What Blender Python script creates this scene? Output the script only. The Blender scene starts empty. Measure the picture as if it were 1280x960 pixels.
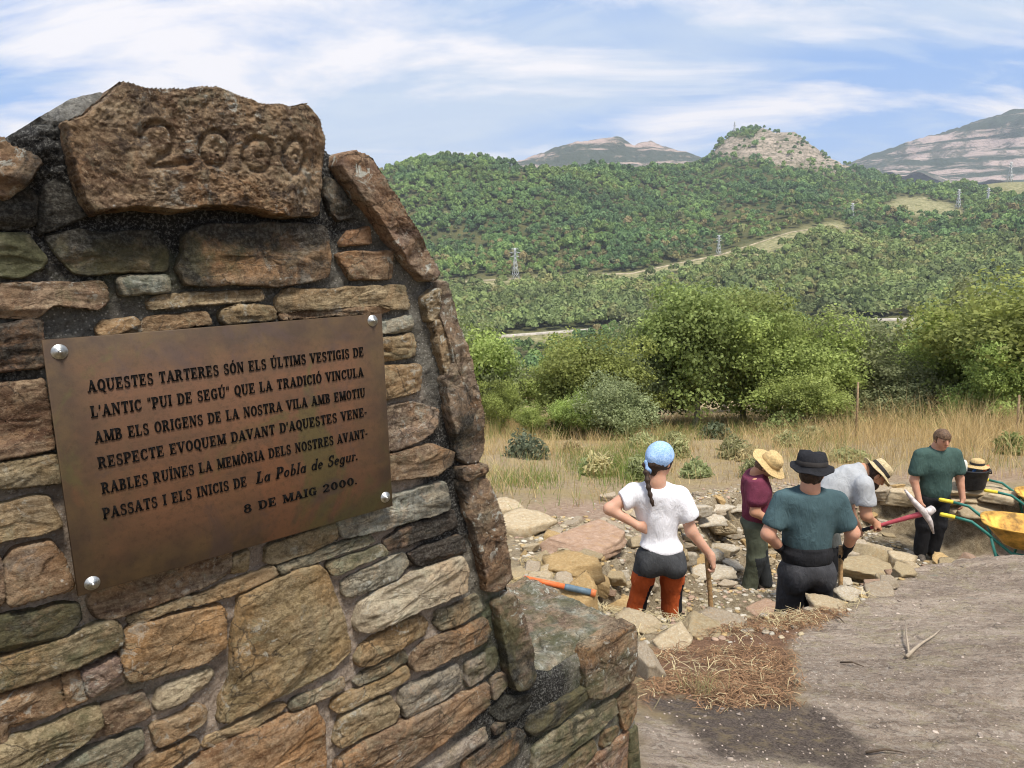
import bpy, math, random
import numpy as np
from mathutils import Matrix, Vector

# ------------------------------------------------------------------ camera, sky, sun, exposure
S = bpy.context.scene
COL = S.collection
CAM = np.array([0.0, 0.0, 1.7])
FPX = 881.0
_d = np.array([140.0, 5120.0, 881.0]); _d /= np.linalg.norm(_d)
Zw = -_d
Yw = np.array([0, 0, 1.0]) - _d * _d[2]; Yw /= np.linalg.norm(Yw)
Xw = np.cross(Yw, Zw); 
if Xw[0] < 0: Xw = -Xw
def ray(px, py):
    v = np.array([px - 640.0, py - 480.0, FPX])
    return np.array([Xw @ v, Yw @ v, Zw @ v])
def at(px, py, Y):
    r = ray(px, py)
    return CAM + r * (Y / r[1])
cd = bpy.data.cameras.new("camera"); cam = bpy.data.objects.new("camera", cd); COL.objects.link(cam)
cd.sensor_width = 36; cd.lens = FPX / 1280 * 36; cd.clip_start = 0.05; cd.clip_end = 30000
cx = np.array([Xw[0], Yw[0], Zw[0]]); cy = -np.array([Xw[1], Yw[1], Zw[1]]); cz = -np.array([Xw[2], Yw[2], Zw[2]])
cam.matrix_world = Matrix(((cx[0], cy[0], cz[0], CAM[0]), (cx[1], cy[1], cz[1], CAM[1]), (cx[2], cy[2], cz[2], CAM[2]), (0, 0, 0, 1)))
S.camera = cam
HAZE = 0.00008
S.view_settings.view_transform = 'Standard'; S.view_settings.look = 'None'
S.view_settings.exposure = 0.78; S.view_settings.gamma = 1; S.view_settings.use_curve_mapping = False
S.render.engine = 'CYCLES'
S.cycles.max_bounces = 6; S.cycles.diffuse_bounces = 3; S.cycles.glossy_bounces = 2; S.cycles.transmission_bounces = 3
S.cycles.transparent_max_bounces = 4; S.cycles.volume_bounces = 0
S.cycles.use_denoising = True; S.cycles.filter_width = 1.1
S.cycles.use_adaptive_sampling = True; S.cycles.adaptive_threshold = 0.015

SUN_DIR = np.array([0.22, -0.36, 0.95]); SUN_DIR /= np.linalg.norm(SUN_DIR)   # towards the sun
def build_world():
    w = bpy.data.worlds.new("World"); S.world = w; w.use_nodes = True
    nt = w.node_tree; n = nt.nodes; L = nt.links
    for x in list(n): n.remove(x)
    out = n.new('ShaderNodeOutputWorld'); bg = n.new('ShaderNodeBackground'); bg.inputs[1].default_value = 0.1
    sky = n.new('ShaderNodeTexSky'); sky.sky_type = 'NISHITA'; sky.sun_disc = False
    sky.sun_elevation = math.asin(SUN_DIR[2]); sky.sun_rotation = math.atan2(SUN_DIR[0], SUN_DIR[1])
    sky.dust_density = 1.0; sky.air_density = 1.0; sky.ozone_density = 1.6
    tc = n.new('ShaderNodeTexCoord')
    sep = n.new('ShaderNodeSeparateXYZ'); L.new(tc.outputs['Generated'], sep.inputs[0])
    # project the direction on a cloud layer
    ad = n.new('ShaderNodeMath'); ad.operation = 'ADD'; ad.inputs[1].default_value = 0.26; L.new(sep.outputs[2], ad.inputs[0])
    mx = n.new('ShaderNodeMath'); mx.operation = 'MAXIMUM'; mx.inputs[1].default_value = 0.03; L.new(ad.outputs[0], mx.inputs[0])
    dx = n.new('ShaderNodeMath'); dx.operation = 'DIVIDE'; L.new(sep.outputs[0], dx.inputs[0]); L.new(mx.outputs[0], dx.inputs[1])
    dy = n.new('ShaderNodeMath'); dy.operation = 'DIVIDE'; L.new(sep.outputs[1], dy.inputs[0]); L.new(mx.outputs[0], dy.inputs[1])
    cb = n.new('ShaderNodeCombineXYZ'); L.new(dx.outputs[0], cb.inputs[0]); L.new(dy.outputs[0], cb.inputs[1])
    mp = n.new('ShaderNodeMapping'); mp.inputs['Rotation'].default_value[2] = math.radians(12)
    mp.inputs['Scale'].default_value = (0.8, 1.7, 1); mp.inputs['Location'].default_value = (CLOUD_OFF[0], CLOUD_OFF[1], 0)
    L.new(cb.outputs[0], mp.inputs[0])
    def noise(sc, det, ro, dist):
        t = n.new('ShaderNodeTexNoise'); t.inputs['Scale'].default_value = sc; t.inputs['Detail'].default_value = det
        t.inputs['Roughness'].default_value = ro; t.inputs['Distortion'].default_value = dist
        L.new(mp.outputs[0], t.inputs['Vector']); return t.outputs['Fac']
    def ramp(src, stops):
        r = n.new('ShaderNodeValToRGB'); L.new(src, r.inputs[0]); e = r.color_ramp.elements
        e[0].position, e[0].color = stops[0][0], (*[stops[0][1]] * 3, 1); e[1].position, e[1].color = stops[1][0], (*[stops[1][1]] * 3, 1)
        return r.outputs[0]
    def mix(f, a, b):
        m = n.new('ShaderNodeMix'); m.data_type = 'RGBA'
        if isinstance(f, float): m.inputs[0].default_value = f
        else: L.new(f, m.inputs[0])
        for i, v in ((6, a), (7, b)):
            if isinstance(v, tuple): m.inputs[i].default_value = (*v, 1)
            else: L.new(v, m.inputs[i])
        return m.outputs[2]
    veil = ramp(noise(0.55, 4, 0.5, 0.4), ((0.42, 0.0), (0.60, .9)))
    body = ramp(noise(1.15, 9, 0.60, 0.5), ((0.47, 0), (0.60, 1)))
    wisp = ramp(noise(3.2, 8, 0.6, 1.2), ((0.46, 0.0), (0.62, 1)))
    k = 6.6
    blue = mix(0.72, sky.outputs[0], (0.22 * k, 0.42 * k, 0.84 * k))
    c = mix(veil, blue, (0.56 * k, 0.66 * k, 0.80 * k))
    m1 = n.new('ShaderNodeMath'); m1.operation = 'MULTIPLY'; m1.inputs[1].default_value = 0.35; L.new(wisp, m1.inputs[0])
    c = mix(m1.outputs[0], c, (0.66 * k, 0.74 * k, 0.84 * k))
    c = mix(body, c, (0.93 * k, 0.90 * k, 0.92 * k))
    L.new(c, bg.inputs[0]); L.new(bg.outputs[0], out.inputs[0])
CLOUD_OFF = (9.4, 1.7)
build_world()
sl = bpy.data.lights.new("sun", 'SUN'); sl.energy = 3.4; sl.angle = math.radians(14); sl.color = (1.0, 0.95, 0.87)
so = bpy.data.objects.new("sun", sl); COL.objects.link(so); so.location = (0, -10, 30)
so.rotation_euler = Vector(-SUN_DIR).to_track_quat('-Z', 'Y').to_euler()

# ------------------------------------------------------------------ helpers
def hash3(i, j, k, seed):
    h = (i * 374761393 + j * 668265263 + k * 2147483647 % 1274126177 + k * 1103515245 + seed * 144665) & 0xFFFFFFFF
    h = ((h ^ (h >> 13)) * 1274126177) & 0xFFFFFFFF
    h = ((h ^ (h >> 16)) * 2246822519) & 0xFFFFFFFF
    return ((h ^ (h >> 15)) & 0xFFFFFF) / float(0xFFFFFF)
def vnoise(p, seed=0):
    p = np.asarray(p, float); f = np.floor(p); i = f.astype(np.int64); t = p - f; t = t * t * t * (t * (t * 6 - 15) + 10)
    r = 0
    for a in (0, 1):
        wa = t[..., 0] if a else 1 - t[..., 0]
        for b in (0, 1):
            wb = t[..., 1] if b else 1 - t[..., 1]
            for c in (0, 1):
                wc = t[..., 2] if c else 1 - t[..., 2]
                r = r + wa * wb * wc * hash3(i[..., 0] + a, i[..., 1] + b, i[..., 2] + c, seed)
    return r * 2 - 1
def fbm(p, octv=4, seed=0, gain=0.5):
    p = np.asarray(p, float); a = 1; r = 0; s = 0
    for o in range(octv):
        r = r + a * vnoise(p * (2.03 ** o) + 17.3 * o, seed + o); s += a; a *= gain
    return r / s
def fb2(x, y, octv=4, seed=0, gain=0.5):
    x = np.asarray(x, float); y = np.asarray(y, float)
    return fbm(np.stack(np.broadcast_arrays(x, y, np.full_like(x + y, 0.37)), -1), octv, seed, gain)
def sstep(a, b, x):
    t = np.clip((np.asarray(x, float) - a) / (b - a), 0, 1); return t * t * (3 - 2 * t)

def mesh_np(name, V, F, mats=(), fmat=None, attrs=None, smooth=True):
    """V (n,3); F: int array (m,3|4) or list of lists."""
    me = bpy.data.meshes.new(name); V = np.asarray(V, np.float32)
    me.vertices.add(len(V)); me.vertices.foreach_set('co', V.ravel())
    if isinstance(F, np.ndarray):
        k = F.shape[1]; idx = F.ravel().astype(np.int32); st = np.arange(0, len(idx), k, dtype=np.int32)
    else:
        ln = np.array([len(f) for f in F]); idx = np.array([i for f in F for i in f], np.int32); st = np.concatenate([[0], np.cumsum(ln)[:-1]]).astype(np.int32)
    me.loops.add(len(idx)); me.loops.foreach_set('vertex_index', idx)
    me.polygons.add(len(st)); me.polygons.foreach_set('loop_start', st)
    if smooth: me.polygons.foreach_set('use_smooth', np.ones(len(st), bool))
    for m in mats: me.materials.append(m)
    if fmat is not None: me.polygons.foreach_set('material_index', np.asarray(fmat, np.int32))
    for an, av in (attrs or {}).items():
        av = np.asarray(av, np.float32)
        if av.shape[1] == 3: av = np.concatenate([av, np.ones((len(av), 1), np.float32)], 1)
        at_ = me.attributes.new(an, 'FLOAT_COLOR', 'POINT'); at_.data.foreach_set('color', av.ravel())
    me.update(calc_edges=True); me.validate(verbose=False)
    return me
def link(name, me, parent=None, loc=None):
    o = bpy.data.objects.new(name, me); COL.objects.link(o)
    if parent is not None: o.parent = parent
    if loc is not None: o.location = loc
    return o
def tag(o, label=None, cat=None, group=None, kind=None):
    if label: o['label'] = label
    if cat: o['category'] = cat
    if group: o['group'] = group
    if kind: o['kind'] = kind
    return o
def empty(name, loc=(0, 0, 0), rz=0):
    o = bpy.data.objects.new(name, None); COL.objects.link(o); o.location = loc; o.rotation_euler = (0, 0, rz); o.empty_display_size = 0.1
    return o
def copy_tree(o, parent=None):
    c = o.copy(); COL.objects.link(c)
    if parent: c.parent = parent
    for ch in list(o.children): copy_tree(ch, c)
    return c
class MB:
    """collects tubes, boxes and loose faces for ONE mesh"""
    def __init__(s): s.V = []; s.F = []; s.M = []
    def add(s, V, F, m=0):
        b = len(s.V); s.V += [tuple(map(float, v)) for v in V]; s.F += [[b + i for i in f] for f in F]; s.M += [m] * len(F)
    def tube(s, pts, rad, n=8, m=0, cap=True):
        pts = [np.array(p, float) for p in pts]; k = len(pts)
        rad = [rad] * k if np.isscalar(rad) else list(rad)
        V = []; up = np.array([0, 0, 1.0])
        pu = None
        for i, p in enumerate(pts):
            t = pts[min(i + 1, k - 1)] - pts[max(i - 1, 0)]; t = t / (np.linalg.norm(t) + 1e-9)
            if pu is None:
                a = np.cross(t, up if abs(t[2]) < 0.9 else np.array([1.0, 0, 0]))
            else: a = pu - t * (pu @ t)
            a /= np.linalg.norm(a) + 1e-9; pu = a; b = np.cross(t, a)
            for j in range(n):
                q = 2 * math.pi * j / n; V.append(p + rad[i] * (math.cos(q) * a + math.sin(q) * b))
        F = [[i * n + j, i * n + (j + 1) % n, (i + 1) * n + (j + 1) % n, (i + 1) * n + j] for i in range(k - 1) for j in range(n)]
        if cap: F += [list(range(n))[::-1], [(k - 1) * n + j for j in range(n)]]
        s.add(V, F, m)
    def box(s, c, sz, R=None, m=0):
        V = np.array([[x, y, z] for x in (-.5, .5) for y in (-.5, .5) for z in (-.5, .5)]) * np.array(sz)
        if R is not None: V = V @ np.array(R).T
        s.add(V + np.array(c), [[0, 1, 3, 2], [4, 6, 7, 5], [0, 4, 5, 1], [2, 3, 7, 6], [0, 2, 6, 4], [1, 5, 7, 3]], m)
    def build(s, name, mats, parent=None, smooth=True):
        return link(name, mesh_np(name, s.V, s.F, mats if isinstance(mats, (list, tuple)) else (mats,), s.M, smooth=smooth), parent)

# node helper ------------------------------------------------------
class NT:
    def __init__(s, name):
        s.m = bpy.data.materials.new(name); s.m.use_nodes = True; s.t = s.m.node_tree; s.L = s.t.links
        for x in list(s.t.nodes): s.t.nodes.remove(x)
        s.out = s.t.nodes.new('ShaderNodeOutputMaterial')
        s.b = s.t.nodes.new('ShaderNodeBsdfPrincipled'); s.L.new(s.b.outputs[0], s.out.inputs[0])
        s.b.inputs['Roughness'].default_value = 0.8
        s.b.inputs['Specular IOR Level'].default_value = 0.25
        s.tc = s.t.nodes.new('ShaderNodeTexCoord').outputs['Object']
    def put(s, sock, v):
        if v is None: return
        if isinstance(v, bpy.types.NodeSocket): s.L.new(v, sock)
        elif isinstance(v, (tuple, list)) and len(v) == 3 and sock.type == 'RGBA': sock.default_value = (*v, 1)
        else: sock.default_value = v
    def noise(s, sc, det=4, ro=0.55, dist=0.0, vec=None, col=False):
        n = s.t.nodes.new('ShaderNodeTexNoise'); n.inputs['Scale'].default_value = sc; n.inputs['Detail'].default_value = det
        n.inputs['Roughness'].default_value = ro; n.inputs['Distortion'].default_value = dist
        s.L.new(vec or s.tc, n.inputs['Vector']); return n.outputs['Color' if col else 'Fac']
    def vor(s, sc, vec=None, feat='F1', out='Distance', rnd=1.0):
        n = s.t.nodes.new('ShaderNodeTexVoronoi'); n.feature = feat; n.inputs['Scale'].default_value = sc; n.inputs['Randomness'].default_value = rnd
        s.L.new(vec or s.tc, n.inputs['Vector']); return n.outputs[out]
    def map(s, scale=(1, 1, 1), rot=(0, 0, 0), vec=None):
        n = s.t.nodes.new('ShaderNodeMapping'); n.inputs['Scale'].default_value = scale; n.inputs['Rotation'].default_value = rot
        s.L.new(vec or s.tc, n.inputs[0]); return n.outputs[0]
    def ramp(s, f, stops):
        n = s.t.nodes.new('ShaderNodeValToRGB'); s.put(n.inputs[0], f); e = n.color_ramp.elements
        while len(e) < len(stops): e.new(0.5)
        for k, (p, c) in enumerate(stops):
            e[k].position = p; e[k].color = (c, c, c, 1) if np.isscalar(c) else (*c, 1)
        return n.outputs[0]
    def mix(s, f, a, b, blend='MIX'):
        n = s.t.nodes.new('ShaderNodeMix'); n.data_type = 'RGBA'; n.blend_type = blend; n.clamp_factor = True
        s.put(n.inputs[0], f); s.put(n.inputs[6], a); s.put(n.inputs[7], b); return n.outputs[2]
    def math(s, op, a, b=0.0, c=None):
        n = s.t.nodes.new('ShaderNodeMath'); n.operation = op; s.put(n.inputs[0], a); s.put(n.inputs[1], b)
        if c is not None: s.put(n.inputs[2], c)
        return n.outputs[0]
    def attr(s, name):
        n = s.t.nodes.new('ShaderNodeAttribute'); n.attribute_name = name; return n.outputs['Color'], n.outputs['Alpha']
    def objrand(s):
        return s.t.nodes.new('ShaderNodeObjectInfo').outputs['Random']
    def sepc(s, c):
        n = s.t.nodes.new('ShaderNodeSeparateColor'); s.L.new(c, n.inputs[0]); return n.outputs
    def bump(s, h, strength=0.5, dist=0.01, normal=None):
        n = s.t.nodes.new('ShaderNodeBump'); n.inputs['Strength'].default_value = strength; n.inputs['Distance'].default_value = dist
        s.L.new(h, n.inputs['Height'])
        if normal: s.L.new(normal, n.inputs['Normal'])
        s.L.new(n.outputs[0], s.b.inputs['Normal']); return n.outputs[0]
    def done(s, color=None, rough=None, metal=None, spec=None):
        s.put(s.b.inputs['Base Color'], color); s.put(s.b.inputs['Roughness'], rough); s.put(s.b.inputs['Metallic'], metal); s.put(s.b.inputs['Specular IOR Level'], spec)
        return s.m
def simple(name, c, rough=0.8, metal=0.0, var=0.12, sc=30, bump=0.0, bsc=200, spec=0.25):
    """one material colour with a soft procedural unevenness and grain"""
    t = NT(name); f = t.noise(sc, 4, 0.6)
    lo = tuple(max(0, x * (1 - var * 2)) for x in c); hi = tuple(min(1, x * (1 + var * 1.6)) for x in c)
    col = t.mix(t.ramp(f, ((0.3, 0.0), (0.7, 1.0))), lo, hi)
    if bump: t.bump(t.noise(bsc, 3, 0.6), bump, 0.004)
    return t.done(col, rough, metal, spec)
def foliage_mat(name, attr='tint', trans=0.3, rough=0.6):
    t = NT(name); c, a = t.attr(attr); rnd = t.objrand()
    hs = t.t.nodes.new('ShaderNodeHueSaturation'); t.L.new(c, hs.inputs['Color'])
    t.put(hs.inputs['Value'], t.math('MULTIPLY_ADD', rnd, 0.3, 0.85)); t.put(hs.inputs['Hue'], t.math('MULTIPLY_ADD', rnd, 0.03, 0.485))
    t.done(hs.outputs[0], rough, None, 0.2)
    tr = t.t.nodes.new('ShaderNodeBsdfTranslucent'); t.L.new(hs.outputs[0], tr.inputs[0])
    mx = t.t.nodes.new('ShaderNodeMixShader'); mx.inputs[0].default_value = trans
    t.L.new(t.b.outputs[0], mx.inputs[1]); t.L.new(tr.outputs[0], mx.inputs[2]); t.L.new(mx.outputs[0], t.out.inputs[0])
    return t.m
# ------------------------------------------------------------------ the stone memorial wall
_vp = ray(1640, 301); U = np.array([_vp[0], _vp[1], 0]); U /= np.linalg.norm(U)
N = np.array([U[1], -U[0], 0.0])
P0 = CAM + ray(52, 425) / FPX * 1.10
def wuv(px, py, n=0.0):
    r = ray(px, py); q = P0 + N * n
    s = ((q - CAM) @ N) / (r @ N); p = CAM + r * s - P0
    return np.array([p @ U, p[2]])
WALL_RZ = math.atan2(U[1], U[0])
WB_U, WB_V = wuv(700, 930)
WB_V -= 0.25
WORG = P0 + U * WB_U; WORG[2] = P0[2] + WB_V
def wl(u, v, n):           # wall coordinates -> local coordinates of the wall's base Empty
    return np.stack([np.asarray(u) - WB_U, -np.asarray(n) + 0 * np.asarray(u), np.asarray(v) - WB_V], -1)

REG = dict(R1=(0, 80, 3), Z1=(0, 250, 4.571), R3=(0, 380, 2.4615), Z2=(0, 440, 3), Z3=(200, 640, 3), Z4=(400, 660, 3.2), Z5=(0, 760, 4.8),
           Z6=(640, 700, 3.69), R5=(400, 340, 3), Z7=(400, 330, 3.554), R6=(400, 620, 2.824), R4=(0, 640, 2.909), R2=(340, 160, 4), P=(0, 0, 1))
def topx(reg, pts):
    ox, oy, s = REG[reg]; return [(ox + x / s, oy + y / s) for x, y in pts]
OCH = (.33, .235, .125); ORA = (.30, .175, .085); BRN = (.235, .145, .088); RED = (.21, .115, .075); OLV = (.265, .205, .11)
GRN = (.185, .18, .125); GRY = (.27, .245, .20); CRM = (.50, .42, .30); DRK = (.055, .05, .043); LCH = (.27, .29, .235); PNK = (.27, .19, .15)
# traced stones: region, outline, colour, stand-out (mm), moss, black stain
STN = [
 ('R1', [(150,470),(240,420),(290,470),(330,565),(235,600),(140,640)], DRK, 8, .2, .6),
 ('R1', [(-30,500),(100,455),(135,505),(128,600),(30,620),(-30,605)], DRK, 4, .1, .8),
 ('R1', [(-60,640),(100,640),(175,735),(165,762),(80,800),(-60,790)], GRN, 16, .6, .1),
 ('R1', [(180,650),(300,615),(390,640),(570,625),(620,690),(630,770),(520,775),(290,785),(225,715)], BRN, 16, .55, .35),
 ('R1', [(690,640),(760,600),(1000,598),(1225,610),(1245,720),(1240,800),(1050,835),(880,825),(780,830),(700,825),(672,770),(692,700)], BRN, 22, .35, .35),
 ('R1', [(-60,830),(200,826),(390,822),(402,885),(370,920),(260,905),(200,900),(130,945),(-60,945)], BRN, 20, .25, .1),
 ('R1', [(445,805),(630,795),(645,850),(460,860)], LCH, 18, .3, .1),
 ('R1', [(550,890),(620,870),(800,857),(980,848),(990,885),(760,902),(560,915)], OCH, 12, .05, 0),
 ('Z1', [(560,750),(600,700),(770,680),(800,745),(580,780)], ORA, 10, .1, 0),
 ('Z1', [(770,745),(850,680),(1180,640),(1215,710),(840,755)], ORA, 12, .05, 0),
 ('R1', [(835,935),(900,905),(1020,915),(1035,955),(840,970)], OCH, 12, .1, 0),
 ('P', [(347,372),(360,363),(420,361),(508,357),(515,386),(490,388),(484,381),(420,384),(350,390)], OCH, 20, .15, .05),
 ('Z7', [(0,195),(180,184),(300,182),(308,205),(270,217),(-180,245),(-180,215)], BRN, 8, .1, .2),
 ('R2', [(268,245),(320,290),(350,330),(405,450),(330,470),(290,430),(270,330)], DRK, 10, .3, .3),
 ('R2', [(345,572),(380,520),(490,495),(505,577),(350,587)], RED, 14, .3, .1),
 ('R2', [(325,635),(400,622),(602,618),(602,752),(400,757)], BRN, 18, .15, 0),
 ('Z7', [(270,255),(400,230),(407,290),(270,307)], LCH, 12, .2, .2),
 ('Z7', [(270,338),(410,312),(430,360),(425,402),(270,436)], OLV, 16, .1, .1),
 ('Z7', [(270,464),(440,448),(453,500),(450,562),(280,606)], OCH, 20, .15, 0),
 ('Z7', [(270,645),(400,612),(535,645),(527,715),(470,772),(350,822),(270,830)], PNK, 12, .1, 0),
 ('Z7', [(280,862),(500,800),(592,840),(587,882),(520,932),(350,957),(290,965)], BRN, 22, .1, .1),
 ('P', [(422,652),(480,626),(556,602),(563,635),(540,643),(480,660),(428,673)], LCH, 20, .25, .05),
 ('R6', [(230,160),(290,110),(480,55),(492,110),(400,142),(300,177),(240,195)], RED, 16, .3, .4),
 ('R6', [(313,207),(410,170),(503,143),(517,200),(430,228),(350,253)], RED, 22, .15, .4),
 ('Z3', [(440,205),(600,145),(780,80),(800,105),(770,125),(600,180),(450,225)], GRN, 10, .3, 0),
 ('Z3', [(395,185),(400,130),(540,80),(660,45),(670,100),(560,150),(420,190)], OLV, 14, .1, .1),
 ('R6', [(28,245),(120,208),(220,173),(242,203),(140,240),(45,277)], GRN, 14, .5, 0),
 ('R6', [(78,310),(100,290),(200,248),(300,203),(317,240),(280,282),(190,325),(110,357),(85,350)], GRY, 16, .05, 0),
 ('R6', [(128,452),(150,390),(210,345),(280,310),(400,250),(502,213),(522,260),(512,332),(420,372),(290,422),(180,482),(135,482)], CRM, 32, .02, 0),
 ('R6', [(408,452),(420,410),(490,380),(560,353),(580,405),(500,447),(430,477)], GRN, 16, .35, 0),
 ('R6', [(128,572),(150,530),(280,450),(360,422),(382,450),(372,492),(270,545),(180,592),(135,602)], OLV, 20, .15, .1),
 ('R6', [(323,592),(370,530),(450,493),(590,438),(612,480),(592,512),(480,562),(390,612),(330,622)], BRN, 26, .2, .3),
 ('R6', [(118,658),(140,630),(220,590),(300,548),(312,582),(220,628),(133,668)], GRN, 10, .2, 0),
 ('R6', [(38,752),(50,725),(180,665),(310,608),(322,640),(190,705),(60,768)], OCH, 14, .02, 0),
 ('R6', [(283,732),(290,690),(390,640),(490,598),(505,673),(420,725),(340,772),(300,782)], GRY, 22, .1, 0),
 ('R6', [(513,652),(520,590),(570,565),(622,538),(634,575),(625,602),(580,640),(530,672)], GRY, 14, .3, .1),
 ('R6', [(605,650),(655,625),(664,660),(608,722)], PNK, 12, .2, .1),
 ('R6', [(48,872),(80,790),(150,750),(250,708),(274,760),(265,792),(140,852),(70,892)], OLV, 22, .1, 0),
 ('R6', [(58,945),(150,870),(350,770),(480,718),(602,663),(605,742),(480,832),(330,952),(200,1020),(60,1060)], BRN, 24, .12, 0),
 ('R6', [(340,985),(500,882),(592,820),(588,862),(500,922),(420,990)], GRY, 16, .3, .1),
 ('R6', [(515,945),(610,880),(700,828),(724,840),(702,902),(600,975),(500,1040)], RED, 22, .3, .2),
 ('R6', [(610,812),(652,790),(655,822),(615,842)], PNK, 10, .2, .2),
 ('R6', [(598,762),(640,710),(730,688),(738,730),(680,792),(640,792)], GRN, 8, .8, .6),
 # buttress face
 ('Z6', [(75,792),(85,730),(200,668),(350,588),(357,630),(220,762),(110,812)], BRN, 18, .6, .2),
 ('Z6', [(105,882),(200,790),(370,700),(478,638),(487,700),(400,792),(300,862),(180,955),(100,985)], GRN, 18, .3, .2),
 ('Z6', [(490,655),(570,568),(579,700),(560,752),(520,782)], BRN, 20, .3, .1),
 ('Z6', [(410,862),(420,800),(490,768),(497,800),(425,868)], BRN, 12, .4, .1),
 ('Z6', [(230,975),(300,890),(380,828),(392,870),(320,965)], BRN, 14, .5, .2),
 ('Z6', [(310,985),(400,900),(480,845),(540,790),(535,980),(500,1080),(300,1100)], RED, 18, .2, .1),
 ('Z6', [(540,800),(582,770),(590,1000),(535,1080)], GRN, 12, .8, .1),
 # below the plate
 ('R4', [(465,392),(580,345),(690,308),(702,330),(600,362),(480,412)], OLV, 12, .05, 0),
 ('R4', [(690,320),(840,255),(990,203),(1002,225),(900,282),(700,337)], OCH, 12, .02, 0),
 ('R4', [(323,342),(330,285),(480,230),(620,190),(840,140),(835,220),(640,312),(440,372),(350,387)], BRN, 10, .3, .2),
 ('R4', [(842,225),(845,160),(900,138),(902,210)], OCH, 10, .1, 0),
 ('R4', [(443,522),(470,430),(620,390),(800,348),(827,370),(822,482),(760,542),(660,572),(560,602),(470,622),(453,582)], ORA, 24, .02, 0),
 # left of the plate
 ('R3', [(-140,72),(0,65),(130,45),(137,190),(0,212),(-140,222)], RED, 18, .1, .5),
 ('Z2', [(-160,130),(0,122),(167,100),(192,280),(207,362),(100,382),(0,398),(-160,420)], RED, 16, .15, .25),
 ('Z2', [(-160,440),(0,425),(212,388),(237,490),(100,503),(-160,520)], OLV, 18, .1, 0),
 ('Z2', [(-160,610),(0,582),(100,555),(190,543),(238,650),(150,682),(0,712),(-160,735)], OCH, 24, .1, .1),
 ('Z2', [(25,785),(60,745),(190,708),(240,770),(277,880),(150,920),(35,952),(20,880)], BRN, 24, .1, 0),
 ('Z2', [(-160,790),(-10,765),(10,800),(12,950),(-160,985)], BRN, 18, .1, .1),
 ('Z5', [(-200,125),(0,72),(200,20),(330,-12),(470,-2),(477,70),(380,162),(150,237),(-200,310)], BRN, 20, .7, .35),
 ('Z5', [(-200,380),(0,320),(200,250),(480,158),(700,78),(742,150),(732,212),(500,332),(250,432),(-200,535)], OLV, 26, .25, .1),
 ('Z5', [(-200,600),(0,538),(180,482),(360,423),(372,500),(400,600),(230,660),(50,722),(-200,790)], ORA, 18, .1, 0),
 ('Z5', [(378,420),(480,390),(500,450),(528,548),(410,596)], ORA, 15, .1, 0),
 ('Z5', [(490,385),(600,340),(702,288),(752,420),(742,455),(535,545),(510,460)], PNK, 19, .1, 0),
 ('Z5', [(-200,900),(0,815),(200,760),(400,675),(600,600),(618,690),(540,770),(420,860),(200,950),(-200,1080)], OLV, 24, .35, .1),
 ('Z5', [(612,600),(760,545),(862,508),(892,580),(902,640),(702,742),(560,785),(625,700)], BRN, 16, .1, .1),
 ('Z5', [(340,985),(520,860),(700,800),(852,748),(857,830),(760,922),(600,1010),(400,1080)], GRN, 20, .3, 0),
 ('Z5', [(933,592),(950,490),(1100,430),(1262,368),(1292,400),(1250,452),(1100,552),(960,602)], CRM, 18, .15, 0),
 ('Z5', [(908,712),(1050,650),(1182,588),(1237,620),(1232,682),(1080,782),(940,842)], OCH, 20, .15, 0),
 ('Z5', [(820,970),(960,880),(1180,788),(1202,840),(1050,942),(880,1050)], ORA, 20, .05, 0),
 ('R4', [(738,852),(755,825),(880,765),(1000,703),(1042,700),(1020,722),(870,807),(760,862)], OCH, 14, .02, 0),
 ('R4', [(1048,717),(1060,690),(1160,645),(1252,603),(1257,640),(1060,730)], GRN, 14, .3, .1),
 ('R4', [(630,985),(760,880),(900,800),(1100,730),(1150,708),(1187,780),(1197,900),(1180,1040),(700,1100)], ORA, 26, .05, 0),
]
BIG = ('Z3', [(305,325),(370,290),(440,258),(530,213),(600,203),(627,230),(660,320),(702,430),(722,530),(640,602),(560,640),(500,672),(400,707),(270,792),(228,787),(240,700),(265,650),(280,500)], OCH, 26, .05, 0)
CARV = ('R1', [(235,220),(310,195),(400,120),(450,68),(560,95),(690,100),(800,88),(860,110),(960,150),(1080,165),(1140,155),(1192,215),(1217,300),(1212,470),(1207,560),(1090,577),(960,547),(800,532),(640,557),(500,537),(350,557),(318,520),(288,420),(250,300)], (.165, .098, .062), 55, .25, .22)
# coping stones along the edge of the wall
COP = [
 ('R1', [(-90,250),(0,282),(150,368),(105,440),(20,502),(-90,480)], BRN, 50, .1, .1),
 ('P', [(422,206),(428,196),(440,191),(453,193),(470,215),(505,268),(530,305),(552,340),(548,351),(532,352),(500,313),(450,245)], (.24, .15, .11), 45, .05, .02),
 ('P', [(553,352),(562,353),(569,386),(580,425),(591,465),(600,515),(607,564),(601,580),(586,582),(574,575),(567,540),(560,510),(555,474),(566,451),(556,408),(546,367)], (.19, .13, .095), 34, .3, .25),
 ('P', [(540,402),(553,400),(561,440),(565,452),(557,476)], OCH, 24, .02, 0),
 ('P', [(531,372),(549,361),(548,400),(535,401)], OLV, 26, .05, 0),
 ('P', [(575,585),(608,580),(610,597),(577,601)], BRN, 34, .2, .1),
 ('P', [(575,602),(607,598),(618,622),(630,666),(637,705),(641,723),(630,737),(609,740),(602,708),(592,660)], (.22, .145, .10), 32, .2, .12),
 ('P', [(621,755),(641,744),(651,765),(661,800),(669,840),(666,857),(644,862),(635,836),(627,797)], (.19, .125, .09), 34, .35, .2),
]
CORNER = ('Z6', [(345,480),(360,420),(460,355),(560,298),(569,320),(567,520),(555,552),(420,632),(360,642),(350,600)], (.15, .095, .065), 30, .3, .1)

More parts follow.
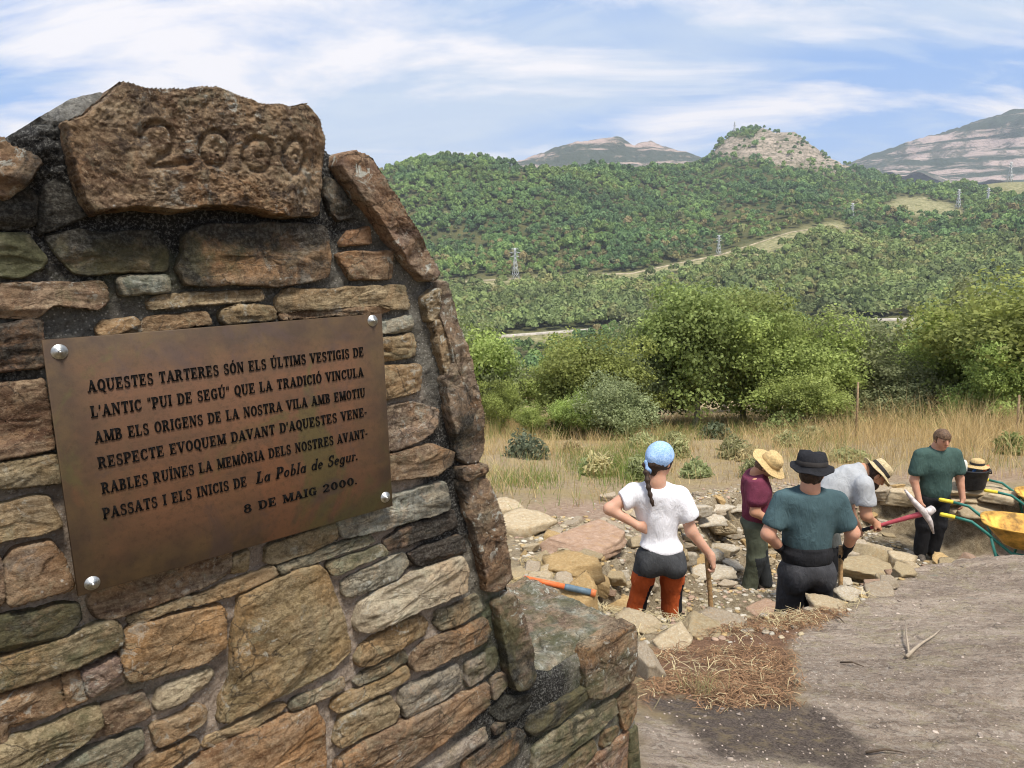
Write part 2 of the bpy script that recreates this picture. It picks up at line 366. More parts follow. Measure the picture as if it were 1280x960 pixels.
def resample(P, sp):
    P = np.asarray(P, float); Q = np.roll(P, -1, 0); L = np.linalg.norm(Q - P, axis=1); cum = np.concatenate([[0], np.cumsum(L)])
    n = max(24, int(cum[-1] / sp)); s = np.arange(n) * cum[-1] / n; k = np.clip(np.searchsorted(cum, s, 'right') - 1, 0, len(P) - 1)
    t = ((s - cum[k]) / np.maximum(L[k], 1e-9))[:, None]; return P[k] * (1 - t) + Q[k] * t
def chaikin(P, r=0.055):
    P = np.asarray(P, float); Q = np.roll(P, -1, 0); return np.stack([P * (1 - r) + Q * r, P * r + Q * (1 - r)], 1).reshape(-1, 2)
def inpoly(x, y, P):
    P = np.asarray(P); r = np.zeros(np.shape(x), bool)
    for (x1, y1), (x2, y2) in zip(P, np.roll(P, -1, 0)):
        c = (y1 > y) != (y2 > y)
        r ^= c & (x < (x2 - x1) * (y - y1) / ((y2 - y1) if y2 != y1 else 1e-12) + x1)
    return r
def segdist(x, y, P, closed=True):
    P = np.asarray(P); Q = np.roll(P, -1, 0)
    if not closed: P, Q = P[:-1], Q[:-1]
    d = np.full(np.shape(x), 1e9)
    for a, b in zip(P, Q):
        ab = b - a; t = np.clip(((x - a[0]) * ab[0] + (y - a[1]) * ab[1]) / (ab @ ab + 1e-12), 0, 1)
        d = np.minimum(d, np.hypot(x - a[0] - t * ab[0], y - a[1] - t * ab[1]))
    return d
def stone(P, seed, top, back, col, moss, stain, sp=0.0045, rings=16, edge=0.0105, strata=1.0, extra=None, rough=1.0, ang=None, jag=1.0):
    """one stone of the wall as a closed-front mesh in wall coordinates; outline P, face `top` metres off the bedding plane"""
    rng = np.random.RandomState(seed)
    P = resample(chaikin(P), sp); n = len(P); c = P.mean(0)
    T = np.roll(P, -1, 0) - np.roll(P, 1, 0); T /= np.linalg.norm(T, axis=1)[:, None] + 1e-9; NO = np.stack([T[:, 1], -T[:, 0]], 1)
    if ((P - c) * NO).sum() < 0: NO = -NO
    j = 0.0034 * fb2(P[:, 0] * 55, P[:, 1] * 55, 4, seed) + 0.0035 * fb2(P[:, 0] * 16, P[:, 1] * 16, 2, seed + 5)
    P = P + NO * (jag * j + .0034)[:, None]
    ts = np.linspace(0, 1, rings) ** 1.55
    ts = ts * 0.985
    UV = np.concatenate([c + (P - c) * (1 - t) for t in ts]); x, y = UV[:, 0], UV[:, 1]
    # distance to outline
    d = np.full(len(UV), 9.0)
    for k in range(0, n, 2): d = np.minimum(d, np.hypot(x - P[k, 0], y - P[k, 1]))
    d[:n] = 0
    a = ang if ang is not None else rng.uniform(-0.16, 0.16); ca, sa = math.cos(a), math.sin(a)
    xs, ys = x * ca + y * sa, -x * sa + y * ca
    er = edge * rng.uniform(0.7, 1.4)
    h = top * np.clip(d / (er * .30), 0, 1) ** .45
    h += 0.10 * top * rng.uniform(-1, 1) * (x - c[0]) / (np.ptp(P[:, 0]) + 1e-6) + 0.25 * top * rng.uniform(-1, 1) * (y - c[1]) / (np.ptp(P[:, 1]) + 1e-6)
    for _ in range(rng.randint(1, 4)):          # broken facets
        fa = rng.uniform(0, 6.28); dx_, dy_ = math.cos(fa), math.sin(fa); pr_ = (x - c[0]) * dx_ + (y - c[1]) * dy_; pr_ = pr_ / (np.abs(pr_).max() + 1e-9)
        h = np.minimum(h, top * (1.0 + rng.uniform(.9, 2.2) * (rng.uniform(.25, .75) - pr_ + .10 * fb2(x * 24, y * 24, 2, seed + 71))))
    h = np.maximum(h, .62 * top * np.clip(d / (er * .42), 0, 1))
    st = fb2(xs * 9, ys * 42, 4, seed + 11); q = fb2(xs * 7, ys * 20, 3, seed + 23)
    stepn = np.clip(q * 4, -2, 2); stepn = np.floor(stepn) + sstep(0.35, 0.65, stepn - np.floor(stepn))
    fade = 1 - np.exp(-d / 0.006)
    h += fade * strata * (0.0022 * st + 0.0022 * stepn) + fade * rough * (0.0024 * fb2(x * 90, y * 120, 4, seed + 31) + 0.004 * fb2(x * 14, y * 14, 3, seed + 37))
    if extra is not None: h += extra(x, y) * fade
    V = np.stack([x, y, h], 1)
    sk = np.stack([P[:, 0] + NO[:, 0] * 0.002, P[:, 1] + NO[:, 1] * 0.002, np.full(n, -back)], 1)
    V = np.concatenate([sk, V])
    i = np.arange(n); i2 = (i + 1) % n; F = []
    for r in range(rings): F.append(np.stack([r * n + i, r * n + i2, (r + 1) * n + i2, (r + 1) * n + i], 1))
    F = np.concatenate(F)
    A = np.zeros((len(V), 4)); hv = rng.uniform(0.84, 1.18); A[:, :3] = np.clip(np.array(col) * hv * np.array([1 + rng.uniform(-.05, .05), 1, 1 + rng.uniform(-.08, .08)]), 0, 1); A[:, 3] = 1
    B = np.zeros((len(V), 4)); B[:, 0] = moss; B[:, 1] = stain; B[:, 3] = 1; B[:, 2] = np.concatenate([np.zeros(n), np.clip(d / 0.02, 0, 1)])
    return V, F, A, B
def orient(P):
    P = np.asarray(P); a = np.sum(P[:, 0] * np.roll(P[:, 1], -1) - np.roll(P[:, 0], -1) * P[:, 1]); return P if a > 0 else P[::-1]
# weathering blobs in photo position (centre, radius, moss, stain), turned into wall positions
BLOB = [(250, 275, 150, 30, .15, .75), (60, 230, 60, 80, .05, .75), (400, 230, 40, 80, .1, .7), (560, 640, 45, 60, .15, .75), (660, 880, 60, 70, .45, .85),
        (20, 500, 70, 220, .1, .06), (40, 830, 120, 60, .35, .12), (570, 560, 30, 60, .2, .6), (180, 330, 160, 60, .35, .08), (740, 900, 60, 80, .4, .15), (520, 700, 60, 60, .1, .2), (120, 900, 120, 70, .2, .12), (620, 800, 30, 60, .5, .3), (384, 785, 12, 42, .0, 1.6)]
BL = []
for (bx, by, rx, ry, mo, s_) in BLOB:
    c = wuv(bx, by, -.01); ex = abs(wuv(bx + rx, by, -.01)[0] - c[0]); ey = abs(wuv(bx, by + ry, -.01)[1] - c[1]); BL.append((c, ex, ey, mo, s_))
def weather(u, v, moss, stain):
    for c, ex, ey, mo, s_ in BL:
        g = np.exp(-((u - c[0]) / ex) ** 2 - ((v - c[1]) / ey) ** 2); moss = moss + mo * g; stain = stain + s_ * g
    return np.clip(moss, 0, 1), np.clip(stain, 0, 1)

def mat_stone(name, lich=0.5, pale=0.0, warm=1.0, crust=0.0, iso=False):
    t = NT(name); c, _ = t.attr('tint'); w, _ = t.attr('wear'); ws = t.sepc(w)
    st = t.map((7, 7, 46), (0, 0.10, 0))
    n1 = t.noise(1.0, 6, 0.62, 0.6, st); n2 = t.noise(16, 6, 0.62, 0.4); n3 = t.noise(90, 5, 0.65); n4 = t.noise(5, 3, 0.5, 0.5)
    dark = t.mix(1.0, c, (.36, .32, .29), 'MULTIPLY'); lite = t.mix(0.5, c, (.52, .41, .26)); ora = t.mix(0.5, c, (.42, .20, .06)); gry = t.mix(0.55, c, (.24, .235, .21))
    col = t.mix(t.ramp(n1, ((.36, 0), (.62, 1))), dark, lite)
    col = t.mix(t.ramp(n2, ((.42, 0), (.68, .85))), col, c)
    col = t.mix(t.ramp(n4, ((.50, 0), (.62, .62 * warm))), col, ora)
    col = t.mix(t.ramp(t.noise(7, 5, 0.6, 0.8), ((.55, 0), (.70, .7))), col, gry)
    col = t.mix(t.ramp(n3, ((.34, .8), (.52, 0))), col, dark)
    # colour patches with hard borders, thin cracks
    pz = t.noise(13, 7, .68, 1.0); col = t.mix(t.ramp(pz, ((.555, 0), (.585, .55))), col, t.mix(.55, c, (.40, .25, .13))); col = t.mix(t.ramp(t.noise(10, 7, .7, 1.2), ((.56, 0), (.60, .6))), col, t.mix(1., c, (.40, .36, .33), 'MULTIPLY')); col = t.mix(t.ramp(t.noise(17, 6, .7, .8), ((.57, 0), (.61, .5))), col, t.mix(.5, c, (.20, .22, .15)))
    wv = t.t.nodes.new('ShaderNodeVectorMath'); wv.operation = 'MULTIPLY_ADD'; t.L.new(t.noise(30, 3, .6, 0, None, True), wv.inputs[0]); wv.inputs[1].default_value = (.03, .03, .03); t.L.new(t.tc, wv.inputs[2])
    ck = t.vor(9, t.map((1, 1, 1.8), vec=wv.outputs[0]), 'DISTANCE_TO_EDGE'); col = t.mix(t.math('MULTIPLY', t.ramp(ck, ((.0, .85), (.022, 0))), t.ramp(t.noise(5, 3, .5), ((.46, 0), (.54, 1)))), col, (.03, .022, .016))
    mm = t.noise(150, 8, .85); col = t.mix(t.ramp(mm, ((.53, 0), (.66, .75))), col, t.mix(.55, c, (.62, .50, .34))); col = t.mix(t.ramp(mm, ((.34, .8), (.47, 0))), col, t.mix(1., c, (.30, .27, .25), 'MULTIPLY'))
    # pale crusty lichen
    lv = t.noise(38, 6, 0.7, 0.8); lz = t.noise(6.5, 3, 0.5)
    lf = t.math('MULTIPLY', t.ramp(lv, ((.56, 0), (.62, 1))), t.ramp(lz, ((.45, 0), (.57, lich))))
    col = t.mix(lf, col, (.46, .46, .40))
    sp = t.math('MULTIPLY', t.ramp(t.vor(70), ((.10, 1), (.2, 0))), t.ramp(t.noise(9, 4, .6), ((.58, 0), (.66, lich))))
    col = t.mix(sp, col, (.60, .58, .52))
    if crust: col = t.mix(t.ramp(t.noise(95, 5, .72), ((.54, 0), (.63, crust * .8))), col, (.36, .25, .15)); col = t.mix(t.ramp(t.noise(26, 5, .7, .5), ((.53, 0), (.61, .8))), col, (.050, .034, .026))
    # moss and black growth
    mz = t.noise(14, 6, 0.68, 0.6); mf = t.ramp(t.math('ADD', t.math('MULTIPLY', ws[0], .62), t.math('MULTIPLY', mz, .8)), ((.62, 0), (.80, .85)))
    moss = t.mix(t.noise(150, 3, .6), (.020, .024, .010), (.125, .120, .058))
    col = t.mix(mf, col, moss)
    sf = t.ramp(t.math('ADD', t.math('MULTIPLY', ws[1], .62), t.math('MULTIPLY', t.noise(11, 7, 0.7, 0.8), .8)), ((.60, 0), (.76, .92)))
    col = t.mix(sf, col, t.mix(t.ramp(t.noise(170, 4, .7), ((.45, 0), (.7, 1))), (.016, .015, .013), (.10, .095, .082)))
    b1 = t.bump(t.noise(1.0, 8, 0.7, 0.6, t.map((30, 30, 44) if iso else (20, 20, 80), (0, 0.10, 0))), .9 if iso else .55, 0.009)
    b2 = t.bump(t.noise(60, 8, 0.75), 0.9, 0.009, b1)
    t.bump(t.noise(260, 4, 0.7), 0.7, 0.004, b2)
    return t.done(col, 0.85, None, 0.22)
def mat_mortar():
    t = NT("mortar"); c, _ = t.attr('tint'); w, _ = t.attr('wear'); ws = t.sepc(w)
    n1 = t.noise(9, 6, .65, .3); n2 = t.noise(140, 5, .75)
    col = t.mix(t.ramp(n1, ((.3, 0), (.7, 1))), t.mix(1.0, c, (.6, .6, .62), 'MULTIPLY'), c)
    col = t.mix(t.ramp(n2, ((.36, .75), (.54, 0))), col, t.mix(1.0, c, (.35, .33, .33), 'MULTIPLY'))
    col = t.mix(t.ramp(t.vor(150), ((.14, .85), (.30, 0))), col, (.42, .39, .34))
    mf = t.ramp(t.math('ADD', t.math('MULTIPLY', ws[0], .6), t.math('MULTIPLY', t.noise(12, 6, .7, .6), .8)), ((.58, 0), (.78, .85)))
    col = t.mix(mf, col, t.mix(t.noise(160, 3, .6), (.022, .030, .012), (.13, .145, .075)))
    sf = t.ramp(t.math('ADD', t.math('MULTIPLY', ws[1], .65), t.math('MULTIPLY', t.noise(9, 7, .7, .8), .75)), ((.52, 0), (.72, .95)))
    col = t.mix(sf, col, t.mix(t.ramp(t.noise(190, 4, .75), ((.50, 0), (.66, 1))), (.014, .013, .013), (.19, .185, .17)))
    b1 = t.bump(t.noise(50, 8, .72), .8, .010); t.bump(t.noise(300, 4, .75), .9, .005, b1)
    return t.done(col, .92, None, .15)

wall = empty("memorial_wall", WORG, WALL_RZ)
tag(wall, "rough stone memorial wall in brown and ochre slabs, mortar joints, carrying the engraved metal plate", "memorial wall")
M_ST = mat_stone("wall_stone"); M_CARVE = mat_stone("carved_stone_face", .75, crust=1.0, iso=True); M_COP = mat_stone("coping_stone_face", .95); M_MOR = mat_mortar()
BED = -0.030                                  # mortar plane behind the plate's plane
def joinstones(L):
    V, F, A, B = [], [], [], []; o = 0
    for v, f, a, b in L: V.append(v); F.append(f + o); A.append(a); B.append(b); o += len(v)
    return np.concatenate(V), np.concatenate(F), np.concatenate(A), np.concatenate(B)
def put_stones(name, L, mat, parent=wall):
    V, F, A, B = joinstones(L); mo, s_ = weather(V[:, 0], V[:, 1], B[:, 0], B[:, 1]); B[:, 0] = mo * .75; B[:, 1] = B[:, 1] * .55 + .45 * s_ * (mat is not M_CARVE)
    return link(name, mesh_np(name, wl(V[:, 0], V[:, 1], V[:, 2] + BED), F, (mat,), attrs={'tint': A, 'wear': B}), parent)
def trace(s): 
    reg, pts = s[0], s[1]; n0 = BED + s[3] / 1000 * 0.7
    return orient(np.array([wuv(x, y, n0) for x, y in topx(reg, pts)]))
stones = []
for k, s in enumerate(STN):
    cream = s[2] is CRM
    stones.append(stone(trace(s), 100 + k, max(s[3], 15) / 1000, 0.03, s[2], s[4], s[5], strata=1.3, rough=1.7 if cream else 1.0))
# courses beyond what the photo shows (left end and foot of the wall)
rng = np.random.RandomState(5)
uL = wuv(-8, 600, -.01)[0]; vB = wuv(300, 968, -.01)[1]
v = 0.06
while v > -1.15:
    hgt = rng.uniform(.05, .11); u = uL - 0.03
    while u > uL - 0.62:
        L_ = rng.uniform(.12, .3); 
        Pq = np.array([(u, v), (u, v - hgt), (u - L_, v - hgt - rng.uniform(-.012, .012)), (u - L_, v + rng.uniform(-.012, .012))]) + rng.uniform(-.006, .006, (4, 2))
        stones.append(stone(orient(Pq), rng.randint(9999), .02, .03, [OCH, BRN, OLV, GRY, RED][rng.randint(5)], .15, .1, sp=.009, rings=8)); u -= L_ + .025
    v -= hgt + .02
v = vB - .02
while v > WB_V - .1:
    hgt = rng.uniform(.06, .10); u = uL - .02
    while u < wuv(790, 960, 0)[0] - .1:
        vv = v - (u - uL) * 0.0
        L_ = rng.uniform(.12, .28)
        if wuv(100, 965)[1] > vv or True:
            qx = u + L_ / 2
            lim = np.interp(qx, [wuv(x, 975)[0] for x in (0, 200, 400, 600, 790)], [wuv(x, 975)[1] for x in (0, 200, 400, 600, 790)])
            if v < lim - .02: stones.append(stone(orient(np.array([(u, v), (u, v - hgt), (u + L_, v - hgt), (u + L_, v)]) + rng.uniform(-.006, .006, (4, 2))), rng.randint(9999), .02, .03, [OCH, BRN, OLV, GRY, RED][rng.randint(5)], .2, .1, sp=.01, rings=8))
        u += L_ + .025
    v -= hgt + .02
put_stones("stonework", stones, M_ST)
lab = put_stones("stone_slab", [stone(trace(BIG), 501, .026, .03, BIG[2], .05, 0, rings=34, strata=1.0, ang=.35)], M_ST)
tag(lab, "large ochre slab with a dark streak set in the wall")

# carved stone with a shallow date 2000
def ring_px(x0, y0, x1, y1, n=20, a0=0, a1=360):
    return [((x0 + x1) / 2 + (x1 - x0) / 2 * math.cos(math.radians(a)), (y0 + y1) / 2 - (y1 - y0) / 2 * math.sin(math.radians(a))) for a in np.linspace(a0, a1, n)]
ncv = BED + .05
DIG = [ring_px(520, 225, 650, 350, 16, 165, -50) + [(600, 350), (560, 385), (640, 380), (712, 372)], ring_px(752, 252, 862, 382), ring_px(912, 280, 1024, 404), ring_px(1062, 285, 1146, 412)]
DIGW = [np.array([wuv(*topx('R1', [p])[0], ncv) for p in g]) for g in DIG]
def carve(x, y):
    r = np.zeros(len(x))
    for k, g in enumerate(DIGW):
        d = segdist(x, y, g, False); r -= 0.0098 * np.exp(-(d / 0.0050) ** 2)
        if k: r -= 0.004 * np.exp(-((np.hypot(x - g[:, 0].mean(), y - g[:, 1].mean()) - .006) / .003) ** 2)
    r += 0.003 * fb2(x * 150, y * 150, 3, 77) + .003 * fb2(x * 45, y * 45, 3, 78)
    return r
co = put_stones("carved_stone", [stone(trace(CARV), 777, .055, .06, CARV[2], .12, .08, sp=.0035, rings=95, edge=.02, strata=.1, extra=carve, rough=1.6)], M_CARVE)
tag(co, "pitted brown crest stone with a worn carved date")
for k, s in enumerate(COP):
    P = trace(s)
    def ridge(x, y, P=P): return 0.0 * x
    put_stones("coping_stone", [stone(P, 900 + k, s[3] / 1000, .10 if s[3] > 30 else .03, s[2], s[4], s[5], rings=20, edge=.012, rough=1.5, jag=1.4)], M_COP)
put_stones("corner_stone", [stone(trace(CORNER), 950, .03, .03, CORNER[2], .3, .1, rings=22, rough=1.4)], M_COP)

# mortar bed, wall core and buttress
OUT = [(-330, 330), (-200, 268), (-60, 205), (0, 176), (40, 152), (90, 122), (130, 112), (150, 124), (240, 132), (330, 140), (385, 164), (406, 182), (430, 200), (455, 240), (505, 300), (545, 352), (556, 372), (572, 430), (586, 500), (597, 560), (604, 600), (618, 650), (630, 705), (638, 735), (650, 790), (662, 838), (690, 842), (730, 818), (792, 784), (797, 880), (800, 965), (804, 1060)]
OUTW = np.array([wuv(x, y, BED) for x, y in OUT])
vlow = WB_V - .15
OUTW = np.concatenate([OUTW, [[OUTW[-1][0], vlow], [OUTW[0][0], vlow]]])
def grid_poly(P, sp):
    P = np.asarray(P); x = np.arange(P[:, 0].min() - sp, P[:, 0].max() + 2 * sp, sp); y = np.arange(P[:, 1].min() - sp, P[:, 1].max() + 2 * sp, sp)
    X, Y = np.meshgrid(x, y, indexing='ij'); ins = inpoly(X, Y, P); d = segdist(X, Y, P); sd = np.where(ins, -d, d)
    gx, gy = np.gradient(sd, sp); g = np.hypot(gx, gy) + 1e-9
    near = np.abs(sd) < sp * 0.75
    X = np.where(near, X - sd * gx / g, X); Y = np.where(near, Y - sd * gy / g, Y)
    ok = (sd < 0) | near; idx = np.full(X.shape, -1); 
    c = ok[:-1, :-1] & ok[1:, :-1] & ok[1:, 1:] & ok[:-1, 1:]
    use = np.zeros(X.shape, bool); use[:-1, :-1] |= c; use[1:, :-1] |= c; use[1:, 1:] |= c; use[:-1, 1:] |= c
    idx[use] = np.arange(use.sum()); F = np.stack([idx[:-1, :-1][c], idx[1:, :-1][c], idx[1:, 1:][c], idx[:-1, 1:][c]], 1)
    return X[use], Y[use], F, np.maximum(-sd[use], 0)
mu, mv, mF, md = grid_poly(OUTW, .0045)
# how close the mortar is to a stone: it creeps up its sides
mh = .007 * fb2(mu * 30, mv * 30, 5, 3) + .005 * np.abs(fb2(mu * 70, mv * 70, 3, 29)) + .005 * fb2(mu * 8, mv * 8, 3, 9) + .0028 * fb2(mu * 170, mv * 170, 3, 19)
mh -= .02 * np.exp(-md / .012)
vtop = wuv(200, 250)[1]; vbot = wuv(300, 900)[1]
k = sstep(0.42, 0.60, (mv - vbot) / (vtop - vbot) + .22 * fb2(mu * 6, mv * 6, 3, 44))[:, None]
tint = (1 - k) * np.array([.47, .375, .29]) + k * np.array([.22, .205, .17])
gk = sstep(wuv(560, 700)[0] - .08, wuv(600, 700)[0], mu)[:, None] * (1 - k); tint = tint * (1 - gk * .6) + np.array([.12, .14, .115]) * gk * .6
cap = np.exp(-((mu - wuv(60, 150)[0]) / .10) ** 2 - ((mv - wuv(60, 150)[1]) / .09) ** 2)[:, None]
tint = tint * (1 - cap) + np.array([.40, .39, .35]) * cap
B = np.zeros((len(mu), 4)); B[:, 3] = 1; B[:, 0], B[:, 1] = weather(mu, mv, np.full(len(mu), .10), np.full(len(mu), .0))
B[:, 1] = np.clip(B[:, 1] + .25 * k[:, 0] - .10 * cap[:, 0], 0, 1); mh += cap[:, 0] * (.016 * fb2(mu * 55, mv * 55, 4, 87) + .008 * fb2(mu * 150, mv * 150, 3, 88)); mh += .001 * (1 - k[:, 0]); mh += .025 * cap[:, 0]
link("mortar_bed", mesh_np("mortar_bed", wl(mu, mv, mh + BED - .003), mF, (M_MOR,), attrs={'tint': tint, 'wear': B}), wall)
# core: the outline carried back through the thickness of the wall
def core(name, P, n0, n1, mat, parent, tintc, sp=.02):
    P = resample(P, sp); n = len(P); L = [];  steps = 14
    c = P.mean(0)
    for q in range(steps + 1):
        nn = n0 + (n1 - n0) * q / steps
        j = .012 * fbm(np.stack([P[:, 0] * 14, P[:, 1] * 14, np.full(n, nn * 14)], 1), 4, 8) - .006
        T = np.roll(P, -1, 0) - np.roll(P, 1, 0); T /= np.linalg.norm(T, axis=1)[:, None] + 1e-9; NO = np.stack([T[:, 1], -T[:, 0]], 1)
        L.append(np.concatenate([P + NO * j[:, None], np.full((n, 1), nn)], 1))
    V = np.concatenate(L); i = np.arange(n); i2 = (i + 1) % n
    F = [list(x) for q in range(steps) for x in np.stack([q * n + i, (q + 1) * n + i, (q + 1) * n + i2, q * n + i2], 1)]
    F.append([steps * n + a for a in range(n)])
    A = np.tile(np.array([*tintc, 1.0]), (len(V), 1)); Bq = np.zeros((len(V), 4)); Bq[:, 0] = .35; Bq[:, 1] = .2; Bq[:, 3] = 1
    return link(name, mesh_np(name, wl(V[:, 0], V[:, 1], V[:, 2]), F, (mat,), attrs={'tint': A, 'wear': Bq}), parent)
iB = 25     # first outline point of the buttress
main = np.concatenate([OUTW[:iB + 1], [[OUTW[iB][0], vlow], [OUTW[0][0], vlow]]])
core("wall_core", orient(main), BED - .012, BED - .50, M_MOR, wall, (.17, .155, .13))
butt = np.array([[OUTW[iB][0] + .003, OUTW[iB][1] - .01], *OUTW[iB + 1:iB + 7], [OUTW[iB + 6][0], vlow], [OUTW[iB][0] + .003, vlow]])
core("buttress_core", orient(butt), BED - .012, BED - .50, M_MOR, wall, (.15, .15, .12))
# lichen-covered cap of the buttress
u0, u1 = OUTW[iB][0] + .01, OUTW[iB + 3][0] + .006
gx = np.linspace(u0, u1, 110); gy = np.linspace(BED - .02, BED - .52, 130); GX, GY = np.meshgrid(gx, gy, indexing='ij')
vt = np.interp(GX, OUTW[iB:iB + 4, 0], OUTW[iB:iB + 4, 1])
e = np.minimum(np.minimum(GX - u0, u1 - GX), np.minimum(BED - .02 - GY, GY - BED + .52))
Z = vt + .012 + .012 * fb2(GX * 16, GY * 16, 4, 61) + .004 * fb2(GX * 80, GY * 80, 3, 62) - .03 * np.exp(-e / .008)
stp = fb2(GX * 7, GY * 9, 3, 65); Z += .009 * sstep(-.02, .02, stp)
idx = np.arange(GX.size).reshape(GX.shape); F = np.stack([idx[:-1, :-1], idx[:-1, 1:], idx[1:, 1:], idx[1:, :-1]], -1).reshape(-1, 4)
V = wl(GX.ravel(), Z.ravel(), GY.ravel()); kk = sstep(-.15, .2, fb2(GX * 11, GY * 11, 4, 63)).ravel()[:, None]
A = (1 - kk) * np.array([.20, .135, .10]) + kk * np.array([.22, .23, .19]); B = np.zeros((len(V), 4)); B[:, 0] = .45; B[:, 1] = .25 * kk[:, 0]; B[:, 3] = 1
M_CAP = mat_stone("buttress_lichen_cap", 1.0)
tag(link("buttress_cap", mesh_np("buttress_cap", V, F, (M_CAP,), attrs={'tint': A, 'wear': B}), wall), "lichen-spotted flat top of the low buttress")
# ------------------------------------------------------------------ engraved plate
def mat_plate():
    t = NT("weathered_bronze"); 
    x = t.sepc(t.t.nodes.new('ShaderNodeTexCoord').outputs['Generated'])
    ex = t.math('MINIMUM', x[0], t.math('SUBTRACT', 1.0, x[0])); ez = t.math('MINIMUM', x[2], t.math('SUBTRACT', 1.0, x[2]))
    e = t.math('MINIMUM', t.math('MULTIPLY', ex, 1.5), ez)
    n = t.noise(6, 6, .62, 1.0); st = t.noise(1.0, 5, .6, .8, t.map((5, 5, 22))); vs = t.noise(1.0, 4, .6, .3, t.map((34, 34, 3)))
    edge = t.ramp(t.math('ADD', e, t.math('MULTIPLY', n, .28)), ((.19, 1), (.36, 0)))
    base = t.mix(t.ramp(st, ((.35, 0), (.68, 1))), (.112, .058, .033), (.160, .076, .039))
    base = t.mix(t.ramp(vs, ((.45, 0), (.75, .45))), base, (.10, .06, .03))
    olive = t.mix(t.ramp(t.noise(16, 5, .6), ((.4, 0), (.65, 1))), (.052, .036, .024), (.098, .064, .030))
    col = t.mix(t.math('MULTIPLY', edge, .85), base, olive)
    col = t.mix(t.ramp(t.noise(4.5, 5, .6, .9), ((.57, 0), (.63, .40))), col, (.20, .080, .036))
    col = t.mix(t.ramp(t.noise(3.6, 6, .66, 1.1), ((.55, 0), (.62, .6))), col, (.082, .078, .026))
    col = t.mix(t.ramp(t.noise(7, 6, .7, .5), ((.57, 0), (.66, .65))), col, (.070, .045, .038))
    col = t.mix(t.ramp(t.noise(120, 4, .7), ((.34, .4), (.5, 0))), col, (.05, .032, .018))
    b = t.bump(t.noise(45, 6, .65), .22, .002); t.bump(t.noise(420, 3, .7), .15, .001, b)
    return t.done(col, t.ramp(t.noise(9, 5, .6), ((.3, .5), (.7, .7))), .12, .3)
PTL, PTR, PBR, PBL = [wuv(*p, .012) for p in ((52, 425), (476, 392), (490, 632), (97, 745))]
pl_u0 = (PTL[0] + PBL[0]) / 2; pl_u1 = (PTR[0] + PBR[0]) / 2; pl_v1 = (PTL[1] + PTR[1]) / 2; pl_v0 = (PBL[1] + PBR[1]) / 2
pw, ph = pl_u1 - pl_u0, pl_v1 - pl_v0
porg = P0 + U * pl_u0 + N * .012 + np.array([0, 0, pl_v0])
plaque = empty("memorial_plaque", porg, WALL_RZ)
tag(plaque, "brown weathered metal plate with black raised Catalan inscription, bolted to the stone wall", "plaque")
def rbox(u0, v0, u1, v1, y0, y1, bev, nx=60, nz=40):
    """slab with bevelled front edges; front face towards -y"""
    m = MB(); 
    r = [(0, y1), (0, y0 + bev), (bev, y0)]
    loops = [[(u0 + a, y, v0 + a), (u1 - a, y, v0 + a), (u1 - a, y, v1 - a), (u0 + a, y, v1 - a)] for a, y in r]
    V = [p for l in loops for p in l]; F = [[k * 4 + i, k * 4 + (i + 1) % 4, (k + 1) * 4 + (i + 1) % 4, (k + 1) * 4 + i] for k in range(2) for i in range(4)]
    F += [[8, 9, 10, 11], [3, 2, 1, 0]]; m.add(V, F); return m
M_PL = mat_plate()
pm = rbox(0, 0, pw, ph, -.004, .004, .0012); plate = pm.build("plate", M_PL, plaque, smooth=False)
M_STEEL = simple("bolt_steel", (.50, .50, .48), .42, 1.0, .25, 160)
for bx, by in ((75, 440), (467, 401), (483, 622), (116, 730)):
    u, v = wuv(bx, by, .02); u -= pl_u0; v -= pl_v0
    m = MB(); prof = [(.0, .0108), (.0022, .0108), (.0030, .0095), (.0034, .0068), (.0085, .0064), (.0088, .0046), (.0115, .0042), (.0120, .003)]
    n_ = 24; V = [(u + r * math.cos(2 * math.pi * q / n_), -.001 - y, v + r * math.sin(2 * math.pi * q / n_)) for r, y in prof[1:] for q in range(n_)]
    V.append((u, -.0145, v)); F = [[k * n_ + (q + 1) % n_, k * n_ + q, (k + 1) * n_ + q, (k + 1) * n_ + (q + 1) % n_] for k in range(len(prof) - 2) for q in range(n_)]
    F += [[(len(prof) - 1) * n_, q, (q + 1) % n_] for q in range(n_)]
    m.add(V, F); m.build("bolt", M_STEEL, plaque)
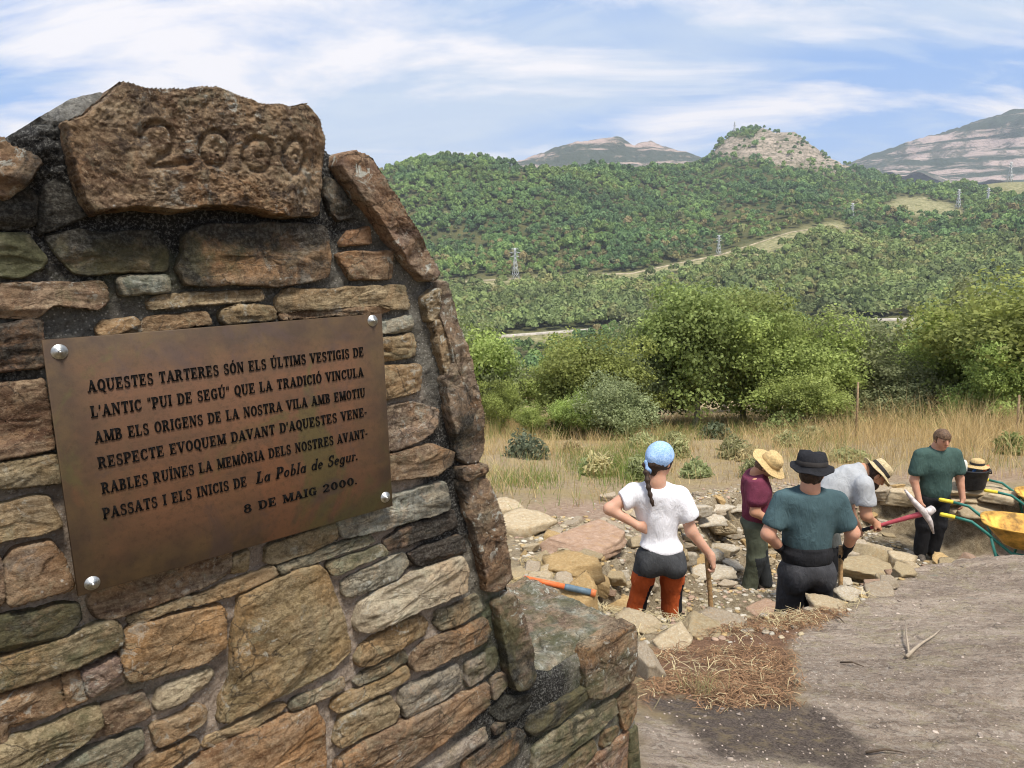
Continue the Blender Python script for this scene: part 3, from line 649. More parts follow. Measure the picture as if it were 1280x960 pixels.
# slab-serif letters drawn stroke by stroke (unit height)
TK, TN, SR = .20, .095, .085
class Glyph:
    def __init__(g, w): g.w = w; g.p = []
    def r(g, x0, y0, x1, y1): g.p.append([(x0, y0), (x1, y0), (x1, y1), (x0, y1)]); return g
    def stem(g, x, y0=0, y1=1, t=TK, s0=True, s1=True, e=.085):
        g.r(x - t / 2, y0, x + t / 2, y1)
        if s0: g.r(x - t / 2 - e, y0, x + t / 2 + e, y0 + SR)
        if s1: g.r(x - t / 2 - e, y1 - SR, x + t / 2 + e, y1)
        return g
    def diag(g, x0, y0, x1, y1, t, s0=False, s1=False, e=.10):
        g.p.append([(x0 - t / 2, y0), (x0 + t / 2, y0), (x1 + t / 2, y1), (x1 - t / 2, y1)] if y1 > y0 else [(x1 - t / 2, y1), (x1 + t / 2, y1), (x0 + t / 2, y0), (x0 - t / 2, y0)])
        for s, x, y in ((s0, x0, y0), (s1, x1, y1)):
            if s: g.r(x - t / 2 - e, y if y < .5 else y - SR, x + t / 2 + e, y + SR if y < .5 else y)
        return g
    def arc(g, cx, cy, rx, ry, a0, a1, tx=TK, ty=TN, n=14):
        """outer radii rx, ry; stroke tx at the sides and ty at top and bottom"""
        A = np.radians(np.linspace(a0, a1, n)); o = [(cx + rx * math.cos(a), cy + ry * math.sin(a)) for a in A]; i = [(cx + (rx - tx) * math.cos(a), cy + (ry - ty) * math.sin(a)) for a in A]
        for k in range(n - 1): g.p.append([o[k], o[k + 1], i[k + 1], i[k]])
        return g
def GL(ch):
    G = Glyph
    if ch == 'A': return G(.86).diag(.13, 0, .40, 1, TN, True).diag(.40, 1, .68, 0, TK, False, True).r(.2, .28, .6, .28 + TN)
    if ch == 'B': return G(.76).stem(.19).r(.2, 1 - TN, .38, 1).r(.2, .5, .4, .5 + TN).r(.2, 0, .38, TN).arc(.36, .77, .28, .23, -90, 90).arc(.36, .275, .34, .275, -90, 90)
    if ch == 'C': return G(.76).arc(.40, .5, .36, .5, 38, 322).r(.62, .66, .68, .98).arc(.40, .5, .36, .5, 300, 335, .07, .07)
    if ch == 'D': return G(.82).stem(.19).r(.2, 1 - TN, .42, 1).r(.2, 0, .42, TN).arc(.40, .5, .38, .5, -90, 90)
    if ch == 'E': return G(.74).stem(.19).r(.2, 1 - TN, .64, 1).r(.2, 0, .66, TN).r(.2, .48, .48, .48 + TN).r(.58, .70, .64, 1).r(.60, 0, .66, .30).r(.44, .36, .50, .66)
    if ch == 'G': return G(.82).arc(.40, .5, .36, .5, 38, 330).r(.62, .66, .68, .98).r(.54, .02, .70, .44).r(.44, .38, .78, .38 + SR)
    if ch == 'I': return G(.40).stem(.2)
    if ch == 'L': return G(.70).stem(.19).r(.2, 0, .62, TN).r(.56, 0, .62, .34)
    if ch == 'M': return G(1.02).stem(.16, t=TN).diag(.20, 1, .50, .05, TK).diag(.50, .05, .80, 1, TN).stem(.84).r(.06, 1 - SR, .28, 1)
    if ch == 'N': return G(.86).stem(.16, t=TN).diag(.20, 1, .66, 0, TK).stem(.68, t=TN, s0=False)
    if ch in 'OQ':
        g = G(.80).arc(.40, .5, .37, .5, 0, 360, TK, TN, 26)
        if ch == 'Q': g.diag(.62, -.16, .42, .22, .13).r(.60, -.16, .78, -.10)
        return g
    if ch == 'P': return G(.74).stem(.19).r(.2, 1 - TN, .4, 1).r(.2, .42, .4, .42 + TN).arc(.37, .71, .33, .29, -90, 90)
    if ch == 'R': return G(.84).stem(.19).r(.2, 1 - TN, .4, 1).r(.2, .46, .4, .46 + TN).arc(.37, .73, .32, .27, -90, 90).diag(.46, .48, .62, .08, .17).r(.56, 0, .80, SR)
    if ch == 'S': return G(.66).arc(.33, .74, .27, .26, 40, 270, .15, TN).arc(.33, .26, .29, .29, -140, 90, .16, TN).r(.50, .68, .56, .97).r(.08, .03, .14, .33)
    if ch == 'T': return G(.76).stem(.38, s1=False).r(.06, 1 - TN, .70, 1).r(.06, .68, .12, 1).r(.64, .68, .70, 1)
    if ch == 'U': return G(.84).stem(.19, .3, 1, s0=False).stem(.66, .3, 1, t=TN, s0=False).arc(.398, .32, .30, .34, 180, 360, .16, TN)
    if ch == 'V': return G(.82).diag(.41, 0, .15, 1, TK, False, True).diag(.41, 0, .68, 1, TN, False, True)
    if ch == "'": return G(.26).diag(.10, .66, .14, 1.0, .13)
    if ch == '"': return G(.40).diag(.11, .68, .13, 1.0, .10).diag(.28, .68, .30, 1.0, .10)
    if ch == '-': return G(.40).r(.06, .34, .34, .46)
    if ch == '.': return G(.28).arc(.13, .09, .09, .09, 0, 360, .089, .089, 10)
    if ch == '2': return G(.74).arc(.36, .70, .31, .30, -25, 180, .16, TN).diag(.10, .06, .56, .58, .14).r(.08, 0, .66, .13).r(.60, 0, .66, .28)
    if ch == '0': return G(.78).arc(.39, .5, .33, .5, 0, 360, TK, TN, 24)
    if ch == '8': return G(.74).arc(.37, .74, .27, .26, 0, 360, .15, TN, 20).arc(.37, .27, .32, .29, 0, 360, .17, TN, 20)
    x = .60
    if ch == 'a': return G(.62).arc(.29, x / 2, .25, x / 2, 0, 360, .14, .07, 18).stem(.50, 0, x, .13, e=.03, s1=False)
    if ch == 'o': return G(.60).arc(.30, x / 2, .26, x / 2, 0, 360, .15, .07, 18)
    if ch == 'b': return G(.62).stem(.16, 0, 1, .13, s0=False, e=.05).arc(.33, x / 2, .25, x / 2, 0, 360, .14, .07, 18)
    if ch == 'l': return G(.34).stem(.17, 0, 1, .14, e=.06)
    if ch == 'd': return G(.64).arc(.29, x / 2, .25, x / 2, 0, 360, .14, .07, 18).stem(.51, 0, 1, .13, e=.04)
    if ch == 'e': return G(.56).arc(.29, x / 2, .25, x / 2, 0, 315, .14, .07, 18).r(.10, .28, .50, .28 + .065)
    if ch == 'g': return G(.62).arc(.29, x / 2, .25, x / 2, 0, 360, .14, .07, 18).r(.44, -.12, .57, x).arc(.33, -.10, .24, .18, 180, 360, .13, .07, 10)
    if ch == 'u': return G(.66).stem(.16, .16, x, .13, s0=False, e=.04).arc(.33, .2, .235, .2, 180, 360, .13, .07).stem(.51, 0, x, .13, e=.04)
    if ch == 'r': return G(.46).stem(.16, 0, x, .13, e=.05).arc(.33, .38, .15, .20, 30, 140, .1, .09, 8)
    raise KeyError(ch)
ACC = {'Ó': ('O', 'a'), 'Ú': ('U', 'a'), 'Ò': ('O', 'g'), 'Ï': ('I', 'd')}
def text_polys(txt, slant=0.0):
    x = 0; out = []
    for ch in txt:
        if ch == ' ': x += .50; continue
        b, ac = ACC.get(ch, (ch, None)); g = GL(b)
        P = [list(p) for p in g.p]
        m = g.w / 2
        if ac == 'a': P.append([(m - .06, 1.07), (m + .02, 1.07), (m + .16, 1.27), (m + .02, 1.27)])
        if ac == 'g': P.append([(m - .02, 1.07), (m + .06, 1.07), (m - .02, 1.27), (m - .16, 1.27)])
        if ac == 'd': P += [[(m + q - .055, 1.09), (m + q + .055, 1.09), (m + q + .055, 1.2), (m + q - .055, 1.2)] for q in (-.1, .1)]
        for p in P: out.append([(x + a + slant * b_, b_) for a, b_ in p])
        x += g.w + .045
    return out, x - .045
LINES = [("AQUESTES TARTERES SÓN ELS ÚLTIMS VESTIGIS DE", (110, 490.5), (455, 445)), ("L'ANTIC \"PUI DE SEGÚ\" QUE LA TRADICIÓ VINCULA", (114, 522.2), (455, 470.2)),
         ("AMB ELS ORIGENS DE LA NOSTRA VILA AMB EMOTIU", (119, 553.9), (457, 495.8)), ("RESPECTE EVOQUEM DAVANT D'AQUESTES VENE-", (123, 586), (459, 520)),
         ("RABLES RUÏNES LA MEMÒRIA DELS NOSTRES AVANT-", (127.5, 617.7), (460, 546.6)), ("PASSATS I ELS INICIS DE ", (129.2, 649.3), (309, 607.5)), ("La Pobla de Segur.", (320, 605), (447.5, 575)), ("8 DE MAIG 2000.", (304.7, 642), (447, 604.7))]
capH = wuv(111.7, 475.5, .017)[1] - wuv(110.5, 490.5, .017)[1]
tm = MB()
for ln, (txt, a, b) in enumerate(LINES):
    pa, pb = wuv(*a, .017), wuv(*b, .017); italic = txt.startswith('La')
    polys, w = text_polys(txt.rstrip() if not italic else txt, .24 if italic else 0)
    H = capH * (1.18 if italic else .86 if ln == 7 else 1.0)
    for p in polys:
        q = []
        for x, y in p:
            s = x / w; q.append((pa[0] + (pb[0] - pa[0]) * s - pl_u0, pa[1] + (pb[1] - pa[1]) * s + y * H - pl_v0))
        ar = sum(q[i][0] * q[(i + 1) % len(q)][1] - q[(i + 1) % len(q)][0] * q[i][1] for i in range(len(q)))
        if ar < 0: q = q[::-1]
        n = len(q); y1 = -.0056 - random.random() * .00012; V = [(x, -.003, z) for x, z in q] + [(x, y1, z) for x, z in q]
        tm.add(V, [[i, (i + 1) % n, n + (i + 1) % n, n + i] for i in range(n)] + [[n + i for i in range(n)]])
ins = tm.build("inscription", simple("black_enamel", (.006, .006, .006), .85, 0, .2, 200, spec=.05), plaque, smooth=False)
tag(ins, "black raised slab-serif lettering")
# ------------------------------------------------------------------ ground near the dig
def ctl(L): return np.array([at(px, py, Y) for px, py, Y in L])
BASE = ctl([(300, 1250, 1.2), (800, 1400, 1.0), (1300, 1300, 1.1), (800, 962, 2.15), (1040, 960, 2.35), (1280, 960, 2.45), (1500, 960, 2.5), (1280, 820, 3.6), (1500, 820, 3.7), (1000, 850, 3.4), (850, 812, 4.15), (930, 779, 4.75), (1060, 764, 5.0),
            (1280, 700, 6.2), (1500, 700, 6.2), (1180, 722, 6.1), (780, 799, 4.5), (720, 746, 5.1), (650, 770, 4.6), (500, 800, 4.4), (640, 700, 6.0), (500, 700, 6.2), (640, 650, 8.0), (700, 660, 7.7), (760, 650, 8.0), (500, 650, 8.0), (700, 620, 9.8), (640, 570, 15.0), (500, 580, 15), (820, 620, 10.6), (760, 585, 14),
            (700, 545, 22), (500, 548, 22), (850, 545, 21), (950, 600, 11.6), (930, 560, 17), (1000, 545, 20), (1213, 612, 9.7), (1300, 612, 9.9), (1100, 590, 12.2), (1250, 565, 13.2), (1150, 535, 18), (1280, 545, 17), (1500, 560, 16), (1280, 520, 24), (1150, 520, 24), (850, 532, 26), (600, 532, 26), (300, 532, 26), (1500, 515, 27)])
FLOOR = ctl([(820, 842, 5.2), (740, 800, 5.4), (1000, 848, 5.6), (940, 742, 8.2), (1050, 745, 6.8), (1160, 699, 9.0), (880, 790, 6.2), (900, 690, 9.2), (840, 720, 7.4), (1260, 720, 8.0), (1400, 720, 8.0), (1290, 690, 9.2), (1100, 720, 8.0), (760, 730, 6.6), (1050, 660, 10.0), (1150, 668, 10.1)])
def tps(C, lam=0.02):
    P = C[:, :2]; n = len(P); d = np.hypot(P[:, None, 0] - P[None, :, 0], P[:, None, 1] - P[None, :, 1]); K = np.where(d > 0, d, 0) + 0
    A = np.zeros((n + 3, n + 3)); A[:n, :n] = K - lam * np.eye(n); A[:n, n] = 1; A[:n, n + 1:] = P; A[n:, :n] = A[:n, n:].T
    w = np.linalg.solve(A, np.concatenate([C[:, 2], [0, 0, 0]]))
    def f(x, y):
        r = w[n] + w[n + 1] * x + w[n + 2] * y
        for i in range(n): r = r + w[i] * np.hypot(x - P[i, 0], y - P[i, 1])
        return r
    return f
fB, fF = tps(BASE), tps(FLOOR)
def plan(px, Y, py=720): p = at(px, py, Y); return p[:2]
PIT = np.array([plan(px, Y) for px, Y in ((705, 5.25), (735, 5.02), (770, 4.92), (850, 4.86), (930, 4.95), (1000, 5.02), (1060, 5.35), (1100, 5.9), (1135, 6.35), (1190, 6.5), (1240, 6.5), (1300, 6.45), (1420, 6.45), (1450, 9.3), (1290, 9.5), (1235, 9.35), (1195, 9.5), (1160, 10.2), (1080, 10.6), (980, 10.6), (905, 10.4), (868, 9.6), (845, 8.2), (815, 7.0), (775, 6.35), (735, 5.95), (700, 5.6))])
def gridax(a, b, c, d, f, g):   # fine from b to c, coarse outside
    x = [b]; s = f
    L = []
    while x[-1] > a: s *= 1.10; x.append(x[-1] - s)
    L = x[::-1]; L[0] = a
    M = list(np.arange(b + f, c, f)); x = [M[-1]]; s = f
    while x[-1] < d: s = min(s * 1.06, g); x.append(x[-1] + s)
    x[-1] = d
    return np.array(L + M + x[1:])
GXa = gridax(-45, -1.3, 6.6, 60, .032, 1.2); GYa = gridax(-8, 1.7, 10.8, 62, .032, .8)
GX, GY = np.meshgrid(GXa, GYa, indexing='ij')
pd = segdist(GX, GY, PIT); pin = inpoly(GX, GY, PIT); psd = np.where(pin, -pd, pd)
psd = psd + .10 * fb2(GX * 2.2, GY * 2.2, 4, 201) + .05 * fb2(GX * 9, GY * 9, 3, 203)
pm_ = sstep(.06, -.30, psd)
back = sstep(7.6, 9.2, GY) * sstep(3.2, 1.2, GX)            # the far bank of the trench rises gently
pm_ = pm_ * (1 - back) + back * sstep(.15, -1.7, psd)
zb = fB(GX, GY); zf = np.minimum(fF(GX, GY), zb - .02)
GZ = zb * (1 - pm_) + zf * pm_
nearw = sstep(14, 9, GY)
GZ += .022 * fb2(GX * 1.7, GY * 1.7, 4, 211) * (1 + .8 * (1 - nearw))
# zones
def gpoly(L): return np.array(L)
def gsample(x, y, Z=None):
    Z = GZ if Z is None else Z
    i = np.clip(np.searchsorted(GXa, x) - 1, 0, len(GXa) - 2); j = np.clip(np.searchsorted(GYa, y) - 1, 0, len(GYa) - 2)
    tx = np.clip((x - GXa[i]) / (GXa[i + 1] - GXa[i]), 0, 1); ty = np.clip((y - GYa[j]) / (GYa[j + 1] - GYa[j]), 0, 1)
    return Z[i, j] * (1 - tx) * (1 - ty) + Z[i + 1, j] * tx * (1 - ty) + Z[i, j + 1] * (1 - tx) * ty + Z[i + 1, j + 1] * tx * ty
def hit(px, py, ymin=1.6):
    r = ray(px, py); r = r / r[1]; Ys = np.concatenate([np.arange(ymin, 14, .02), np.arange(14, 60, .1)])
    P = CAM + r * Ys[:, None]; g = gsample(P[:, 0], P[:, 1]); k = np.argmax(P[:, 2] <= g)
    return np.array([P[k, 0], P[k, 1], g[k]])
def zone(pxs, soft, seed, amp=.12, fr=3.0):
    P = np.array([hit(*p)[:2] for p in pxs]); d = segdist(GX, GY, P); s = np.where(inpoly(GX, GY, P), -d, d) + amp * fb2(GX * fr, GY * fr, 4, seed) + .05 * fb2(GX * 12, GY * 12, 3, seed + 3)
    return sstep(soft, -soft, s)
zrock = zone([(1000, 792), (1062, 762), (1130, 722), (1180, 704), (1230, 694), (1400, 690), (1500, 960), (1400, 1150), (790, 1150), (795, 890), (850, 905), (900, 940), (1060, 945), (1010, 880), (990, 845)], .05, 221, .08)
zlit = zone([(795, 885), (800, 830), (835, 800), (900, 785), (960, 770), (1060, 757), (1075, 765), (1000, 795), (995, 850), (1000, 885), (890, 892), (850, 872), (810, 895)], .07, 227)
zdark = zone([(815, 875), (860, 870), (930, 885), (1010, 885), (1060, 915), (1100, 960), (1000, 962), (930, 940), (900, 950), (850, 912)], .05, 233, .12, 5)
zpink = zone([(640, 640), (700, 628), (770, 628), (800, 632), (960, 600), (1100, 605), (1130, 590), (1280, 590), (1280, 600), (1120, 640), (900, 625), (800, 655), (740, 660), (650, 660)], .6, 239, .6, 1.1)
zrub = np.clip(sstep(.9, .15, psd + .3 * fb2(GX * 1.5, GY * 1.5, 3, 241)), 0, 1) * (1 - zrock)
zrub = np.maximum(zrub, zone([(640, 640), (760, 655), (800, 700), (700, 760), (640, 735)], .15, 245) )
# rock slab relief: foliation running away to the right
ra = math.radians(-32); xr = GX * math.cos(ra) + GY * math.sin(ra); yr = -GX * math.sin(ra) + GY * math.cos(ra)
fol = fb2(xr * 1.6, yr * 8, 5, 251); lay = fb2(xr * 1.1, yr * 3.0, 3, 257) * 3; lay = np.floor(lay) + sstep(.46, .54, lay - np.floor(lay))
fine = nearw
GZ += zrock * fine * (.010 * fol + .008 * lay + .012 * fb2(GX * 16, GY * 16, 4, 259))
GZ += (1 - zrock) * fine * (.012 * fb2(GX * 9, GY * 9, 4, 261))
wallm = pm_ * (1 - pm_) * 4 * (1 - back)
GZ += fine * (zrub * (.035 * fb2(GX * 6, GY * 6, 4, 263) + .016 * fb2(GX * 22, GY * 22, 3, 267)) + wallm * .05 * fb2(GX * 14, GY * 14, 3, 269))
GZ -= .3 * sstep(42, 60, GY)
zoneA = np.stack([zrock, zlit, zrub, zdark], -1).reshape(-1, 4); zoneB = np.stack([zpink, pm_, np.zeros_like(pm_), np.ones_like(pm_)], -1).reshape(-1, 4)
def mat_ground():
    t = NT("dig_ground"); a, al = t.attr('zone'); b, _ = t.attr('zone2'); za = t.sepc(a); zb_ = t.sepc(b)
    n1 = t.noise(1.6, 6, .62, .5); n2 = t.noise(14, 6, .68); n3 = t.noise(90, 4, .7)
    r1 = lambda n, lo, hi: t.ramp(n, ((lo, 0), (hi, 1)))
    soil = t.mix(r1(n2, .35, .68), (.25, .185, .115), (.42, .33, .20))
    soil = t.mix(r1(n1, .42, .64), soil, (.34, .26, .13))
    pink = t.mix(r1(n2, .35, .66), (.28, .185, .125), (.46, .34, .25))
    col = t.mix(zb_[0], soil, pink)
    rub = t.mix(r1(n2, .33, .66), (.26, .20, .125), (.52, .44, .31)); rub = t.mix(r1(n3, .36, .6), t.mix(1., rub, (.5, .47, .44), 'MULTIPLY'), rub)
    rub = t.mix(t.math('MULTIPLY', zb_[1], .55), rub, t.mix(1., rub, (.62, .58, .50), 'MULTIPLY'))
    col = t.mix(za[2], col, rub)
    lit = t.mix(r1(n3, .3, .66), (.11, .060, .036), (.33, .19, .115)); col = t.mix(za[1], col, lit)
    fol_ = t.map((3, 11, 5), (0, 0, math.radians(32))); m = t.noise(1, 8, .7, .8, fol_)
    rock = t.mix(r1(m, .38, .62), (.335, .25, .185), (.57, .455, .35)); big = t.noise(1, 5, .6, .6, t.map((.55, 1.7, 1), (0, 0, math.radians(32)))); rock = t.mix(t.ramp(big, ((.46, .75), (.50, 0))), rock, t.mix(1., rock, (.60, .57, .54), 'MULTIPLY'))
    rock = t.mix(t.ramp(t.noise(3.2, 6, .65, 1.2), ((.52, 0), (.60, .5))), rock, (.40, .34, .18))
    rock = t.mix(t.ramp(t.noise(5, 6, .7, .5), ((.60, 0), (.70, .55))), rock, (.20, .16, .13))
    rock = t.mix(t.ramp(t.noise(60, 6, .75), ((.55, 0), (.66, .75))), rock, (.52, .46, .38))
    rock = t.mix(t.ramp(t.noise(2.2, 4, .6, .8), ((.68, 0), (.73, .65))), rock, (.22, .30, .23))
    rw = t.t.nodes.new('ShaderNodeVectorMath'); rw.operation = 'MULTIPLY_ADD'; t.L.new(t.noise(5, 4, .6, 0, None, True), rw.inputs[0]); rw.inputs[1].default_value = (.25, .25, .25); t.L.new(t.map((.8, 2.2, 1), (0, 0, math.radians(32))), rw.inputs[2]); cr_ = t.vor(1.5, rw.outputs[0], 'DISTANCE_TO_EDGE'); fc = t.sepc(t.vor(1.5, rw.outputs[0], out='Color'))[1]; rock = t.mix(t.ramp(fc, ((.0, .5), (.5, 0))), rock, t.mix(1., rock, (.70, .66, .60), 'MULTIPLY')); rock = t.mix(t.ramp(cr_, ((.0, .7), (.012, 0))), rock, (.09, .07, .055))
    gm = t.noise(160, 6, .8); rock = t.mix(t.ramp(gm, ((.52, 0), (.64, .7))), rock, (.60, .53, .45)); rock = t.mix(t.ramp(gm, ((.36, .8), (.47, 0))), rock, (.14, .11, .09))
    vc = t.sepc(t.vor(46, out='Color'))[0]; rock = t.mix(t.math('MULTIPLY', t.ramp(vc, ((.55, 0), (1, .55))), t.ramp(n2, ((.4, .2), (.6, 1)))), rock, (.55, .48, .40)); rock = t.mix(t.ramp(vc, ((.0, .5), (.25, 0))), rock, (.15, .12, .098))
    rock = t.mix(t.ramp(n3, ((.3, .6), (.47, 0))), rock, (.10, .08, .066))
    col = t.mix(za[0], col, rock)
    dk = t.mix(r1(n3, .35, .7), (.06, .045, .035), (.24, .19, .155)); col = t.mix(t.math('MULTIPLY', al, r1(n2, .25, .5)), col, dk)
    b1 = t.bump(t.noise(26, 8, .75), .9, .035); b1 = t.bump(t.vor(46), .35, .012, b1); t.bump(t.noise(150, 4, .75), .9, .012, b1)
    return t.done(col, .92, None, .15)
idx = np.arange(GX.size).reshape(GX.shape); F = np.stack([idx[:-1, :-1], idx[1:, :-1], idx[1:, 1:], idx[:-1, 1:]], -1).reshape(-1, 4)
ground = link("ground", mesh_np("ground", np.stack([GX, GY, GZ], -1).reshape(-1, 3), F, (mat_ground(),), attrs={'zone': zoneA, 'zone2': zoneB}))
tag(ground, kind='structure')

# ------------------------------------------------------------------ far land: valley, road, wooded hills as one sheet
def tel(px, py): r = ray(px, py); return r[2] / math.hypot(r[0], r[1])
def cur(pts): a = np.array(pts, float); return lambda x: np.interp(x, a[:, 0], a[:, 1])
ROADY = cur([(-700, 470), (400, 436), (600, 423), (740, 413), (900, 406), (1050, 402), (1280, 397), (2000, 390)])
TRY = cur([(-700, 400), (400, 365), (560, 352), (640, 348), (700, 344), (790, 341), (850, 328), (900, 318), (940, 305), (985, 290), (1040, 282), (1090, 300), (1150, 308), (1280, 300), (2000, 290)])
TRR = cur([(-700, 950), (790, 950), (900, 1010), (985, 1120), (1040, 1180), (1150, 1050), (2000, 1000)])
RIDY = cur([(-700, 260), (300, 260), (430, 232), (470, 217), (500, 207), (530, 199), (560, 195), (600, 199), (640, 205), (680, 210), (720, 209), (760, 206), (800, 210), (840, 206), (865, 204), (884, 197), (893, 182), (905, 171), (925, 161), (948, 158), (965, 165), (985, 163), (1000, 174), (1020, 190), (1042, 203), (1060, 210), (1090, 219), (1130, 228), (1170, 232), (1210, 229), (1250, 225), (1290, 224), (1500, 215), (2000, 240)])
RIDR = cur([(-700, 1400), (700, 1500), (800, 1600), (860, 1950), (900, 2300), (1040, 2300), (1100, 2100), (1300, 2000), (2000, 2000)])
def cpx_dir(px): r = ray(px, 330); return r[:2] / np.linalg.norm(r[:2])
NC, NR = 430, 300
CPX = np.linspace(-700, 2000, NC); RR = np.concatenate([np.linspace(46, 600, 70), np.linspace(608, 2400, 200), np.linspace(2450, 5200, 30)])
FX = np.zeros((NC, NR)); FY = FX.copy(); FZ = FX.copy()
for i, px in enumerate(CPX):
    d = cpx_dir(px); rd, tr, rr = ROADY(px), TRY(px), RIDY(px); R2, R3 = TRR(px), RIDR(px)
    z0 = float(CAM[2]) + 46 * tel(px, 532) - 1.2
    zs = [(46, z0), (75, z0 - 12), (160, -45), (350, -64), (600, CAM[2] + 650 * tel(px, rd) - 6), (646, CAM[2] + 650 * tel(px, rd) - 4), (652, CAM[2] + 652 * tel(px, rd)), (662, CAM[2] + 652 * tel(px, rd) + .5), (720, CAM[2] + 660 * tel(px, rd) + 9), (R2, CAM[2] + R2 * tel(px, tr)), (R2 + 12, CAM[2] + R2 * tel(px, tr) + 1.5)]
    mid = R2 + (R3 - R2) * .5; zr = R3 * tel(px, rr) + CAM[2] - 6; zt = CAM[2] + R2 * tel(px, tr)
    zs += [(mid, zt + (zr - zt) * .44), (R2 + (R3 - R2) * .85, zt + (zr - zt) * .88), (R3, zr), (R3 + 300, zr - 70), (5200, min(zr - 260, -120))]
    a = np.array(zs); FX[i] = d[0] * RR; FY[i] = d[1] * RR; FZ[i] = np.interp(RR, a[:, 0], a[:, 1])
big = sstep(700, 1000, RR)[None, :] * np.ones((NC, 1))
hn = fb2(FX / 210, FY / 210, 4, 301) * 20 + fb2(FX / 70, FY / 70, 3, 303) * 6
onr = np.exp(-((RR[None, :] - np.array([TRR(p) for p in CPX])[:, None]) / 60) ** 2); rdg = np.exp(-((RR[None, :] - np.array([RIDR(p) for p in CPX])[:, None]) / 150) ** 2)
FZ += hn * big * (1 - onr) * (1 - .8 * rdg)
def fsample(px, r):
    i = np.clip((px - CPX[0]) / (CPX[1] - CPX[0]), 0, NC - 1.001); i0 = i.astype(int); ti = i - i0
    j0 = np.clip(np.searchsorted(RR, r) - 1, 0, NR - 2); tj = (r - RR[j0]) / (RR[j0 + 1] - RR[j0])
    g = lambda A: A[i0, j0] * (1 - ti) * (1 - tj) + A[i0 + 1, j0] * ti * (1 - tj) + A[i0, j0 + 1] * (1 - ti) * tj + A[i0 + 1, j0 + 1] * ti * tj
    return np.stack([g(FX), g(FY), g(FZ)], -1)
PXg = CPX[:, None] * np.ones((1, NR)); Rg = RR[None, :] * np.ones((NC, 1)); TRg = np.array([TRR(p) for p in CPX])[:, None]; RDg = np.array([RIDR(p) for p in CPX])[:, None]
def ppy(px, r, z): 
    dd = np.array([np.interp(px, CPX, DXc), np.interp(px, CPX, DYc)]); d = np.stack([dd[0] * r, dd[1] * r, z - CAM[2]], -1); v = d @ np.stack([Xw, Yw, Zw], 0); return 480 + FPX * v[..., 1] / v[..., 2]
DXc = np.array([cpx_dir(p)[0] for p in CPX]); DYc = np.array([cpx_dir(p)[1] for p in CPX])
def pxy(px, r): return ppy(px, r, fsample(px.ravel(), r.ravel())[:, 2].reshape(np.shape(px)))
def polymask(P, px, py, soft, seed): P = np.array(P, float); d = segdist(px, py, P); s = np.where(inpoly(px, py, P), -d, d) + soft * 1.2 * fb2(px / 14, py / 7, 3, seed); return sstep(soft, -soft, s)
KNOLL = [(1095, 262), (1112, 250), (1150, 246), (1182, 256), (1206, 266), (1172, 274), (1140, 271)]; CLEAR = [(938, 318), (950, 303), (985, 288), (1045, 277), (1056, 284), (1010, 297), (975, 312), (950, 322)]; BROWN = [(1200, 232), (1240, 224), (1300, 222), (1300, 252), (1250, 246)]
CRAG = [(880, 200), (890, 184), (903, 176), (930, 173), (948, 160), (962, 152), (995, 155), (1020, 178), (1048, 200), (1066, 214), (1035, 217), (1000, 211), (965, 207), (935, 198), (905, 197)]
def bare_f(px, r):
    tr, rr = TRR(px), RIDR(px); q = (r - tr) / (rr - tr)
    b = np.exp(-((r - tr + 24) / 30) ** 2) * sstep(1105, 1030, px)                                       # track
    py = pxy(px, r); b = np.maximum(b, polymask(CLEAR, px, py, 4, 51))                # clearing where the track climbs
    b = np.maximum(b, polymask(KNOLL, px, py, 4, 52))                          # bare rocky knoll
    b = np.maximum(b, polymask(BROWN, px, py, 4, 53) * .85)
    b = np.maximum(b, np.exp(-((r - 640) / 20) ** 2))                                                      # road cutting
    return b
def crag_f(px, r):
    return polymask(CRAG, px, pxy(px, r), 5, 54) * sstep(1500, 1800, r)
bare = bare_f(PXg, Rg); crag = crag_f(PXg, Rg); field = sstep(1.3, .6, np.hypot((PXg - 660) / 45, (Rg - 345) / 55))
FZ += crag * (5 * fb2(FX / 30, FY / 30, 4, 305) + 6 * np.floor(FZ / 14 % 1 * 2))
def mat_far():
    t = NT("hill_ground"); a, _ = t.attr('zone'); z = t.sepc(a); n = t.noise(.03, 6, .65); n2 = t.noise(.15, 5, .7)
    base = t.mix(t.ramp(n, ((.35, 0), (.65, 1))), (.05, .06, .024), (.12, .11, .045))
    col = t.mix(t.math('MULTIPLY', z[0], t.ramp(n2, ((.25, .35), (.6, 1)))), base, t.mix(t.ramp(n2, ((.35, 0), (.65, 1))), (.18, .18, .075), (.36, .32, .18)))
    cr = t.mix(t.ramp(t.noise(1, 6, .7, .6, t.map((.02, .02, .16))), ((.36, 0), (.62, 1))), (.13, .115, .085), (.42, .34, .27))
    cr = t.mix(t.ramp(n2, ((.5, 0), (.6, .8))), cr, (.05, .06, .025))
    col = t.mix(z[1], col, cr); col = t.mix(z[2], col, (.33, .20, .13)); t.bump(n2, .8, 3.0)
    return t.done(col, .95, None, .05)
idx = np.arange(FX.size).reshape(FX.shape); F = np.stack([idx[:-1, :-1], idx[1:, :-1], idx[1:, 1:], idx[:-1, 1:]], -1).reshape(-1, 4)
zf_ = np.stack([bare, crag, field, np.ones_like(bare)], -1).reshape(-1, 4)
hills = link("hills", mesh_np("hills", np.stack([FX, FY, FZ], -1).reshape(-1, 3), F[:, ::-1].copy(), (mat_far(),), attrs={'zone': zf_})); tag(hills, kind='structure')
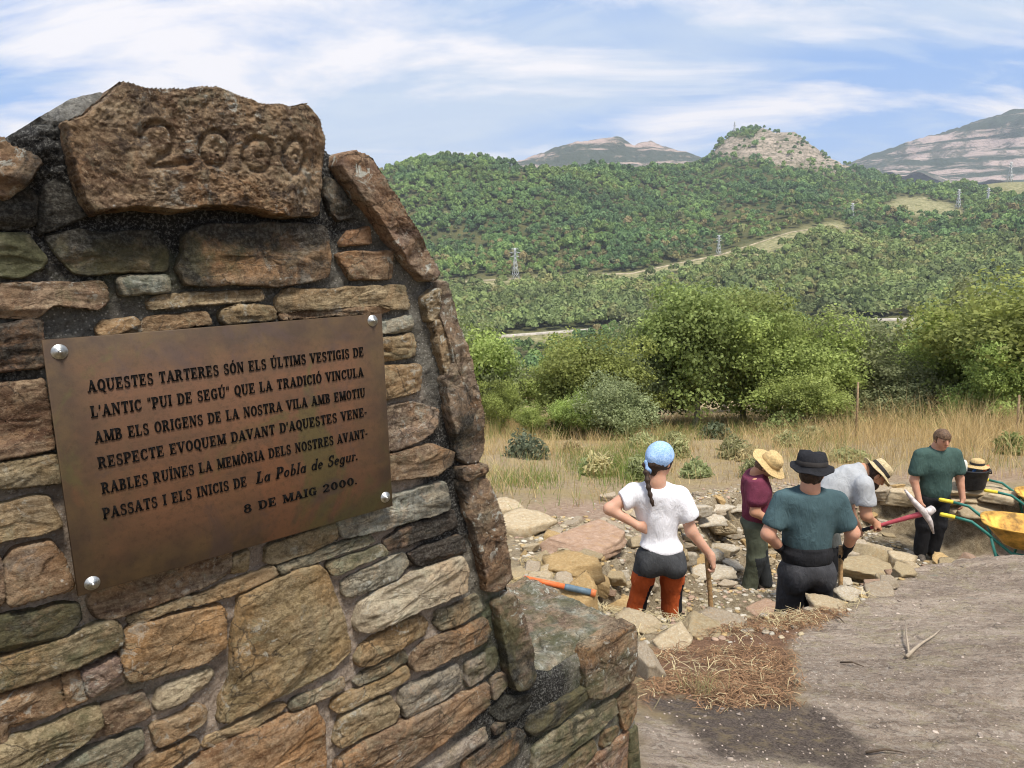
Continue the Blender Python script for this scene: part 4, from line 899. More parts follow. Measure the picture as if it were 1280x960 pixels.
# road and track ribbons
def ribbon(name, p0, p1, rf, w, up, mat, drop):
    P = np.linspace(p0, p1, 260); V = []
    for p in P:
        r = float(rf(p)); q = fsample(np.array([p]), np.array([r]))[0]; q2 = fsample(np.array([p]), np.array([r + w]))[0]; z = max(q[2], q2[2]) + up
        V += [(q[0], q[1], z - drop), (q[0], q[1], z), (q2[0], q2[1], z + .3)]
    F = [[3 * i + k, 3 * i + 3 + k, 3 * i + 4 + k, 3 * i + 1 + k] for i in range(len(P) - 1) for k in (0, 1)]
    return link(name, mesh_np(name, V, F, (mat,), smooth=False))
M_RD = simple("pale_road_gravel", (.42, .38, .32), .9, 0, .2, .2)
tag(ribbon("road", 380, 1600, lambda p: 652, 8, .5, M_RD, 2.6), kind='structure')
tag(ribbon("dirt_track", 540, 1045, lambda p: TRR(p) - 8, 5, .3, simple("track_dirt", (.38, .32, .22), .95, 0, .25, .15), 1.2), kind='structure')
# two rocky mountains beyond
def far_hit(px, py):
    r = np.arange(620., 2500., 3.); P = fsample(np.full(len(r), float(px)), r); d = P - CAM; v = d @ np.stack([Xw, Yw, Zw], 0); y = 480 + FPX * v[:, 1] / v[:, 2]; run = np.minimum.accumulate(y); k = np.argmax(run <= py) if (run <= py).any() else np.argmin(y); return P[k], r[k]
def mountain(name, prof, R0, depth, base, seed, mat):
    a = np.array(prof, float); P = np.linspace(a[0, 0], a[-1, 0], 260); n2 = 60; V = np.zeros((260, n2, 3)); jag = 3.2 * np.abs(fb2(P / 9, P * 0 + seed, 4, seed)) * np.clip(np.minimum(P - a[0, 0], a[-1, 0] - P) / 60, 0, 1)
    for i, p in enumerate(P):
        d = cpx_dir(p); top = CAM[2] + R0 * tel(p, np.interp(p, a[:, 0], a[:, 1]) + jag[i] - 1.0); zb0 = CAM[2] + R0 * tel(p, base)
        for j in range(n2):
            s = j / (n2 - 1); u = s * 2 - 1.0; r = R0 + u * depth; hh = max(0, 1 - abs(u)) 
            hh = np.interp(hh, [0, .25, .4, .62, .72, .9, 1], [0, .16, .42, .52, .80, .93, 1]); V[i, j] = (d[0] * r, d[1] * r, zb0 + (top - zb0) * hh)
    q = V.reshape(-1, 3); env = np.interp(np.abs(np.linspace(-1, 1, n2)), [0, .06, .2, 1], [.25, .5, 1, 1])[None, :] * np.ones((260, 1))
    q[:, 2] += (env.ravel()) * ((fb2(q[:, 0] / 260, q[:, 1] / 260, 5, seed) - .8 * np.abs(fb2(q[:, 0] / 420, q[:, 1] / 420, 4, seed + 7))) * R0 * .018)
    idx = np.arange(260 * n2).reshape(260, n2); F = np.stack([idx[:-1, :-1], idx[:-1, 1:], idx[1:, 1:], idx[1:, :-1]], -1).reshape(-1, 4)
    o = link(name, mesh_np(name, q, F[:, ::-1].copy(), (mat,))); tag(o, kind='structure'); return o
def mat_mtn(name, rock, green):
    t = NT(name); h = t.noise(1, 6, .65, .5, t.map((.0012, .0012, .016))); n = t.noise(.006, 7, .7, .4)
    col = t.mix(t.ramp(h, ((.49, 0), (.55, 1))), green, rock); col = t.mix(t.ramp(n, ((.48, 0), (.56, .85))), col, green)
    col = t.mix(t.ramp(t.noise(.012, 6, .7), ((.58, 0), (.68, .7))), col, (.38, .28, .22)); t.bump(t.noise(.02, 6, .7), .9, 25); return t.done(col, .95, None, .05)
mountain("mountain", [(560, 212), (620, 206), (640, 203), (655, 199), (670, 193), (690, 186), (705, 181), (725, 178), (745, 177), (760, 173), (775, 170), (784, 174), (792, 177), (803, 174), (812, 172), (825, 178), (845, 184), (862, 190), (880, 197), (905, 215)], 4300, 700, 232, 311, mat_mtn("mountain_rock", (.40, .30, .25), (.055, .068, .045)))
mountain("mountain", [(1020, 215), (1060, 203), (1075, 195), (1090, 189), (1110, 182), (1130, 174), (1155, 166), (1180, 158), (1205, 151), (1230, 146), (1260, 140), (1290, 137), (1340, 134), (1450, 128), (1700, 150), (1900, 190)], 5200, 1100, 245, 321, mat_mtn("mountain_rock_far", (.40, .31, .27), (.05, .066, .045)))
tag(link("valley_floor", mesh_np("valley_floor", [(-14000, -200, -190), (14000, -200, -190), (14000, 14000, -190), (-14000, 14000, -190)], [[0, 1, 2, 3]], (simple("plain", (.09, .10, .05), .95, 0, .3, .01),))), kind='structure')
# ------------------------------------------------------------------ woods on the hills (one mass of thousands of crowns)
def quads(C, Nn, size, rng, asp=1.0):
    """square cards at C facing about Nn, random spin; returns V (n*4,3), F"""
    n = len(C); r = rng.normal(size=(n, 3)); a = np.cross(Nn, r); a /= np.linalg.norm(a, axis=1)[:, None] + 1e-9; b = np.cross(Nn, a); b /= np.linalg.norm(b, axis=1)[:, None] + 1e-9
    s = (np.asarray(size) * np.ones(n))[:, None] * .5
    V = np.stack([C - a * s - b * s * asp, C + a * s * .6 - b * s * asp * .9, C + a * s + b * s * asp, C - a * s * .7 + b * s * asp * .8], 1).reshape(-1, 3)
    return V, np.arange(4 * n).reshape(n, 4)
rng = np.random.RandomState(11)
protoV = []; NQ = 92
for k in range(10):
    u = rng.normal(size=(NQ, 3)); u /= np.linalg.norm(u, axis=1)[:, None]; u[:, 2] = np.abs(u[:, 2]) * 1.0 - .25
    rad = rng.uniform(.72, 1.05, NQ) * (1 + .25 * fbm(u * 2.2 + k * 9, 2, k)); C = u * rad[:, None] * np.array([.5, .5, .52]); C[:, 2] += .52 + .12 * rng.rand()
    nn = u + rng.normal(size=(NQ, 3)) * .45; nn[:, 2] += .15; nn /= np.linalg.norm(nn, axis=1)[:, None]
    V, _ = quads(C, nn, rng.uniform(.16, .32, NQ), rng); protoV.append(V)
protoV = np.array(protoV)
def scatter(n, p0, p1, rfun, keep):
    px = rng.uniform(p0, p1, n); q = rng.rand(n); r = rfun(px, q); m = rng.rand(n) < keep(px, r); return px[m], r[m]
def clear(px, r): return np.clip(1 - 1.25 * bare_f(px, r) - .93 * crag_f(px, r), 0, 1)
A1 = scatter(25500, -60, 1500, lambda p, q: TRR(p) + 10 + (RIDR(p) - TRR(p)) * 1.03 * q ** .92, lambda p, r: clear(p, r) * (.45 + .55 * sstep(-.28, -.02, fb2(p / 26, r / 60, 3, 75))))
A2 = scatter(9000, -60, 1500, lambda p, q: 668 + (TRR(p) - 690) * q, lambda p, r: clear(p, r) * (.55 + .6 * sstep(-.25, .15, fb2(p / 60, r / 70, 3, 71))))
A3 = scatter(4300, -60, 1500, lambda p, q: 180 + 465 * q ** .7, lambda p, r: (.8 * sstep(-.3, .2, fb2(p / 60, r / 50, 3, 73))) * (1 - sstep(1.5, .9, np.hypot((p - 660) / 45, (r - 345) / 55))))
px = np.concatenate([A1[0], A2[0], A3[0]]); r = np.concatenate([A1[1], A2[1], A3[1]]); nT = len(px)
grp = np.concatenate([np.zeros(len(A1[0])), np.ones(len(A2[0])), np.full(len(A3[0]), 2)])
pos = fsample(px, r); sz = np.where(grp == 0, rng.uniform(4.5, 10.5, nT) * (1 + .5 * (rng.rand(nT) < .12)) * (r / 1200) ** .15, np.where(grp == 1, rng.uniform(6.5, 12, nT), rng.uniform(5, 9, nT)))
hgt = sz * rng.uniform(.95, 1.35, nT); ang = rng.uniform(0, 6.28, nT); ca, sa = np.cos(ang), np.sin(ang)
# species and vigour patches: cool green pine, olive oak, dry brown crowns
pt = fb2(pos[:, 0] / 130, pos[:, 1] / 130, 3, 81); q = (r - TRR(px)) / (RIDR(px) - TRR(px))
colA = np.array([.142, .212, .070]); colB = np.array([.215, .265, .072]); colC = np.array([.275, .195, .100]); colD = np.array([.108, .170, .068])
mixb = np.clip(.5 + .9 * pt + rng.normal(0, .18, nT), 0, 1)[:, None]; col = colA * (1 - mixb) + colB * mixb
dry = (rng.rand(nT) < np.where(grp == 0, np.clip(.34 - .7 * q, .02, .34), np.where(grp == 1, .32, .1)))[:, None] * rng.uniform(.4, 1, nT)[:, None]; col = col * (1 - dry) + colC * dry
cool = (sstep(.05, .35, fb2(pos[:, 0] / 90, pos[:, 1] / 90, 3, 83)) * .8)[:, None]; col = col * (1 - cool) + colD * cool
lo = (grp == 1)[:, None] * .6; col = col * (1 - lo) + np.array([.245, .260, .095]) * lo
col *= (rng.uniform(.85, 1.15, nT) * (1 + .45 * fb2(pos[:, 0] / 55, pos[:, 1] / 45, 2, 85)))[:, None]
pv = protoV[rng.randint(0, 10, nT)]
Vx = pv[:, :, 0] * sz[:, None]; Vy = pv[:, :, 1] * sz[:, None]
V = np.stack([Vx * ca[:, None] - Vy * sa[:, None] + pos[:, 0:1], Vx * sa[:, None] + Vy * ca[:, None] + pos[:, 1:2], pv[:, :, 2] * hgt[:, None] + pos[:, 2:3] + .12 * hgt[:, None]], -1).reshape(-1, 3)
cv = np.repeat(col, NQ * 4, 0) * np.repeat(rng.uniform(.88, 1.12, nT * NQ), 4)[:, None]
M_WOOD = foliage_mat("hill_foliage", trans=.25)
wood = link("forest", mesh_np("forest", V, np.arange(len(V)).reshape(-1, 4), (M_WOOD,), attrs={'tint': cv}, smooth=False))
tag(wood, kind='stuff')

# ------------------------------------------------------------------ trees at the edge of the field
M_LEAF = foliage_mat("oak_leaves", trans=.45); M_BARK = simple("oak_bark", (.34, .31, .26), .9, 0, .3, 18, .6, 60)
def make_tree(seed, h, wd, col, nlobe=16, trunk=.24, low=.12, leaf=.066, dens=.85):
    rg = np.random.RandomState(seed); mb = MB()
    def limb(p, d, L, r0, dep):
        pts = [np.array(p, float)]; rs = [r0]; d = np.array(d, float)
        for k in range(4):
            d = d + rg.normal(0, .14, 3) + np.array([0, 0, .06]); d /= np.linalg.norm(d); pts.append(pts[-1] + d * L / 4); rs.append(r0 * (1 - .17 * (k + 1)))
        mb.tube(pts, rs, 7 if dep == 0 else 5); return pts[-1], d
    end, d = limb((0, 0, -.15), (rg.normal(0, .08), rg.normal(0, .08), 1), h * trunk + .15, h * .022 + .03, 0); tips = []
    for k in range(6):
        a = k * 1.05 + rg.rand(); e, dd = limb(end, (math.cos(a) * .7, math.sin(a) * .7, rg.uniform(.4, 1)), h * .32, h * .013, 1)
        tips.append(e)
        for q in range(2): tips.append(limb(e, dd + rg.normal(0, .5, 3), h * .2, h * .007, 2)[0])
    lob = []
    for k in range(nlobe):
        u = rg.normal(size=3); u /= np.linalg.norm(u); c = np.array([0, 0, h * (.5 + low / 2)]) + u * np.array([wd * .42, wd * .42, h * (.47 - low * .4)]) * rg.uniform(.25, 1.08)
        c[2] = max(c[2], h * (low + .1)); lob.append((c, wd * rg.uniform(.09, .19)))
    lob += [(t_, wd * rg.uniform(.09, .15)) for t_ in tips]
    C, NN, TI = [], [], []
    for c, rr_ in lob:
        ncl = int(20 * dens * (rr_ / .5) ** 1.6) + 8; u = rg.normal(size=(ncl, 3)); u /= np.linalg.norm(u, axis=1)[:, None]; u[:, 2] = u[:, 2] * .8 + .12
        cc = c + u * rr_ * rg.uniform(.55, 1.1, (ncl, 1)); tl = rg.uniform(.8, 1.2)
        for k in range(ncl):
            m = rg.randint(10, 22); o = rg.normal(size=(m, 3)) * .16 * np.array([1, 1, .7]); C.append(cc[k] + o); n_ = u[k] + rg.normal(size=(m, 3)) * .7 + np.array([0, 0, .35]); NN.append(n_ / np.linalg.norm(n_, axis=1)[:, None])
            TI.append(np.tile(np.array(col) * tl * rg.uniform(.8, 1.22), (m, 1)) * rg.uniform(.8, 1.2, (m, 1)))
    C, NN, TI = np.concatenate(C), np.concatenate(NN), np.concatenate(TI); g = C[:, 2] > h * low * .5
    C, NN, TI = C[g], NN[g], TI[g]
    V, F = quads(C, NN, rg.uniform(.7, 1.5, len(C)) * leaf * 1.25, rg, .75)
    crown = mesh_np("crown", V, F, (M_LEAF,), attrs={'tint': np.repeat(TI, 4, 0)}, smooth=False)
    return mb, crown
PT = []
OLVG = (.255, .300, .095); LIM = (.330, .385, .115); DKG = (.205, .250, .085); GYG = (.275, .305, .150)
for k, (h, w_, col, tr) in enumerate([(5.0, 5.2, OLVG, .26), (4.2, 5.0, LIM, .16), (5.4, 4.6, DKG, .22), (3.6, 4.6, GYG, .12), (4.6, 5.8, (.300, .355, .105), .2)]):
    mb, crown = make_tree(400 + k, h, w_, col, 26, tr, .10 if k == 0 else .03)
    tm_ = mesh_np("trunk", mb.V, mb.F, (M_BARK,)); PT.append((h, tm_, crown))
nA = {}
def tree(px, pyb, Y, hpx, kind, label, group="oaks along the far edge of the field", sc=1.0):
    p = at(px, pyb, Y); p[2] = gsample(p[0:1], p[1:2])[0] if Y < 45 else p[2]
    h, t_, c_ = PT[kind]; H = hpx * Y / FPX; s = H / h
    r_ = empty("oak_tree", p, random.Random(int(px * 7 + Y * 3)).uniform(0, 6.28)); r_.scale = (s * sc, s * sc, s); tag(r_, label, "tree", group)
    link("trunk", t_, r_); link("crown", c_, r_); return r_
tree(868, 541, 24, 196, 0, "tall olive green oak with a pale bare trunk standing behind the woman in the bandana")
tree(745, 545, 23, 128, 4, "broad bright green oak in the middle left of the tree row", sc=1.15)
tree(700, 543, 25, 98, 1, "light green rounded tree left of the broad bright oak", sc=.9)
tree(930, 538, 26, 178, 0, "olive dense oak just right of the tall pale trunked oak")
tree(985, 540, 23, 148, 4, "leafy green oak above the straw hat and black hat", sc=1.1)
tree(1050, 538, 25, 140, 3, "greyish green oak behind the bent worker")
tree(1105, 532, 27, 108, 0, "lower olive oak behind the standing man in the green shirt")
tree(1165, 532, 24, 110, 1, "bright green low oak right of the wooden stake", sc=1.2)
tree(1225, 530, 22, 150, 4, "large fresh green oak near the right edge of the tree row", sc=1.15)
tree(1290, 528, 20, 208, 1, "tallest fresh green oak, cut by the right edge of the photo", sc=1.2)
tree(1375, 530, 21, 190, 0, "olive oak beyond the right edge of the row", sc=1.2)
tree(596, 545, 26, 152, 3, "grey green oak just beside the leaning edge of the stone wall", sc=.72)
tree(560, 548, 25, 158, 1, "yellow green oak half hidden behind the stone wall")
tree(632, 548, 30, 62, 2, "small dark oak in the gap right of the wall")
tree(808, 540, 27, 105, 3, "grey green oak between the broad bright oak and the tall oak")
tree(720, 541, 21, 62, 1, "small lime green sapling at the foot of the broad bright oak")
tree(665, 541, 22, 45, 1, "lowest yellow green sapling on the left field edge")
tree(1140, 528, 33, 70, 2, "dark oak filling the gap in the far row above the stake")
tree(1020, 534, 32, 130, 0, "olive oak of the second row behind the bent worker")
tree(905, 536, 33, 150, 2, "dark oak of the second row behind the pale trunk")
tree(1255, 528, 30, 128, 0, "olive oak of the second row near the right edge")
tree(800, 541, 25, 152, 3, "slim grey green oak rising just left of the tall pale trunked oak", sc=.7)
tree(962, 538, 25, 132, 1, "pale lime oak squeezed between two olive oaks in the middle of the row", sc=.75)
tree(1075, 533, 24, 92, 1, "small pale lime oak behind the tall wooden stake", sc=.9)
tree(1200, 530, 26, 168, 3, "slim grey green oak behind the large fresh oak at the right", sc=.65)
tree(625, 547, 23, 70, 4, "low bright oak just right of the wall edge", sc=.8)
tree(1250, 529, 19, 120, 4, "bright bushy oak before the tallest oak at the right edge", sc=1.0)
tree(770, 543, 21, 84, 3, "low greyish bushy oak before the broad bright oak", sc=1.1)
tree(1010, 537, 21, 86, 1, "low pale bushy oak behind the black hat", sc=1.2)
tree(1130, 531, 22, 84, 3, "low greyish bushy oak behind the man in green", sc=1.3)
# low shrubs
def shrub(seed, w_, h, col, n=900, leaf=.05, spiky=0.0):
    rg = np.random.RandomState(seed); u = rg.normal(size=(n, 3)); u /= np.linalg.norm(u, axis=1)[:, None]; u[:, 2] = np.abs(u[:, 2]); k = rg.rand(n) ** .4 * (1 + .3 * fbm(u * 2.5, 3, seed))
    C = u * k[:, None] * np.array([w_ / 2, w_ / 2, h]); nn = rg.normal(size=(n, 3)) + u; nn /= np.linalg.norm(nn, axis=1)[:, None]
    V, F = quads(C, nn, rg.uniform(.6, 1.4, n) * leaf, rg, 1 + spiky)
    ti = np.repeat(np.array(col) * rg.uniform(.7, 1.3, (n, 1)), 4, 0); return mesh_np("shrub", V, F, (M_LEAF,), attrs={'tint': ti}, smooth=False)
def put_shrub(px, py, wpx, hpx, col, label, seed, cat="shrub", leaf=.06, n=1100):
    p = hit(px, py); k = p[1] / FPX; o = link("shrub", shrub(seed, wpx * k, hpx * k, col, n, leaf), None, p - np.array([0, 0, .05])); tag(o, label, cat, "low shrubs at the edge of the field")
put_shrub(657, 571, 62, 34, (.16, .185, .115), "silvery grey green round shrub in the dry grass right of the wall", 1)
put_shrub(895, 548, 50, 24, (.15, .18, .10), "silvery low shrub at the foot of the pale trunked oak", 2)
put_shrub(760, 549, 60, 30, DKG, "dark low bush under the broad bright oak", 4)
put_shrub(985, 546, 80, 34, DKG, "dark wide bush under the leafy oak above the hats", 5)
put_shrub(700, 549, 40, 28, (.13, .17, .04), "bright low bush on the left of the field edge", 6)
put_shrub(1190, 531, 90, 36, (.11, .14, .045), "wide green bush behind the tall dry grass on the right", 7, n=1800)
put_shrub(1060, 538, 70, 30, DKG, "dark bush behind the wooden stake", 8)
put_shrub(1262, 534, 80, 40, (.12, .155, .045), "fresh green bush beside the short stake at the right edge", 9, n=1800)
rw = random.Random(8)
for k in range(16):
    x_, y_ = rw.uniform(660, 1270), rw.uniform(556, 600)
    if x_ > 960: y_ = rw.uniform(548, 578)
    p = hit(x_, y_); o = link("weed", shrub(50 + k, rw.uniform(.4, .9), rw.uniform(.25, .5), rw.choice([(.34, .36, .17), (.40, .40, .19), (.28, .34, .12), (.50, .42, .22)]), 520, .035, 3.0), None, p); tag(o, "low bushy weed clump standing in the dry grass field", "weed", "weed clumps in the dry grass")
# ------------------------------------------------------------------ grass
M_GRASS = foliage_mat("dry_grass_blades", trans=.3, rough=.7)
def blades(name, XY, hh, ww, cols, rg, lean=.5, kind='stuff', seg=3, mat=None):
    n = len(XY); z = gsample(XY[:, 0], XY[:, 1]); a = rg.uniform(0, 6.28, n); dirv = np.stack([np.cos(a), np.sin(a)], 1); b = rg.uniform(0, 6.28, n); side = np.stack([np.cos(b), np.sin(b)], 1)
    L = rg.uniform(.1, 1, n) * lean; V = np.zeros((n, 2 * seg + 1, 3))
    for k in range(seg + 1):
        s = k / seg; w = ww * (1 - s) ** .7 / 2; c = XY + dirv * (L * hh * s ** 1.8)[:, None]; zz = z - .02 + hh * (s - .25 * L * s * s)
        if k < seg:
            V[:, 2 * k, :2] = c - side * w[:, None] * .5; V[:, 2 * k + 1, :2] = c + side * w[:, None] * .5; V[:, 2 * k, 2] = V[:, 2 * k + 1, 2] = zz
        else: V[:, 2 * k, :2] = c; V[:, 2 * k, 2] = zz
    m = 2 * seg + 1; base = (np.arange(n) * m)[:, None]; F = []
    for k in range(seg - 1): F.append(base + np.array([2 * k, 2 * k + 1, 2 * k + 3, 2 * k + 2]))
    F = np.concatenate(F).tolist() if False else F
    q = np.concatenate(F); t3 = base + np.array([2 * seg - 2, 2 * seg - 1, 2 * seg, 2 * seg])  # degenerate quad as the tip
    t3 = np.concatenate([base + np.array([2 * seg - 2, 2 * seg - 1, 2 * seg])])
    me = bpy.data.meshes.new(name); VV = V.reshape(-1, 3).astype(np.float32); me.vertices.add(len(VV)); me.vertices.foreach_set('co', VV.ravel())
    li = np.concatenate([q.ravel(), t3.ravel()]).astype(np.int32); ls = np.concatenate([np.arange(0, q.size, 4), q.size + np.arange(0, t3.size, 3)]).astype(np.int32)
    me.loops.add(len(li)); me.loops.foreach_set('vertex_index', li); me.polygons.add(len(ls)); me.polygons.foreach_set('loop_start', ls)
    me.materials.append(mat or M_GRASS); at_ = me.attributes.new('tint', 'FLOAT_COLOR', 'POINT'); cc = np.ones((len(VV), 4), np.float32); cc[:, :3] = np.repeat(cols, m, 0); at_.data.foreach_set('color', cc.ravel())
    me.update(calc_edges=True); o = link(name, me); tag(o, kind=kind); return o
rg = np.random.RandomState(21)
STRAW = np.array([.66, .50, .22]); STR2 = np.array([.50, .36, .16]); GRN_ = np.array([.20, .26, .075]); PALE = np.array([.72, .62, .38])
def field_pts(n, x0, x1, y0, y1, dens):
    y = y0 + (y1 - y0) * rg.rand(n) ** .8; x = x0 + (x1 - x0) * rg.rand(n); m = rg.rand(n) < dens(x, y); return np.stack([x[m], y[m]], 1)
def pxof(x, y):      # photo column a ground point falls on (used only to set where the field thins out)
    z = gsample(x, y); d = np.stack([x, y, z], -1) - CAM; v = d @ np.stack([Xw, Yw, Zw]).T if False else None
    X = np.stack([Xw, Yw, Zw], 0); v = d @ X; return 640 + FPX * v[..., 0] / v[..., 2], 480 + FPX * v[..., 1] / v[..., 2]
def dens_dry(x, y):
    px, py = pxof(x, y); top = np.interp(px, [450, 640, 700, 780, 830, 900, 960, 1080, 1150, 1180, 1300], [668, 660, 648, 638, 624, 612, 606, 604, 606, 606, 606]); py2 = py + 12 * fb2(x * 1.2, y * 1.2, 3, 91)
    return sstep(3, -14, py2 - top) * (.25 + .75 * sstep(-.30, .15, fb2(x * .6, y * .6, 3, 93))) * (.25 + .75 * sstep(-.15, .25, fb2(x * 3.2, y * 3.2, 2, 92)))
XY = field_pts(220000, -12, 24, 7.4, 30, dens_dry)
px_, py_ = pxof(XY[:, 0], XY[:, 1]); right = sstep(1000, 1120, px_)
gpat = sstep(-.08, .30, fb2(XY[:, 0] * .45, XY[:, 1] * .45, 3, 95))[:, None]
gpat = np.maximum(gpat, (sstep(1.3, .5, np.hypot((px_ - 770) / 65, (py_ - 592) / 26)) * .95)[:, None])
gpat = np.maximum(gpat, (sstep(1.3, .5, np.hypot((px_ - 660) / 60, (py_ - 606) / 14)) * .45)[:, None])
cc = STRAW * (1 - rg.rand(len(XY), 1) * .5) + PALE * (rg.rand(len(XY), 1) * .35); sel = rg.rand(len(XY), 1) < gpat * .85; cc = np.where(sel, GRN_ * rg.uniform(.7, 1.5, (len(XY), 1)), cc)
cc = np.where(rg.rand(len(XY), 1) < .2, STR2, cc)
hh = rg.uniform(.16, .62, len(XY)) * (1 + .9 * np.clip(fb2(XY[:, 0] * 1.3, XY[:, 1] * 1.3, 3, 96), -.6, 1)) * (1 + .9 * right * rg.rand(len(XY))) * np.where(XY[:, 1] < 12, .75, 1)
blades("dry_grass", XY, hh, np.full(len(XY), .018), cc, rg, .95)
XY = field_pts(9000, 5, 20, 11, 22, lambda x, y: sstep(980, 1100, pxof(x, y)[0]) * dens_dry(x, y))
blades("tall_dry_grass", XY, rg.uniform(.6, 1.15, len(XY)), np.full(len(XY), .014), STRAW * rg.uniform(.7, 1.25, (len(XY), 1)), rg, .45)
XY = field_pts(60000, -2, 8, 9.5, 22, lambda x, y: (lambda q: np.maximum(sstep(1.2, .55, np.hypot((q[0] - 772) / 62, (q[1] - 588) / 26)), .8 * sstep(1.2, .55, np.hypot((q[0] - 655) / 50, (q[1] - 606) / 12))))(pxof(x, y)) * sstep(-.3, .1, fb2(x * 2, y * 2, 3, 98)))
blades("green_grass", XY, rg.uniform(.15, .42, len(XY)), np.full(len(XY), .016), np.array([.20, .27, .065]) * rg.uniform(.6, 1.4, (len(XY), 1)), rg, .6)
for k, (tx, ty, n_, lb) in enumerate(((878, 868, 80, "pale green grass tuft in the brown pine litter by the rock slab"), (890, 765, 46, "small dry grass tuft on the rim stones beside the wooden shaft"), (735, 790, 40, "dry grass tuft growing behind the corner of the low buttress"))):
    c0 = hit(tx, ty); XY = c0[:2] + rg.normal(0, .05, (n_, 2)); o = blades("grass_tuft", XY, rg.uniform(.08, .2, n_), np.full(n_, .006), np.array([.38, .38, .16]) * rg.uniform(.7, 1.4, (n_, 1)), rg, .9, kind='thing'); tag(o, lb, "grass tuft")
# pine litter and straw at the near rim
def zone_pts(Z, n, x0, x1, y0, y1):
    x = rg.uniform(x0, x1, n); y = rg.uniform(y0, y1, n); m = rg.rand(n) < gsample(x, y, Z); return np.stack([x[m], y[m]], 1)
def needles(name, XY, L, w, cols):
    n = len(XY); z = gsample(XY[:, 0], XY[:, 1]) + rg.uniform(.002, .03, n); a = rg.uniform(0, 6.28, n); d = np.stack([np.cos(a), np.sin(a), rg.uniform(-.35, .35, n)], 1) * L[:, None] / 2; s = np.stack([-np.sin(a), np.cos(a), np.zeros(n)], 1) * w / 2
    c = np.stack([XY[:, 0], XY[:, 1], z], 1); m = c + np.stack([rg.normal(0, .08, n) * L, rg.normal(0, .08, n) * L, .1 * L], 1)
    V = np.stack([c - d - s, c - d + s, m + s, m - s, c + d + s, c + d - s], 1).reshape(-1, 3); b = (np.arange(n) * 6)[:, None]
    F = np.concatenate([b + np.array([0, 1, 2, 3]), b + np.array([3, 2, 4, 5])]); o = link(name, mesh_np(name, V, F, (M_GRASS,), attrs={'tint': np.repeat(cols, 6, 0)}, smooth=False)); tag(o, kind='stuff')
XY = zone_pts(zlit * sstep(-.35, .15, fb2(GX * 3, GY * 3, 3, 101)), 34000, .5, 2.9, 2.5, 5.6)
needles("pine_needle_litter", XY, rg.uniform(.03, .09, len(XY)), .0035, np.where(rg.rand(len(XY), 1) < .10, np.array([.48, .38, .23]), np.array([.27, .145, .085])) * rg.uniform(.35, 1.4, (len(XY), 1)))
XY = zone_pts(np.clip(zlit * .10 + .7 * zrub * sstep(.5, .1, psd) * sstep(5.8, 5.0, GY), 0, 1) * sstep(-.2, .3, fb2(GX * 2.5, GY * 2.5, 3, 97)), 9000, .3, 2.9, 3.2, 5.9)
needles("loose_straw", XY, rg.uniform(.08, .22, len(XY)), .004, np.array([.50, .40, .24]) * rg.uniform(.6, 1.3, (len(XY), 1)))
zst = zone([(655, 700), (720, 705), (735, 735), (690, 755), (650, 745)], .1, 99)
XY = zone_pts(zst, 9000, -.1, 1.2, 4.4, 6.6); needles("loose_straw", XY, rg.uniform(.06, .18, len(XY)), .004, np.array([.42, .30, .16]) * rg.uniform(.7, 1.3, (len(XY), 1)))
# ------------------------------------------------------------------ loose stones of the dig
import bmesh
def ico(sub):
    bm = bmesh.new(); bmesh.ops.create_icosphere(bm, subdivisions=sub, radius=1); V = np.array([v.co[:] for v in bm.verts]); F = np.array([[v.index for v in f.verts] for f in bm.faces]); bm.free(); return V, F
ICO = {k: ico(k) for k in (2, 4, 5)}
def rock_shape(seed, flat=.35, sub=4, rough=1.0):
    rg = np.random.RandomState(seed); D, F = ICO[sub]; ns, ds = [], []
    for s in (1, -1):
        n = np.array([rg.normal(0, .10), rg.normal(0, .10), s]); ns.append(n / np.linalg.norm(n)); ds.append(flat * rg.uniform(.9, 1.1))
    m = rg.randint(5, 8); a0 = rg.rand() * 6.28
    for k in range(m):
        a = a0 + 6.283 * (k + rg.uniform(-.3, .3)) / m; n = np.array([math.cos(a), math.sin(a), rg.normal(0, .22)]); ns.append(n / np.linalg.norm(n)); ds.append(rg.uniform(.68, 1.0))
    for k in range(3):
        n = rg.normal(size=3); n /= np.linalg.norm(n); ns.append(n); ds.append(rg.uniform(.75, 1.0) * (flat + (1 - flat) * (1 - abs(n[2]))))
    ns = np.array(ns); ds = np.array(ds); q = np.maximum(D @ ns.T, 0) / ds; p = 46
    r = (q ** p).sum(1) ** (-1 / p); V = D * r[:, None]
    lay = fb2(V[:, 2] * 14 + V[:, 0] * .8, V[:, 0] * .7 + V[:, 1] * .6, 3, seed); V[:, :2] *= (1 + .10 * rough * lay)[:, None]
    V += D * (.030 * rough * fbm(V * 2.6, 3, seed + 3) + .022 * rough * fbm(V * 11, 4, seed + 5))[:, None]
    return V, F
